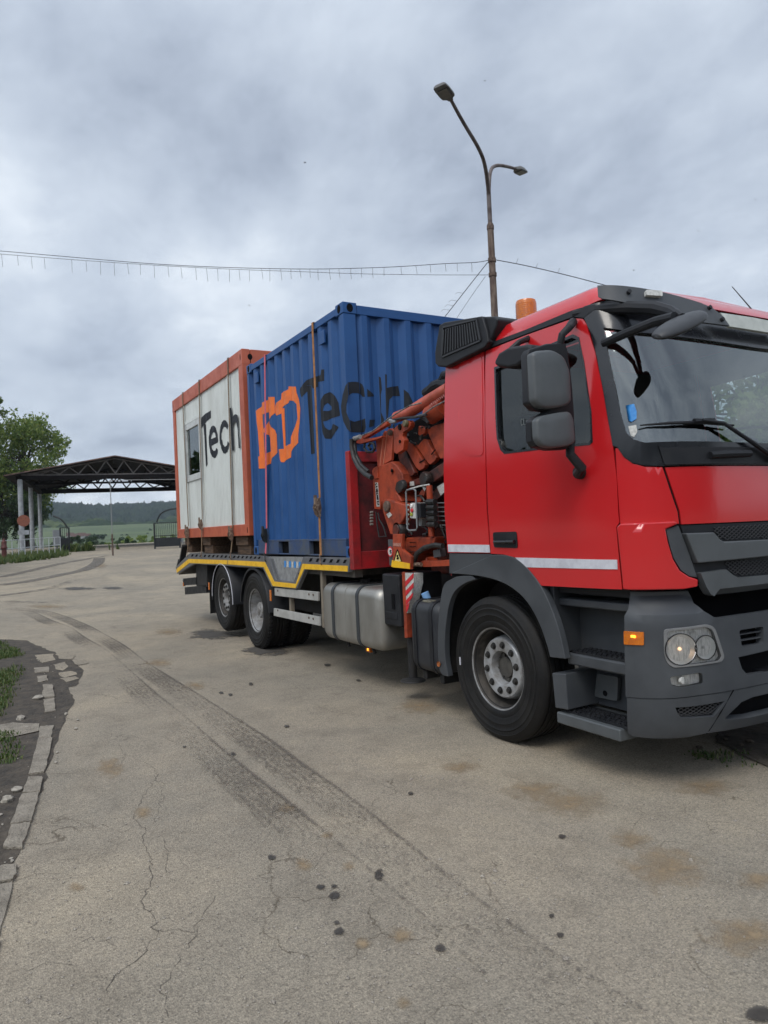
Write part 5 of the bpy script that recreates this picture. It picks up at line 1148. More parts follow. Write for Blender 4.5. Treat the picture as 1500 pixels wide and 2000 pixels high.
# =================================================================== RATCHET STRAPS
def strap(x_top, x_bot, ztop, yn, mat, label, group, zr0, zr1, dx=0, rmat=RUSTF, yf=1.25):
    e_ = empty('ratchet_strap', (x_bot, yn, 1.27), label, 'ratchet strap', group)
    w_ = .045; m_ = MB()
    def seg(a, b, ax): m_.bar(a, b, w_ if True else .003, .004, up=ax)
    m_.bar((x_bot, yn, zr1), (x_top, yn, ztop+.006), .004, w_, up=(1, 0, 0)) if False else m_.add([(x_bot-w_/2, yn, zr1), (x_bot+w_/2, yn, zr1), (x_top+w_/2, yn, ztop+.008), (x_top-w_/2, yn, ztop+.008), (x_top-w_/2, yf, ztop+.008), (x_top+w_/2, yf, ztop+.008), (x_bot+w_/2, yf, 1.2), (x_bot-w_/2, yf, 1.2),
        (x_bot-w_/2, yn+.003, zr1), (x_bot+w_/2, yn+.003, zr1), (x_top+w_/2, yn+.003, ztop+.005), (x_top-w_/2, yn+.003, ztop+.005), (x_top-w_/2, yf-.003, ztop+.005), (x_top+w_/2, yf-.003, ztop+.005), (x_bot+w_/2, yf-.003, 1.2), (x_bot-w_/2, yf-.003, 1.2)],
        [(0, 1, 2, 3), (3, 2, 5, 4), (4, 5, 6, 7), (8, 11, 10, 9), (11, 12, 13, 10), (12, 15, 14, 13), (0, 3, 11, 8), (1, 9, 10, 2), (3, 4, 12, 11), (2, 10, 13, 5), (4, 7, 15, 12), (5, 13, 14, 6), (0, 8, 9, 1)])
    m_.build('webbing', mat, e_)
    r_ = MB(); xm = x_bot; zc = (zr0+zr1)/2
    for s_ in (-1, 1): r_.prism([(xm+s_*.035, yn-.012, zr0), (xm+s_*.035, yn-.05, zr0+.03), (xm+s_*.035, yn-.07, zc), (xm+s_*.035, yn-.045, zr1-.01), (xm+s_*.035, yn-.012, zr1), (xm+s_*.035, yn+.0, zc)], (s_*.006, 0, 0))
    r_.tube([(xm-.045, yn-.035, zc), (xm+.045, yn-.035, zc)], .020, 12); r_.tube([(xm-.042, yn-.02, zr1-.01), (xm+.042, yn-.02, zr1-.01)], .009, 8); r_.tube([(xm-.042, yn-.02, zr0+.01), (xm+.042, yn-.02, zr0+.01)], .009, 8)
    r_.box((xm-.03, yn-.06, zc+.02), (xm+.03, yn-.045, zr1+.03)); r_.build('ratchet', rmat, e_, bevel=.002)
    t_ = MB(); t_.add([(xm-w_/2, yn-.015, zr0+.01), (xm+w_/2, yn-.015, zr0+.01), (xm+w_/2+dx, -1.262, 1.30), (xm-w_/2+dx, -1.262, 1.30), (xm-w_/2, yn-.011, zr0+.01), (xm+w_/2, yn-.011, zr0+.01), (xm+w_/2+dx, -1.258, 1.30), (xm-w_/2+dx, -1.258, 1.30)], [(0, 1, 2, 3), (4, 7, 6, 5), (0, 3, 7, 4), (1, 5, 6, 2)])
    t_.build('tail_webbing', mat, e_)
    MB().tube([(xm+dx-.02, -1.265, 1.31), (xm+dx, -1.27, 1.25), (xm+dx+.012, -1.275, 1.215), (xm+dx, -1.258, 1.20)], .007, 8).build('hook', rmat, e_)
yc_ = YN-.012
def xz(px, py, Y): q = PY(px, py, Y); return q.x, q.z
zt2 = WZ+WH; cg = 'straps over the white cabin'
for (tp, bt, r0_, r1_, lb) in (((356, 773), (368, 1032), 1028, 1052, 'brown strap over the rear end of the white cabin, nearest its back corner'), ((388, 745), (395, 1015), 1014, 1035, 'brown strap passing beside the window of the white cabin'), ((444, 699), (454, 1030), 1031, 1056, 'brown strap over the cabin lettering next to the blue container')):
    xt, _ = xz(*tp, yc_); xb, _ = xz(*bt, yc_); z0_ = xz(bt[0], r1_, yc_)[1]; z1b = xz(bt[0], r0_, yc_)[1]
    strap(xt, xb, zt2, yc_, STRB, lb, cg, z0_, z1b, random.uniform(-.06, .02))
xt, _ = xz(517, 700, yc_); xb, _ = xz(520, 1020, yc_)
strap(xt, xb, CZ+CH-.028, yc_, STRP, 'pink strap over the rear end of the blue container, crossing the orange letters', 'straps over the blue container', xz(520, 1060, yc_)[1], xz(520, 1032, yc_)[1], .0, rmat=IRON)
xt, _ = xz(610, 640, yc_); xb, _ = xz(625, 990, yc_)
strap(xt, xb, CZ+CH-.028, yc_, STRO, 'ochre strap down the middle of the blue container with a worn ratchet', 'straps over the blue container', xz(625, 1010, yc_)[1], xz(625, 972, yc_)[1], .03)
# =================================================================== GROUND
def groundmat():
    m = bpy.data.materials.new('dusty_asphalt'); m.use_nodes = True; t = m.node_tree; b = t.nodes['Principled BSDF']; n = t.nodes.new; l = t.links.new
    tcn = n('ShaderNodeTexCoord')
    def no(sc, det=4, ro=.6, dist=0, st=(1, 1, 1)):
        mp = n('ShaderNodeMapping'); mp.inputs['Scale'].default_value = st; l(tcn.outputs['Object'], mp.inputs[0])
        q = n('ShaderNodeTexNoise'); q.inputs['Scale'].default_value = sc; q.inputs['Detail'].default_value = det; q.inputs['Roughness'].default_value = ro; q.inputs['Distortion'].default_value = dist
        l(mp.outputs[0], q.inputs['Vector']); return q.outputs['Fac']
    def rp(f, stops):
        r = n('ShaderNodeValToRGB'); l(f, r.inputs[0]); e = r.color_ramp.elements
        e[0].position, e[0].color = stops[0][0], (*stops[0][1], 1); e[1].position, e[1].color = stops[-1][0], (*stops[-1][1], 1)
        for p_, c_ in stops[1:-1]: q = e.new(p_); q.color = (*c_, 1)
        return r.outputs[0]
    def mixc(f, a, b_, mode='MIX'):
        q = n('ShaderNodeMix'); q.data_type = 'RGBA'; q.blend_type = mode
        if isinstance(f, float): q.inputs[0].default_value = f
        else: l(f, q.inputs[0])
        l(a, q.inputs[6])
        if isinstance(b_, tuple): q.inputs[7].default_value = (*b_, 1)
        else: l(b_, q.inputs[7])
        return q.outputs[2]
    base = rp(no(.45, 5, .6, .6), [(.32, (.255, .229, .188)), (.5, (.300, .263, .210)), (.68, (.365, .314, .240))])
    mid_ = rp(no(3.0, 6, .7), [(.34, (.84, .835, .83)), (.52, (1, 1, 1)), (.72, (1.08, 1.07, 1.04))])
    c = mixc(1.0, base, mid_, 'MULTIPLY')
    vo = n('ShaderNodeTexVoronoi'); vo.inputs['Scale'].default_value = 150; l(tcn.outputs['Object'], vo.inputs['Vector'])
    st = rp(vo.outputs['Color'], [(0, (.52, .52, .53)), (.5, (.95, .94, .92)), (1, (1.45, 1.42, 1.38))])
    c = mixc(.55, c, st, 'MULTIPLY') if False else c
    q = n('ShaderNodeMix'); q.data_type = 'RGBA'; q.blend_type = 'MULTIPLY'; q.inputs[0].default_value = .75; l(c, q.inputs[6]); l(st, q.inputs[7]); c = q.outputs[2]
    gr_ = rp(no(170, 3, .7), [(.30, (.50, .49, .48)), (.5, (1, 1, 1)), (.72, (1.38, 1.36, 1.30))])
    q = n('ShaderNodeMix'); q.data_type = 'RGBA'; q.blend_type = 'MULTIPLY'; q.inputs[0].default_value = .8; l(c, q.inputs[6]); l(gr_, q.inputs[7]); c = q.outputs[2]
    # pits: small dark voids where the binder is worn away
    pits = rp(no(60, 4, .75), [(.30, (.15, .14, .13)), (.43, (1, 1, 1)), (1, (1, 1, 1))])
    q = n('ShaderNodeMix'); q.data_type = 'RGBA'; q.blend_type = 'MULTIPLY'; q.inputs[0].default_value = .7; l(c, q.inputs[6]); l(pits, q.inputs[7]); c = q.outputs[2]
    wpn_ = n('ShaderNodeTexNoise'); wpn_.inputs['Scale'].default_value = 3.5; wpn_.inputs['Detail'].default_value = 6; l(tcn.outputs['Object'], wpn_.inputs['Vector'])
    va = n('ShaderNodeVectorMath'); va.operation = 'MULTIPLY_ADD'; l(wpn_.outputs['Color'], va.inputs[0]); va.inputs[1].default_value = (.55, .55, 0); l(tcn.outputs['Object'], va.inputs[2])
    vc = n('ShaderNodeTexVoronoi'); vc.feature = 'DISTANCE_TO_EDGE'; vc.inputs['Scale'].default_value = 1.9; l(va.outputs[0], vc.inputs['Vector'])
    ck = rp(vc.outputs['Distance'], [(0.0, (.42, .40, .38)), (.010, (1, 1, 1)), (1, (1, 1, 1))])
    ckm = n('ShaderNodeMapRange'); l(no(.8, 4, .6), ckm.inputs[0]); ckm.inputs[1].default_value = .50; ckm.inputs[2].default_value = .60
    q = n('ShaderNodeMix'); q.data_type = 'RGBA'; q.blend_type = 'MULTIPLY'; l(ckm.outputs[0], q.inputs[0]); l(c, q.inputs[6]); l(ck, q.inputs[7]); c = q.outputs[2]
    l(c, b.inputs['Base Color']); b.inputs['Roughness'].default_value = .93; b.inputs['Specular IOR Level'].default_value = .25
    ad = n('ShaderNodeMath'); ad.operation = 'ADD'; l(vo.outputs['Distance'], ad.inputs[0]); l(no(30, 6, .75), ad.inputs[1])
    bp_ = n('ShaderNodeBump'); bp_.inputs['Strength'].default_value = .5; bp_.inputs['Distance'].default_value = .010; l(ad.outputs[0], bp_.inputs['Height']); l(bp_.outputs[0], b.inputs['Normal'])
    return m
ASPH = groundmat()
SOIL = M('bare_soil', (.026, .021, .016), (.095, .077, .058), 7, rough=.97, bump=1.0, bscale=26, lo=.34, hi=.70, det=9)
xs = [60, 20, 6, 0, -6]+list(np.arange(-10, -76, -2.0)); ys = [-60, -30, -12, -6, 0, 3.2, 6, 12, 30, 60]
m_ = MB(); m_.add([(x, y, gz(x)) for x in xs for y in ys], [(i*len(ys)+j, (i+1)*len(ys)+j, (i+1)*len(ys)+j+1, i*len(ys)+j+1) for i in range(len(xs)-1) for j in range(len(ys)-1)])
rd = m_.build('road', ASPH); tag(rd, kind='structure')
if any(p.normal.z < 0 for p in rd.data.polygons): rd.data.flip_normals()
# far land: meadow, valley and hills
def fnoise(x, y, s): return noise.noise(Vector((x*s, y*s, 3.7)))
GREEN = M('meadow', (.050, .080, .028), (.085, .115, .042), .02, rough=.95, lo=.4, hi=.6, rvar=0)
m_ = MB(); rads = [70, 78, 90, 110, 140, 180, 240, 320, 420, 520]; na = 60
def land(r_, a):
    z = gz(-62)-.25 if r_ < 75 else np.interp(r_, [75, 95, 140, 300, 420, 560], [.7, -.6, -2.5, -1.0, 4.5, 13.0])
    return z+.6*fnoise(r_*math.cos(a), r_*math.sin(a), .01)
vs = []
for r_ in rads+[620]:
    for k in range(na+1):
        a = R(90+180*k/na); vs.append((r_*math.cos(a), r_*math.sin(a), land(r_, a)))
m_.add(vs, [(i*(na+1)+k, (i+1)*(na+1)+k, (i+1)*(na+1)+k+1, i*(na+1)+k+1) for i in range(len(rads)) for k in range(na)])
fl = m_.build('meadow', GREEN); tag(fl, kind='structure')
# big ground sheet to the horizon
MB().add([(-6000, -6000, -6), (6000, -6000, -6), (6000, 6000, -6), (-6000, 6000, -6)], [(0, 1, 2, 3)]).build('terrain', GREEN)['kind'] = 'structure'
FOR = M('forest_hills', (.008, .018, .013), (.024, .040, .022), .035, rough=1.0, lo=.4, hi=.62, rvar=0, spec=.05)
def hills(R0, R1, nr, a0, a1, na_, prof_, amp, mat, name, step=1):
    vs = []
    for i in range(nr+1):
        r_ = R0+(R1-R0)*i/nr
        for k in range(na_+1):
            a = R(a0+(a1-a0)*k/na_); x, y = r_*math.cos(a), r_*math.sin(a); t = i/nr
            h_ = prof_(t, math.degrees(a))+amp*(.6*noise.noise(Vector((x*.09, y*.09, 0)))+.6*noise.noise(Vector((x*.22, y*.22, 5)))+.5*noise.noise(Vector((x*.5, y*.5, 9))))
            vs.append((x, y, h_))
    o_ = MB().add(vs, [(i*(na_+1)+k, (i+1)*(na_+1)+k, (i+1)*(na_+1)+k+1, i*(na_+1)+k+1) for i in range(nr) for k in range(na_)]).build(name, mat, sharp=180); tag(o_, kind='structure'); return o_
def pr1(t, a): return 8+(8+15*(.5+.5*math.sin((a-176)*.35+.3)))*t**.8+ 8*noise.noise(Vector((a*.35, t*2, 1)))
def pr2(t, a): return 10+(50+6*math.sin((a-176)*.30)+5*noise.noise(Vector((a*.6, 0, 4))))*math.sin(min(1, t)*math.pi/2)
hills(560, 760, 60, 150, 200, 420, pr1, 3.0, M('slope_fields', (.020, .036, .016), (.075, .10, .038), .016, rough=1, lo=.50, hi=.58, rvar=0, spec=.05), 'wooded_slope'); hills(800, 1250, 70, 150, 200, 460, pr2, 9.5, FOR, 'hills')
# ---- generic decals lying on the ground
def decalmat(name, col, col2, alpha, nscale, amp=1.6, thr=.45, soft=.12, mode='blob', stretch=(1, 1, 1), rough=.9):
    m = bpy.data.materials.new(name); m.use_nodes = True; t = m.node_tree; b = t.nodes['Principled BSDF']; n = t.nodes.new; l = t.links.new
    tcn = n('ShaderNodeTexCoord'); uv = n('ShaderNodeUVMap'); sp_ = n('ShaderNodeSeparateXYZ'); l(uv.outputs[0], sp_.inputs[0])
    mp = n('ShaderNodeMapping'); mp.inputs['Scale'].default_value = stretch; l(tcn.outputs['Object'], mp.inputs[0])
    q = n('ShaderNodeTexNoise'); q.inputs['Scale'].default_value = nscale; q.inputs['Detail'].default_value = 6; q.inputs['Roughness'].default_value = .7; l(mp.outputs[0], q.inputs['Vector'])
    def mth(op, a, b_, cl=False):
        k = n('ShaderNodeMath'); k.operation = op; k.use_clamp = cl
        for i, s_ in enumerate((a, b_)):
            if isinstance(s_, (int, float)): k.inputs[i].default_value = s_
            elif s_ is not None: l(s_, k.inputs[i])
        return k.outputs[0]
    if mode == 'blob':
        dx = mth('SUBTRACT', sp_.outputs[0], .5); dy = mth('SUBTRACT', sp_.outputs[1], .5)
        rr = mth('SQRT', mth('ADD', mth('MULTIPLY', dx, dx), mth('MULTIPLY', dy, dy)), None)
        mask = mth('SUBTRACT', 1.0, mth('MULTIPLY', rr, 2.0), True)
        val = mth('ADD', mth('MULTIPLY', mask, .9), mth('MULTIPLY', mth('SUBTRACT', q.outputs['Fac'], .5), amp))
        fac = n('ShaderNodeMapRange'); l(val, fac.inputs[0]); fac.inputs[1].default_value = thr-soft; fac.inputs[2].default_value = thr+soft; fac.inputs[4].default_value = alpha; f = fac.outputs[0]
        f = mth('MULTIPLY', f, mth('MULTIPLY', mask, 6.0, True))
    elif mode == 'track':
        # v across the strip, u along; z of the third UV unused
        dv = mth('ABSOLUTE', mth('SUBTRACT', sp_.outputs[1], .5), None)
        mask = mth('MULTIPLY', mth('SUBTRACT', .5, dv), 9.0, True)
        wv_ = mth('SINE', mth('ADD', mth('MULTIPLY', sp_.outputs[0], 150.0), mth('MULTIPLY', dv, 34.0)), None)
        rb = mth('SINE', mth('MULTIPLY', sp_.outputs[1], 38.0), None)
        eb_ = mth('MULTIPLY', mth('SUBTRACT', 1.0, mth('MULTIPLY', mth('ABSOLUTE', mth('SUBTRACT', sp_.outputs[1], .91), None), 15.0), True), .30)
        val = mth('ADD', mth('ADD', mth('ADD', mth('MULTIPLY', wv_, .06), mth('MULTIPLY', rb, .05)), mth('MULTIPLY', mth('SUBTRACT', q.outputs['Fac'], .5), 2.6)), eb_)
        at = n('ShaderNodeAttribute'); at.attribute_name = 'dens'
        val = mth('ADD', val, at.outputs['Fac'])
        fac = n('ShaderNodeMapRange'); l(val, fac.inputs[0]); fac.inputs[1].default_value = thr-soft; fac.inputs[2].default_value = thr+soft; fac.inputs[4].default_value = alpha
        f = mth('MULTIPLY', fac.outputs[0], mask)
    rpn = n('ShaderNodeValToRGB'); l(q.outputs['Fac'], rpn.inputs[0]); e = rpn.color_ramp.elements; e[0].position = .35; e[0].color = (*col, 1); e[1].position = .65; e[1].color = (*col2, 1)
    l(rpn.outputs[0], b.inputs['Base Color']); b.inputs['Roughness'].default_value = rough; l(f, b.inputs['Alpha']); return m
def with_uv(me, uvs):
    lay = me.uv_layers.new(name='UVMap')
    for lp in me.loops: lay.data[lp.index].uv = uvs[lp.vertex_index]
LIFT = [0.003]
def blobs(items, mat, name, label=None):
    vs, fs, uv = [], [], []
    for (px, py, rx, ry, *rot) in items:
        a_ = PG(px-rx, py); b_ = PG(px+rx, py); c_ = PG(px, py-ry); d_ = PG(px, py+ry); ct = (a_+b_+c_+d_)/4; k = len(vs); LIFT[0] += .00012
        ex = (b_-a_)/2; ey = (c_-d_)/2
        for i, j in ((-1, -1), (1, -1), (1, 1), (-1, 1)):
            p = ct+ex*i+ey*j; vs.append((p.x, p.y, gz(p.x)+LIFT[0])); uv.append(((i+1)/2, (j+1)/2))
        fs.append((k, k+1, k+2, k+3))
    me = bpy.data.meshes.new(name); me.from_pydata(vs, [], fs); me.materials.append(mat); with_uv(me, uv)
    o_ = bpy.data.objects.new(name, me); COL.objects.link(o_); tag(o_, kind='structure'); return o_
MUD = decalmat('dried_mud', (.22, .155, .088), (.34, .25, .15), .72, 11, thr=.62, soft=.36)
OIL = decalmat('oil_spots', (.028, .025, .022), (.06, .053, .046), .82, 30, thr=.36, soft=.08, rough=.6, amp=1.0)
PATCH = decalmat('dark_patch', (.050, .045, .040), (.09, .08, .07), .85, 5, thr=.42, soft=.12, rough=.75)
blobs([(1110, 1570, 110, 45), (1300, 1695, 130, 65), (1460, 1830, 120, 60), (1040, 1545, 90, 30), (820, 1380, 70, 25), (215, 1500, 40, 30), (280, 1590, 28, 20), (560, 1580, 30, 14), (590, 1690, 26, 22), (710, 1845, 24, 18), (790, 1960, 30, 18), (640, 1632, 20, 10), (330, 1235, 40, 10), (310, 1295, 40, 12), (680, 1695, 20, 14), (150, 1735, 26, 14), (380, 1340, 34, 12), (195, 1105, 22, 9), (90, 1185, 60, 6), (1230, 1640, 60, 30), (900, 1500, 60, 20), (1480, 1720, 60, 30), (780, 1830, 40, 26), (1380, 1540, 90, 26)], MUD, 'mud_patches')
blobs([(530, 1677, 12, 8), (626, 1735, 13, 9), (653, 1752, 18, 11), (652, 1733, 9, 6), (662, 1822, 17, 12), (658, 1804, 8, 5), (740, 1711, 14, 15), (802, 1551, 9, 5), (1098, 1636, 11, 7), (1095, 1829, 12, 8), (432, 1354, 7, 4), (450, 1358, 7, 4), (490, 1337, 6, 4), (1490, 1985, 50, 24), (1078, 1792, 10, 6), (860, 1855, 16, 12), (455, 1474, 8, 5), (560, 1420, 8, 4), (640, 1300, 10, 4), (700, 1330, 7, 3), (360, 1460, 6, 3)], OIL, 'oil_spots')
blobs([(415, 1240, 70, 16), (520, 1272, 75, 16), (220, 1149, 30, 4), (150, 1150, 50, 5)], PATCH, 'dark_patches')  # dark blotches on the asphalt, two of them below the rear wheels
def track(pts, wd, dens, mat, name, npx=None):
    P = [PG(*p) for p in pts]; P = [tuple(p) for p in P]; dn = list(dens)
    Q = []; D_ = []
    n_ = len(P)
    for i in range(n_-1):
        p0 = np.array(P[max(i-1, 0)]); p1 = np.array(P[i]); p2 = np.array(P[i+1]); p3 = np.array(P[min(i+2, n_-1)])
        K = 10
        for k in range(K):
            t = k/K; Q.append(.5*((2*p1)+(-p0+p2)*t+(2*p0-5*p1+4*p2-p3)*t*t+(-p0+3*p1-3*p2+p3)*t**3)); D_.append(dn[i]*(1-t)+dn[i+1]*t)
    Q.append(np.array(P[-1])); D_.append(dn[-1]); vs, fs, uv, at = [], [], [], []; s_ = 0; LIFT[0] += .0008
    for i, q in enumerate(Q):
        d = Q[min(i+1, len(Q)-1)]-Q[max(i-1, 0)]; d /= np.hypot(d[0], d[1]); nx, ny = -d[1], d[0]
        if i: s_ += np.hypot(*(q-Q[i-1])[:2])
        for j, sg in enumerate((-1, -.33, .33, 1)):
            x, y = q[0]+nx*sg*wd/2, q[1]+ny*sg*wd/2; vs.append((x, y, gz(x)+LIFT[0])); uv.append((s_, j/3)); at.append(D_[i])
        if i: fs += [((i-1)*4+j, i*4+j, i*4+j+1, (i-1)*4+j+1) for j in range(3)]
    me = bpy.data.meshes.new(name); me.from_pydata(vs, [], fs); me.materials.append(mat); with_uv(me, uv)
    a_ = me.attributes.new('dens', 'FLOAT', 'POINT')
    for i, v in enumerate(at): a_.data[i].value = v
    o_ = bpy.data.objects.new(name, me); COL.objects.link(o_); tag(o_, kind='structure')
TRK = decalmat('tyre_track_marks', (.060, .050, .042), (.13, .11, .09), .74, 60, thr=.56, soft=.14, mode='track')
TRF = decalmat('tyre_track_marks_far', (.10, .088, .076), (.16, .14, .12), .8, 4, thr=.5, soft=.3, mode='track')
TA = [(20, 1189), (80, 1195), (120, 1207), (160, 1224), (188, 1240), (228, 1264), (262, 1292), (310, 1325), (370, 1364), (430, 1405), (500, 1452), (560, 1500), (640, 1560), (740, 1645), (850, 1740), (1000, 1860), (1220, 2010)]
track(TA, .28, [.25, .4, .5, .60, .20, .60, .15, .58, .30, .34, .50, .48, .36, .30, .26, .24, .20], TRK, 'tyre_tracks')
TB = [(0, 1192), (50, 1196), (90, 1214), (125, 1228), (152, 1248), (190, 1272), (240, 1318), (275, 1352), (330, 1400), (400, 1466), (460, 1520), (540, 1588), (620, 1660), (760, 1790), (900, 1930)]
track(TB, .28, [.2, .3, .6, .15, .6, .12, .26, .50, .12, .34, .50, .47, .20, .18, .16], TRK, 'tyre_tracks')
track([(0, 1128), (50, 1117), (110, 1103), (170, 1092), (215, 1085)], .5, [.6, .6, .55, .5, .3], TRF, 'tyre_tracks')
track([(0, 1143), (60, 1135), (120, 1123), (165, 1113), (190, 1100), (194, 1090)], .6, [.7, .65, .6, .7, .75, .6], TRF, 'tyre_tracks')
track([(0, 1164), (60, 1156), (110, 1146), (150, 1132)], .35, [.55, .5, .4, .2], TRF, 'tyre_tracks')
track([(0, 1175), (40, 1176), (100, 1178)], .25, [.4, .4, .2], TRF, 'tyre_tracks')
# cracks
CRK = M('crack_shadow', (.07, .06, .05), None, 5, rough=1)
def cracks(paths):
    m_ = MB(); random.seed(11)
    for pts_ in paths:
        w0 = pts_[0]; P = [PG(*p) for p in pts_[1:]]; Q = [P[0]]
        for a_, b_ in zip(P, P[1:]):
            L_ = (b_-a_).length; k = max(2, int(L_/.035))
            for t in range(1, k+1):
                q = a_.lerp(b_, t/k); 
                if t < k: q = q+Vector((random.gauss(0, .010), random.gauss(0, .010), 0))
                Q.append(q)
        for i in range(len(Q)-1):
            d = (Q[i+1]-Q[i]); d.z = 0
            if d.length < 1e-5: continue
            nn = Vector((-d.y, d.x, 0)).normalized(); wa = w0*random.uniform(.1, .8); wb = w0*random.uniform(.1, .8); z = .0022
            m_.add([(Q[i]-nn*wa).to_tuple()[:2]+(z,), (Q[i]+nn*wa).to_tuple()[:2]+(z,), (Q[i+1]+nn*wb).to_tuple()[:2]+(z,), (Q[i+1]-nn*wb).to_tuple()[:2]+(z,)], [(0, 1, 2, 3)])
    o_ = m_.build('road_cracks', CRK, fix=False); tag(o_, kind='structure')
c0 = ZK
cracks([[.0022]+c0([(935, 1290), (870, 1380), (810, 1480), (780, 1560), (850, 1610), (840, 1680), (870, 1760), (895, 1830)]), [.0026, (293, 1690), (298, 1715), (275, 1760), (300, 1790), (310, 1820), (285, 1855), (245, 1890), (210, 1940)], [.002, (385, 1815), (370, 1850), (340, 1890), (312, 1940), (330, 1990)], [.0015, (318, 1820), (350, 1815), (380, 1822), (400, 1780), (420, 1750)],
        [.0016]+c0([(700, 1120), (715, 1160), (730, 1210), (700, 1250), (640, 1260)]), [.0014, (240, 1470), (300, 1500), (320, 1560), (300, 1610)], [.0016]+c0([(780, 1600), (720, 1640), (600, 1590), (480, 1610), (300, 1600)]), [.0015]+c0([(960, 1680), (985, 1760), (970, 1850), (1010, 1920)]), [.0013, (30, 1720), (90, 1705), (160, 1715), (220, 1690)], [.0014]+c0([(60, 430), (160, 465), (330, 480), (480, 520)]),
        [.0013, (120, 1860), (180, 1830), (230, 1850)], [.0012, (20, 1900), (90, 1880), (150, 1890)], [.0012, (560, 1740), (600, 1720), (640, 1650)], [.0012]+c0([(250, 1340), (400, 1290), (560, 1300)])])
# ---- verge, kerb, soil, grass on the left
def ground_poly(pts_, name, mat, lift, jag=.0, kind='structure', sub=0):
    P = [PG(*p) for p in pts_]
    if jag:
        Q = []
        for a_, b_ in zip(P, P[1:]+P[:1]):
            k = max(1, int((b_-a_).length/.12))
            for t in range(k): q = a_.lerp(b_, t/k); Q.append(q+Vector((random.gauss(0, jag), random.gauss(0, jag), 0)))
        P = Q
    P = [Vector((p.x, p.y, gz(p.x)+lift)) for p in P]; m_ = MB(); m_.add(P, tess(P)); o_ = m_.build(name, mat, fix=False); tag(o_, kind=kind)
    if o_.data.polygons[0].normal.z < 0: o_.data.flip_normals()
    return o_
random.seed(4)
soil = ground_poly([(-700, 1262), (0, 1249), (50, 1251), (100, 1272), (140, 1287), (165, 1310), (150, 1340), (133, 1342), (146, 1372), (128, 1396), (118, 1430), (100, 1475), (88, 1520), (64, 1590), (40, 1665), (5, 1725), (-5, 1800), (-60, 2000), (-1500, 2000)], 'soil_verge', SOIL, .004, .009)
# second, higher bank of soil with real relief
kz = .05
def stone(pts_, h_, name='kerb_stone'):
    P = [PG(*p) for p in pts_]; m_.add([], []); 
    top = [Vector((p.x+random.gauss(0, .004), p.y+random.gauss(0, .004), h_+random.gauss(0, .004))) for p in P]; return [Vector((p.x, p.y, -.02)) for p in P], top
kb = MB()
kst = [ZK([(232, 1022), (315, 1020), (300, 1088), (226, 1090)]), ZK([(225, 1096), (308, 1092), (262, 1290), (168, 1308)]), ZK([(166, 1325), (250, 1322), (235, 1410), (132, 1418)]), ZK([(128, 1426), (232, 1414), (185, 1585), (70, 1600)]), ZK([(68, 1606), (182, 1592), (130, 1742), (22, 1735)]),
       ZK([(2, 1850), (102, 1842), (80, 1930), (-30, 1950)]), [(-14, 1735), (26, 1726), (0, 1830), (-45, 1850)], [(-48, 1858), (-2, 1840), (-30, 1960), (-90, 1990)], ZK([(252, 780), (306, 778), (318, 850), (248, 856)]), ZK([(255, 865), (320, 858), (326, 930), (262, 944)]), ZK([(215, 728), (275, 722), (282, 752), (226, 764)]), ZK([(200, 680), (285, 672), (290, 700), (205, 706)])]
for q in kst:
    P = [PG(*p) for p in q]; P2 = []
    for a_, b_ in zip(P, P[1:]+P[:1]):
        for t in np.linspace(0, 1, 7)[:-1]: P2.append(a_.lerp(b_, float(t))+Vector((random.gauss(0, .003), random.gauss(0, .003), 0)))
    h_ = random.uniform(.010, .022); kb.prism([Vector((p.x, p.y, h_+random.gauss(0, .0015))) for p in P2], (0, 0, -.09))
ko = kb.build('kerb', CONC, None, bevel=.012); tag(ko, kind='structure')
# broken concrete slab and rubble
random.seed(9)
def rock(c, s_, mb):
    vs = []; n1_, n2_ = 7, 5; sx_, sy_, sz_ = s_*random.uniform(.7, 1.4), s_*random.uniform(.5, 1), s_*random.uniform(.3, .6); k = random.random()*9
    for j in range(n2_+1):
        for i in range(n1_):
            ph = math.pi*j/n2_; th_ = 2*math.pi*i/n1_; d = Vector((math.sin(ph)*math.cos(th_), math.sin(ph)*math.sin(th_), math.cos(ph))); r_ = 1+.35*noise.noise(d*1.7+Vector((k, k, 0))); vs.append(Vector((c[0]+d.x*sx_*r_, c[1]+d.y*sy_*r_, c[2]+d.z*sz_*r_)))
    mb.add(vs, [(j*n1_+i, j*n1_+(i+1) % n1_, (j+1)*n1_+(i+1) % n1_, (j+1)*n1_+i) for j in range(n2_) for i in range(n1_)])
RUBB = M('pale_rubble', (.34, .31, .26), (.20, .18, .15), 30, rough=.9, bump=.2)
spots = [(33, 1545, .05, 'flat pale stone lying on the soil beside the kerb, nearest the camera'), (14, 1566, .05, 'pale stone at the left edge on the dark soil'), (75, 1365, .07, 'broken concrete chunk on the soil beside the broken kerb'), (40, 1405, .05, 'small pale stone on the dirt left of the kerb'), (129, 1396, .03, 'tiny pale stone on the asphalt edge by the kerb gap')]
for px, py, s_, lb in spots:
    mb_ = MB(); q = PG(px, py); rock((q.x, q.y, s_*.25), s_, mb_); o_ = mb_.build('stone', RUBB, sharp=30); tag(o_, lb, 'stone')
mb_ = MB()
for px, py, s_, n_ in ((85, 1308, .10, 16), (15, 1690, .05, 8), (60, 1420, .2, 8), (30, 1300, .4, 8), (40, 1480, .2, 8), (20, 1600, .15, 8)):
    for k in range(n_):
        q = PG(px, py); rock((q.x+random.gauss(0, s_), q.y+random.gauss(0, s_), .008), random.uniform(.005, .018), mb_)
rb_ = mb_.build('rubble', RUBB, sharp=30); tag(rb_, 'loose broken concrete and gravel along the kerb', 'rubble', kind='stuff')
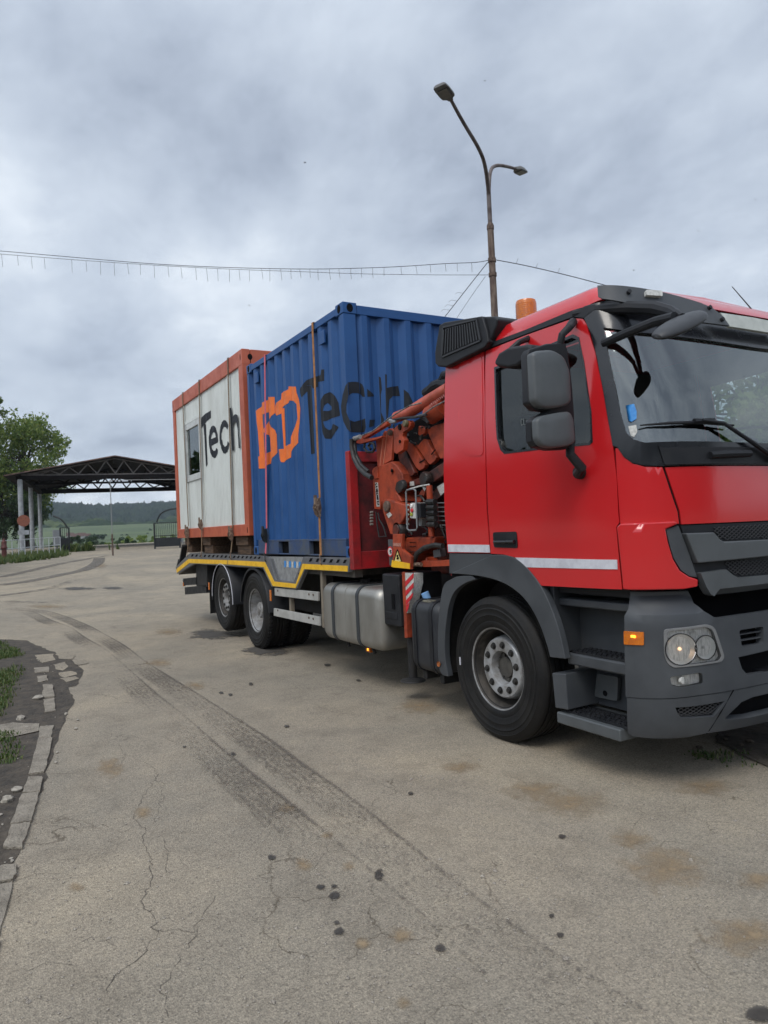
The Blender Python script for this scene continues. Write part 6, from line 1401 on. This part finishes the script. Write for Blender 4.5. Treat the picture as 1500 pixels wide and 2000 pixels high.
slab = ground_poly(ZK([(-40, 1020), (80, 1000), (220, 1008), (230, 1030), (225, 1050), (60, 1085), (-60, 1100)]), 'concrete_apron', CONC, .012, .01)
ground_poly(ZK([(330, 590), (400, 580), (440, 605), (420, 625), (350, 622)]), 'asphalt_fragments', ASPH, .0075, .01)
for q in ([(200, 600), (310, 595), (320, 630), (240, 648)], [(320, 655), (385, 640), (400, 665), (370, 690), (325, 684)], [(345, 705), (420, 695), (440, 715), (380, 735), (350, 728)], [(350, 740), (440, 728), (470, 738), (400, 760)], [(430, 635), (500, 625), (520, 650), (450, 660)]):
    ground_poly(ZK(q), 'asphalt_fragments', ASPH, .0075, .012)
# loose grit over the asphalt, near the camera
random.seed(21); mb_ = MB()
for k in range(1500):
    px, py = random.uniform(0, 1500), random.choice([random.uniform(1450, 2000), random.uniform(1250, 2000)]); q = PG(px, py)
    if q.x < -8: continue
    s_ = random.uniform(.0025, .008)*(1 if random.random() < .96 else 2.2); x, y, z = q.x, q.y, .002
    d = [random.uniform(.6, 1.3) for _ in range(6)]; mb_.add([(x+s_*d[0], y, z), (x, y+s_*d[1], z), (x-s_*d[2], y, z), (x, y-s_*d[3], z), (x, y, z+s_*.6*d[4])], [(0, 1, 4), (1, 2, 4), (2, 3, 4), (3, 0, 4)])
gr2 = mb_.build('grit', M('grit_stones', (.40, .36, .30), (.12, .10, .085), 300, rough=.9, lo=.45, hi=.55), sharp=10); tag(gr2, 'loose grit scattered over the asphalt', 'grit', kind='stuff')
# grass blades
def grass(regions, name, n_, h0, h1, label, mat=GRASS, wd=.006):
    m_ = MB(); random.seed(31); tot = 0
    for k in range(n_*4):
        if tot >= n_: break
        reg = random.choice(regions); xs_ = [p[0] for p in reg]; ys_ = [p[1] for p in reg]
        px, py = random.uniform(min(xs_), max(xs_)), random.uniform(min(ys_), max(ys_))
        if not pip(px, py, reg): continue
        q = PG(px, py)
        if noise.noise(Vector((q.x*1.3, q.y*1.3, 8)))+.25 < random.random()*.6: continue
        tot += 1
        for b_ in range(4):
            x, y = q.x+random.gauss(0, .03), q.y+random.gauss(0, .03); h_ = random.uniform(h0, h1); a_ = random.uniform(0, 6.28); lx, ly = math.cos(a_)*h_*.5, math.sin(a_)*h_*.5; w_ = wd; z = gz(x)
            tx, ty = -math.sin(a_)*w_, math.cos(a_)*w_; m_.add([(x-tx, y-ty, z), (x+tx, y+ty, z), (x+lx*.4+tx*.7, y+ly*.4+ty*.7, z+h_*.6), (x+lx*.4-tx*.7, y+ly*.4-ty*.7, z+h_*.6), (x+lx, y+ly, z+h_)], [(0, 1, 2, 3), (3, 2, 4)])
    o_ = m_.build(name, mat, fix=False, sharp=180); tag(o_, label, 'grass', kind='stuff'); return o_
grass([ZK([(-300, 520), (0, 520), (70, 545), (130, 600), (135, 700), (90, 760), (50, 860), (0, 960), (-300, 1000)]), ZK([(-300, 520), (0, 520), (70, 545), (120, 640), (20, 760), (-300, 760)])], 'grass_patch', 2600, .015, .055, 'short grass growing on the soil verge left of the kerb')
grass([ZK([(0, 1060), (70, 1060), (110, 1190), (60, 1240), (0, 1200)])], 'grass_tufts', 160, .012, .04, 'sparse grass tufts on the dark soil beside the near kerb')
grass([[(1340, 1470), (1500, 1470), (1560, 1500), (1470, 1505), (1380, 1490)]], 'weeds', 45, .01, .035, 'small weeds at the asphalt edge under the truck front')
# right side beyond the truck: soil bank and shrubs
sbp = [(9, -.9), (2.6, -.55), (1.9, -.42), (1.4, -.30), (.95, -.12), (.6, .4), (.3, 1.3), (-1.2, 2.4), (-14, 3.6)]; sj = []; random.seed(15)
for (ax0, ay0), (bx0, by0) in zip(sbp, sbp[1:]):
    k_ = max(1, int(math.hypot(bx0-ax0, by0-ay0)/.07)) if ax0 < 9 and ax0 > -1 else 6
    for t in range(k_): sj.append((ax0+(bx0-ax0)*t/k_+random.gauss(0, .018), ay0+(by0-ay0)*t/k_+random.gauss(0, .022)))
sj += [(-14, 3.6), (-14, 30), (9, 30)]
sv = [Vector((x, y, gz(x)+.0075)) for x, y in sj]; rs_ = MB().add(sv, tess(sv)).build('soil_bank', SOIL, fix=False); tag(rs_, kind='structure')
if rs_.data.polygons[0].normal.z < 0: rs_.data.flip_normals()
mb_ = MB(); random.seed(2)
for k in range(260): rock((random.uniform(.9, 4), random.uniform(-.35, 1.6), .012), random.uniform(.006, .03), mb_)
o_ = mb_.build('debris', M('dark_debris', (.05, .04, .03), (.16, .13, .1), 40, rough=.9), sharp=30); tag(o_, 'dark crumbled soil and stones below the truck front', 'debris', kind='stuff')
# =================================================================== TREES
def tree(name, base, H, crown_c, crown_r, nleaf, lsize, label, mat=LEAF, trunk_r=.25, cat='tree', seed=1, group=None, clumps=70, shape=1.0):
    random.seed(seed); rt = empty(name, base, label, cat, group); B = Vector(base); Cc = Vector(crown_c); tk_ = MB()
    top = Vector((Cc.x, Cc.y, Cc.z+crown_r[2]*.5)); tk_.tube([B-Vector((0, 0, .2)), B.lerp(top, .3)+Vector((random.gauss(0, .1), random.gauss(0, .1), 0)), B.lerp(top, .65), top], [trunk_r, trunk_r*.75, trunk_r*.5, trunk_r*.12], 8)
    cl = []
    for k in range(clumps):
        while True:
            d = Vector((random.uniform(-1, 1), random.uniform(-1, 1), random.uniform(-1, 1)))
            if .25 < d.length < 1: break
        if random.random() < .6: d = d.normalized()*random.uniform(.7, 1.08)
        c = Vector((Cc.x+d.x*crown_r[0]*(1-.25*max(0, d.z)*shape), Cc.y+d.y*crown_r[1]*(1-.25*max(0, d.z)*shape), Cc.z+d.z*crown_r[2])); cl.append((c, random.uniform(.14, .30)*min(crown_r)))
        s_ = B.lerp(top, random.uniform(.35, .9)); m2 = s_.lerp(c, .5)+Vector((0, 0, random.uniform(0, .3))); tk_.tube([s_, m2, c], [trunk_r*.22, trunk_r*.12, .012], 5)
    tk_.build('trunk', BARK, rt)
    lf_ = MB(); vs, fs = [], []
    for k in range(nleaf):
        c, r_ = random.choice(cl); d = Vector((random.gauss(0, 1), random.gauss(0, 1), random.gauss(0, .8))); d = d.normalized()*r_*random.uniform(.3, 1.15)**.7
        p = c+d; a_ = Vector((random.gauss(0, 1), random.gauss(0, 1), random.gauss(0, .6))).normalized(); b_ = a_.orthogonal().normalized(); b_ = (Matrix.Rotation(random.uniform(0, 6.28), 3, a_) @ b_); s_ = lsize*random.uniform(.6, 1.3); e_ = a_.cross(b_)
        i = len(vs); vs += [p-b_*s_, p+e_*s_*.45, p+b_*s_, p-e_*s_*.45]; fs.append((i, i+1, i+2, i+3))
    lf_.v = vs; lf_.f = fs; lf_.build('crown', mat, rt, fix=False, sharp=180); return rt
# big tree behind the canopy, and one cut by the left edge
q = PD(35, 1072, 66); zb2 = gz(q.x)
c1 = PD(45, 905, 66); tree('leafy_tree', (c1.x, c1.y, .9), 10, tuple(c1), (4.3, 4.3, 4.3), 17000, .16, 'round green leafy tree behind the left end of the gate canopy', seed=3, trunk_r=.3, clumps=84)
c1 = PD(2, 985, 64); tree('leafy_tree', (c1.x, c1.y, .9), 8, tuple(c1), (3.4, 3.6, 3.0), 14000, .15, 'low dark leafy tree behind the canopy columns', mat=LEAFD, seed=8, trunk_r=.25, clumps=80)
c1 = PD(-48, 796, 60); tree('leafy_tree', (c1.x, c1.y, .9), 14, tuple(c1), (2.2, 2.2, 4.2), 9000, .14, 'tall tree at the left picture edge, only its outer twigs showing', seed=12, trunk_r=.25, clumps=80)
# shrubs and trees beyond the truck
for i, (x, y, h_, r_, sd) in enumerate(((-9.5, 8.5, 2.6, 2.0, 21), (-5.5, 7.5, 2.4, 1.9, 22), (-2, 7.2, 2.5, 1.9, 23), (1.6, 7.6, 2.5, 2.0, 24))):
    tree('shrub', (x, y, 0), h_, (x, y, h_*.5), (r_, r_*.8, h_*.5), 7000, .09, ['bushy shrub beyond the truck, behind its rear wheels', 'bushy shrub beyond the truck, behind the fuel tank', 'bushy shrub beyond the truck, behind the cab', 'bushy shrub beyond the truck bumper'][i], mat=LEAFD, trunk_r=.06, cat='shrub', seed=sd, clumps=40, group='shrubs behind the truck')
tree('leafy_tree', (-4.6, 9.6, 0), 5, (-4.6, 9.6, 3.2), (3.6, 2.4, 2.0), 9000, .11, 'green tree seen through the cab windows on the far side', seed=30, trunk_r=.2, clumps=60)
# roadside hedge and bushes beyond the gate
def bush(px, py, d, r_, h_, lb, sd, mat=LEAF, n_=2500, ls=.2):
    c1 = PD(px, py, d); z0_ = c1.z-h_; tree('bush', (c1.x, c1.y, z0_), h_, (c1.x, c1.y, c1.z-h_*.5), (r_, r_, h_*.55), n_, ls, lb, mat=mat, trunk_r=.05, cat='bush', seed=sd, clumps=26, group='bushes beyond the gate')
bl_ = ['low bright bush beyond the road, left of the thin pole', 'dark bush beyond the road in the middle of the gateway', 'low bush beyond the road right of the thin pole', 'bush next to the right gate, beyond the road', 'small bush behind the left gate', 'low bush just left of the right gate post']
for i, (px, py, d, r_, h_, mt) in enumerate(((165, 1058, 95, 4.5, 2.2, LEAF), (192, 1047, 150, 5.5, 3.4, LEAFD), (235, 1056, 110, 6.5, 2.6, LEAFD), (272, 1050, 120, 6.5, 3.2, LEAF), (140, 1050, 105, 3.5, 2.4, LEAFD), (295, 1046, 130, 6, 3.4, LEAF))):
    bush(px, py, d, r_, h_, bl_[i], 40+i, mt)
for i, (px, py, d, r_, h_) in enumerate(((100, 1052, 260, 20, 6), (185, 1046, 330, 16, 8), (290, 1036, 420, 26, 8), (250, 1042, 380, 26, 5))):
    c1 = PD(px, py, d); tree('hedgerow_trees', (c1.x, c1.y, c1.z-h_), h_, (c1.x, c1.y, c1.z-h_*.5), (r_*.5, r_, h_*.55), 3000, .7, ['hedgerow trees across the meadow on the left', 'small clump of trees in the meadow', 'hedgerow trees on the far field at the right', 'line of trees along the far edge of the meadow'][i], mat=LEAFD, trunk_r=.2, cat='trees', seed=60+i, clumps=34)
# roadside tall grass beyond and grass along the left kerb
grass([[(118, 1072), (310, 1062), (310, 1068), (118, 1080)]], 'roadside_grass', 1800, .25, .6, 'tall grass strip beyond the gate along the road', wd=.03)
grass([[(-60, 1092), (0, 1090), (60, 1080), (120, 1076), (140, 1084), (100, 1092), (0, 1104), (-60, 1110)]], 'verge_grass', 2600, .10, .35, 'grass verge below the white railings at the left', wd=.015)
# =================================================================== GATE CANOPY
A0 = PD(41, 930, 44.0); B0 = PD(340, 920, 46.2); ev = Vector((B0.x-A0.x, B0.y-A0.y, 0)).normalized(); dv = PD(78, 1000, 57.5)-PD(41, 1000, 44.0); dv.z = 0; dv.normalize(); ev = Vector((dv.y, -dv.x, 0))
if ev.dot(Vector((cr[0], cr[1], 0))) < 0: ev = -ev
base = Vector((A0.x, A0.y, gz(A0.x))); ZB_, ZR_ = 5.84, 6.83; SP = 11.0; DEP = 14.5
cano = empty('gate_canopy', base, 'wide dark gabled steel canopy over the gateway with grey columns', 'canopy')
def cp_(s, d, z): q = Vector((A0.x, A0.y, 0))+ev*s+dv*d; return Vector((q.x, q.y, z))
OV = .9
zroof = lambda s: ZR_-(abs(s-SP/2))*(ZR_-ZB_+.12)/(SP/2+.5)
m_ = MB()
for s0_, s1_ in ((-OV, SP/2), (SP/2, SP+OV)):
    a_ = [cp_(s0_, -.6, zroof(s0_)+.05), cp_(s1_, -.6, zroof(s1_)+.05), cp_(s1_, DEP+.4, zroof(s1_)+.05), cp_(s0_, DEP+.4, zroof(s0_)+.05)]
    m_.prism(a_, (0, 0, .07))
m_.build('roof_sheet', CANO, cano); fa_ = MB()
for s0_, s1_ in ((-OV, SP/2), (SP/2, SP+OV)): fa_.bar(cp_(s0_, -.63, zroof(s0_)+.09), cp_(s1_, -.63, zroof(s1_)+.09), .03, .07)
fa_.build('fascia', M('fascia_rust', (.15, .09, .07), (.06, .04, .035), 2, rough=.8), cano)
for d in (0, DEP*.5, DEP):
    m_ = MB(); th_ = .075 if d == 0 else .13
    m_.bar(cp_(0, d, ZB_-.05), cp_(SP, d, ZB_-.05), th_, th_*1.1); m_.bar(cp_(0, d, zroof(0)-.02), cp_(SP/2, d, zroof(SP/2)-.02), th_); m_.bar(cp_(SP/2, d, zroof(SP/2)-.02), cp_(SP, d, zroof(SP)-.02), th_)
    nb_ = 10; xs_ = [SP*k/nb_ for k in range(nb_+1)]
    for k in range(nb_):
        xm = (xs_[k]+xs_[k+1])/2
        for a_ in (xs_[k], xs_[k+1]):
            if 0 < k < nb_-1 or True: m_.bar(cp_(a_, d, ZB_), cp_(xm, d, zroof(xm)-.05), .07 if d == 0 else .10)
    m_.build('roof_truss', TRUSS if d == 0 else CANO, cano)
m_ = MB()
for s_ in np.arange(.5, SP, 1.2): m_.bar(cp_(s_, 0, zroof(s_)), cp_(s_, DEP, zroof(s_)), .08, .12)
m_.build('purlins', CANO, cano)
MB().box((0, 0, 0), (0, 0, 0)) 
m_ = MB(); m_.bar(cp_(-.3, -.02, ZB_-.22), cp_(SP+.3, -.02, ZB_-.22), .12, .26); m_.bar(cp_(-.3, DEP, ZB_-.2), cp_(SP+.3, DEP, ZB_-.2), .12, .26); m_.bar(cp_(0, 0, ZB_-.2), cp_(0, DEP, ZB_-.2), .25, .3); m_.bar(cp_(SP, 0, ZB_-.2), cp_(SP, DEP, ZB_-.2), .25, .3); m_.build('edge_beam', CANO, cano)
for s_ in (.05, SP-.05):
    for d in (0, DEP*.48, DEP):
        q = cp_(s_-.12 if s_ < 1 else s_, d, 0); MB().tube([(q.x, q.y, gz(q.x)-.2), (q.x, q.y, ZB_-.3)], .15, 14).build('column', WGREY, cano)
# no-entry style faded round sign on a short post beside the first column
q = PD(46, 1017, 41.5); z0_ = gz(q.x); sg = empty('round_road_sign', (q.x, q.y, z0_), 'faded rusty red round sign on a post before the first canopy column', 'road sign')
dd_ = Vector((CAM[0]-q.x, CAM[1]-q.y, 0)).normalized(); rt_ = Vector((-dd_.y, dd_.x, 0))
MB().prism([q+rt_*.34*math.cos(t)+Vector((0, 0, .34*math.sin(t))) for t in np.linspace(0, 2*math.pi, 28)[:-1]], -dd_*.02).build('sign_disc', RSIGN, sg)
MB().tube([(q.x-dd_.x*.06, q.y-dd_.y*.06, z0_), (q.x-dd_.x*.06, q.y-dd_.y*.06, q.z+.3)], .035, 8).build('post', GREYS, sg)
q2 = PD(46, 1040, 41.5); MB().prism([q2+rt_*x+Vector((0, 0, z)) for x, z in ((-.30, -.13), (.30, -.13), (.30, .13), (-.30, .13))], -dd_*.02).build('plate', WGREY, sg)
# iron gates with arched braces
def gate(px0, px1, pyt, pyb, d, arc, label, solid=.35):
    g0 = PD(px0, pyb, d); g1_ = PD(px1, pyb, d+.3); z0_ = gz((g0.x+g1_.x)/2); zt_ = PD(px0, pyt, d).z; e_ = empty('iron_gate', (g0.x, g0.y, z0_), label, 'gate', 'iron gates at the gateway')
    u_ = Vector((g1_.x-g0.x, g1_.y-g0.y, 0)); W_ = u_.length; u_.normalize(); P = lambda s_, z: Vector((g0.x+u_.x*s_, g0.y+u_.y*s_, z))
    m_ = MB(); 
    for s_ in (0, W_): m_.bar(P(s_, z0_), P(s_, zt_), .09)
    for z in (z0_+.15, z0_+(zt_-z0_)*.5, zt_): m_.bar(P(0, z), P(W_, z), .05)
    m_.build('frame', IRON, e_); m_ = MB(); n_ = int(W_/.11)
    for k in range(1, n_): m_.bar(P(W_*k/n_, z0_+.15), P(W_*k/n_, zt_), .022)
    m_.build('bars', IRON, e_); MB().box((0, 0, 0), (0, 0, 0))
    mm = MB(); mm.prism([P(.05, z0_+.12), P(W_-.05, z0_+.12), P(W_-.05, z0_+.12+(zt_-z0_)*solid), P(.05, z0_+.12+(zt_-z0_)*solid)], (dv.x*.02, dv.y*.02, 0)); mm.build('sheet', IRON, e_)
    MB().tube([PD(x, y, d) for x, y in chaikin(arc, 2, False)], .05, 8).build('arched_brace', IRON, e_)
gate(119, 136, 1031, 1080, 43, [(104, 1008), (118, 1013), (128, 1024), (132, 1032)], 'narrow black iron gate leaf with arched brace, left of the gateway', .5)
gate(303, 352, 1022, 1075, 44, [(306, 1020), (312, 1004), (328, 995), (356, 992)], 'wide black iron gate with arched brace beside the white cabin')
q = PD(111, 1050, 44.5); z0_ = gz(q.x); cbn = MB().box((q.x-.2, q.y-.22, z0_+.35), (q.x+.2, q.y+.25, z0_+1.35)); cbn.box((q.x-.05, q.y-.05, z0_-.1), (q.x+.05, q.y+.05, z0_+.35)); o_ = cbn.build('grey_cabinet', GREYS, None, bevel=.01); tag(o_, 'grey metal cabinet standing left of the narrow iron gate', 'cabinet')
# height limit frame
t0 = PD(215, 938, 38.0); t1 = PD(352, 936, 39.5); z0_ = gz(t0.x); hf = empty('height_frame', (t0.x, t0.y, z0_), 'thin pale height barrier frame standing in the road before the canopy', 'height barrier')
b0_ = PD(222, 1082, 38.0); MB().tube([(t0.x, t0.y, z0_), (t0.x, t0.y, t0.z)], .022, 8).build('post', M('pale_tube', (.22, .22, .22), None, 4, rough=.6), hf)
MB().tube([(t0.x, t0.y, z0_), (t0.x, t0.y, z0_+1.15)], .045, 8).build('lower_post', RUST, hf); MB().tube([(t0.x, t0.y, t0.z), tuple(t1)], .020, 8).build('crossbar', MATS['pale_tube'], hf); MB().tube([(t1.x, t1.y, gz(t1.x)), tuple(t1)], .022, 8).build('post', MATS['pale_tube'], hf)
# white railings, left
q0 = PD(-30, 1075, 36); q1 = PD(118, 1070, 41); rl = empty('railing', (q0.x, q0.y, gz(q0.x)), 'low white tubular railing along the grass verge at the left', 'railing'); WR = M('railing_white', (.42, .44, .45), None, 4, rough=.6)
n_ = 12
for k in range(n_+1):
    p = q0.lerp(q1, k/n_); z0_ = gz(p.x); MB().tube([(p.x, p.y, z0_), (p.x, p.y, z0_+1.0)], .022, 6).build('upright', WR, rl)
rm_ = MB()
for h_ in (.55, 1.0): rm_.tube([(q0.x, q0.y, gz(q0.x)+h_), (q1.x, q1.y, gz(q1.x)+h_)], .018, 6)
rm_.build('rails', WR, rl)
q = PD(8, 1070, 37); z0_ = gz(q.x); hy = MB().lathe([(.001, 1.12), (.06, 1.10), (.075, 1.0), (.12, .95), (.13, .7), (.16, .66), (.16, .6), (.12, .57), (.13, .1), (.18, .08), (.18, 0)], (q.x, q.y, z0_), 'Z', 18); o_ = hy.build('hydrant', M('hydrant_red_brown', (.10, .02, .016), (.06, .016, .014), 9, rough=.6)); tag(o_, 'dark red hydrant-like post behind the white railing at the far left', 'hydrant')
# distant houses
HW = M('house_wall', (.42, .42, .41), (.30, .30, .30), .3, rough=.9); HR = M('house_roof', (.10, .06, .05), None, 3, rough=.9)
for i, (px, py, d, w_) in enumerate(((148, 1052, 330, 2.6), (160, 1050, 350, 2.4), (137, 1050, 345, 2.2), (170, 1051, 370, 2.4))):
    q = PD(px, py, d); hs_ = empty('house', (q.x, q.y, q.z-2), ['small white house far beyond the gate, largest of the group', 'small white house in the distant village, right of the largest', 'distant pale house just right of the narrow iron gate', 'rightmost of the distant white houses'][i], 'house', 'distant village houses')
    MB().box((q.x-w_*.5, q.y-w_*.7, q.z-2.5), (q.x+w_*.5, q.y+w_*.7, q.z+.8)).build('wall', HW, hs_); a_, b_, c_ = q.y-w_*.8, q.y+w_*.8, q.z+.8
    MB().prism([(q.x-w_*.6, a_, c_), (q.x+w_*.6, a_, c_), (q.x, a_, c_+1.6)], (0, b_-a_, 0)).build('roof', HR, hs_)
# =================================================================== STREET LAMP, WIRES
DL = 16.5; pb = PD(966, 612, DL); lampo = empty('street_lamp', (pb.x, pb.y, 0), 'tall rusty steel street lamp post with two curved arms behind the containers', 'street lamp')
X, Y_ = pb.x, pb.y
def zat(py, px=955, d=DL): return PD(px, py, d).z
zs, zf = zat(443), zat(352)
MB().tube([(X, Y_, -.2), (X, Y_, 3), (X, Y_, zs)], [.105, .09, .075], 14).build('post', POST, lampo); MB().tube([(X, Y_, zs-.05), (X, Y_, zs+.04), (X, Y_, zs+.1)], [.085, .085, .06], 14).build('collar', RUST, lampo)
top = Vector((X, Y_, zf)); MB().tube([(X, Y_, zs), (X, Y_, zf-.25)], .052, 12).build('upper_pipe', POSTU, lampo)
def arm(pts_, d1, name, hw, hl, hh, tilt):
    n_ = len(pts_); P = [Vector((X, Y_, zf-.5)), Vector((X, Y_, zf-.25))]+[PD(x, y, DL+(d1-DL)*((i+1)/n_)**1.0) for i, (x, y) in enumerate(pts_)]
    P = [Vector(p) for p in chaikin([tuple(p) for p in P], 2, False)]
    a_ = MB().tube(P, [.050-.016*i/len(P) for i in range(len(P))], 12).build(name, POSTU, lampo)
    d = (P[-1]-P[-4]).normalized(); return a_, P[-1], d
a1, e1_, d1_ = arm([(948, 322), (936, 290), (905, 240), (879, 192)], 14.6, 'arm', 0, 0, 0, 0)
a2, e2_, d2_ = arm([(957, 330), (970, 322), (990, 325), (1008, 330)], 17.9, 'arm', 0, 0, 0, 0)
def head(e_, d, par, L_=.44, W_=.30):
    h = Vector((d.x, d.y, 0)).normalized(); s_ = Vector((-h.y, h.x, 0)); h = (h+Vector((0, 0, .10))).normalized(); u_ = h.cross(s_); u_ = u_ if u_.z > 0 else -u_; m_ = MB(); rings = []
    for t, w_, hh in ((-.05, .05, .04), (.01, .07, .05), (.06, W_*.48, .07), (.14, W_*.52, .085), (L_*.8, W_*.52, .08), (L_, W_*.48, .05), (L_+.02, W_*.44, .03)):
        c = e_+h*t; rings.append([c-s_*w_-u_*.03, c+s_*w_-u_*.03, c+s_*w_*.96+u_*.01, c+s_*w_*.6+u_*hh, c-s_*w_*.6+u_*hh, c-s_*w_*.96+u_*.01])
    vs = [p for r_ in rings for p in r_]; n_ = 6; m_.add(vs, [(i*n_+k, i*n_+(k+1) % n_, (i+1)*n_+(k+1) % n_, (i+1)*n_+k) for i in range(len(rings)-1) for k in range(n_)]+[tuple(range(6))[::-1], tuple(range(36, 42))])
    hd_ = m_.build('lamp_head', LAMPG, par, bevel=.008); c = e_+h*.24-u_*.036
    MB().prism([c+h*x+s_*y for x, y in ((-.14, -.11), (.12, -.105), (.12, .105), (-.14, .11))], -u_*.018).build('lens', LAMPL, par, bevel=.006)
head(e1_, d1_, a1); head(e2_, d2_, a2, .38, .25)
wr = empty('light_string', (X, Y_, zat(508)), 'sagging double wire with hanging unlit light strands, running left from the lamp post', 'light string')
def wire(pts_, d0, d1, name, par, r_=.008):
    n_ = len(pts_); P = [PD(x, y, d0+(d1-d0)*(pts_[0][0]-x)/(pts_[0][0]-pts_[-1][0])) for x, y in pts_]; P = chaikin([tuple(p) for p in P], 2, False); return MB().tube(P, r_, 6).build(name, WIRE, par)
W1 = [(957, 508), (930, 513), (880, 514), (780, 521), (700, 524), (600, 526), (450, 523), (300, 516), (150, 503), (0, 490), (-80, 484), (-700, 430)]
W2 = [(957, 537), (840, 537), (700, 535), (600, 531), (450, 526), (300, 518), (150, 508), (0, 496), (-80, 490), (-700, 436)]
wire(W1, DL, 21, 'support_wire', wr); wire(W2, DL, 21, 'light_cable', wr, .006)
def at_(W, x): 
    for a_, b_ in zip(W, W[1:]):
        if b_[0] <= x <= a_[0]: t = (a_[0]-x)/(a_[0]-b_[0]); return a_[1]+(b_[1]-a_[1])*t
    return W[-1][1]
random.seed(6)
for x in (3, 34, 61, 86, 140, 168, 196, 223, 249, 274, 301, 328, 353, 382, 403, 425, 448, 467, 487, 511, 527, 548, 568, 585, 605, 621, 643, 662, 685, 706, 728, 750, 783, 812, 840, 870, 893, 921):
    y0_ = at_(W1 if x > 500 else W2, x); ln = random.uniform(20, 27)*(1 if x < 560 else .8 if x < 800 else .7); d = DL+(21-DL)*(957-x)/1037; a_ = PD(x, y0_, d); b_ = PD(x+random.uniform(0, 3), y0_+ln, d)
    MB().tube([a_, a_.lerp(b_, .5)+Vector((random.gauss(0, .01), 0, 0)), b_], .0045, 5).build('light_strand', WIRE, wr)
w2_ = empty('overhead_cable', (X, Y_, zat(515)), 'pair of cables running steeply down from the lamp post behind the blue container', 'cable')
wire([(952, 513), (915, 560), (868, 620), (800, 705)], DL, 22, 'cable', w2_, .010); wire([(948, 540), (925, 572), (893, 620), (840, 700)], DL, 22, 'cable', w2_, .005)
for x, y in ((905, 573), (893, 588), (885, 597), (878, 606)): a_ = PD(x, y, 17.8); MB().tube([a_, PD(x-12, y-2, 17.8), PD(x-16, y+2, 17.8)], .004, 5).build('loose_strand', WIRE, w2_)
w3_ = empty('overhead_cable', (X, Y_, zat(507)), 'single cable running right from the lamp post to behind the cab roof', 'cable')
wire([(965, 507), (1020, 517), (1090, 533), (1168, 553), (1300, 590), (1420, 625), (1700, 720), (2300, 960)], DL, 15, 'cable', w3_, .010)
for x, y in ((1008, 515), (1046, 525), (1089, 534)): a_ = PD(x, y, DL-.3); MB().tube([a_, PD(x+4, y-10, DL-.3)], .004, 5).build('loose_strand', WIRE, w3_)
fb = MB().tube([(X, Y_, zat(512)), (X, Y_, zat(504))], .095, 12); fb.tube([(X, Y_, zat(540)), (X, Y_, zat(533))], .095, 12); fb.build('wire_clamp', RUST, lampo)
# =================================================================== BIRDS
def bird(px, py, d, s_, rot, lb):
    c = PD(px, py, d); m_ = MB().tube([c+Vector((-.5*s_, 0, 0)), c, c+Vector((.35*s_, 0, .02))], [.01*s_, .10*s_, .03*s_], 8)
    for k in (-1, 1):
        m_.prism([c+Vector((.12*s_, 0, .03*s_)), c+Vector((.18*s_, k*.45*s_, .22*s_)), c+Vector((-.18*s_, k*1.0*s_, .10*s_)), c+Vector((-.02*s_, k*.45*s_, .14*s_)), c+Vector((-.14*s_, 0, .03*s_))], (0, 0, .02*s_))
    Mx = Matrix.Translation(c) @ Matrix.Rotation(rot, 4, 'Z') @ Matrix.Rotation(rot*.4, 4, 'X') @ Matrix.Translation(-c); m_.v = [Mx @ v for v in m_.v]
    o_ = m_.build('bird', WIRE); tag(o_, lb, 'bird', 'birds in the sky')
for i, (px, py, d, s_, rot) in enumerate(((596, 318, 40, .19, .8), (1364, 452, 45, .19, 2.1), (947, 158, 45, .16, 1.3), (1238, 528, 48, .16, .3), (1475, 390, 48, .15, 2.6), (487, 597, 50, .15, 1.7))):
    bird(px, py, d, s_, rot, ['flying bird high over the containers, left of the lamp post', 'flying bird in the sky above the cab windscreen', 'tiny bird near the top of the sky, right of the upper lamp head', 'tiny bird just above the cab roof', 'tiny bird at the right picture edge', 'tiny bird above the white cabin'][i])
# =================================================================== HAZE
hz_ = MB().box((-1350, -700, -12), (60, 700, 260)).build('haze', M('haze_air', (1, 1, 1), None)); tag(hz_, kind='stuff')
hm = bpy.data.materials.new('haze_volume'); hm.use_nodes = True; t = hm.node_tree; t.nodes.clear(); o_ = t.nodes.new('ShaderNodeOutputMaterial'); v_ = t.nodes.new('ShaderNodeVolumePrincipled')
v_.inputs['Color'].default_value = (.78, .88, 1, 1); v_.inputs['Density'].default_value = .00022; v_.inputs['Anisotropy'].default_value = .2; t.links.new(v_.outputs[0], o_.inputs['Volume']); hz_.data.materials[0] = hm

# tree line across the yard behind the viewer (it shows only as reflections in paint and glass)
random.seed(77); tv, tf = [], []
for k in range(54):
    a_ = R(-171+k*4.0); r_ = random.uniform(29, 34); cx, cy, hh = r_*math.cos(a_)+3, r_*math.sin(a_)-3, random.uniform(5.0, 6.6)
    for q in range(420):
        p = Vector((cx+random.gauss(0, 1.5), cy+random.gauss(0, 1.5), random.uniform(.2, 1)**.8*hh)); d = Vector((random.gauss(0, 1), random.gauss(0, 1), random.gauss(0, 1))).normalized(); e_ = d.orthogonal().normalized(); g_ = d.cross(e_); i = len(tv)
        tv += [p-e_*.4, p+g_*.3, p+e_*.4, p-g_*.3]; tf.append((i, i+1, i+2, i+3))
mb_ = MB(); mb_.v = tv; mb_.f = tf; o_ = mb_.build('tree_line', LEAFD, fix=False, sharp=180); tag(o_, 'line of trees across the yard, mirrored in the cab paint', 'trees', kind='stuff')
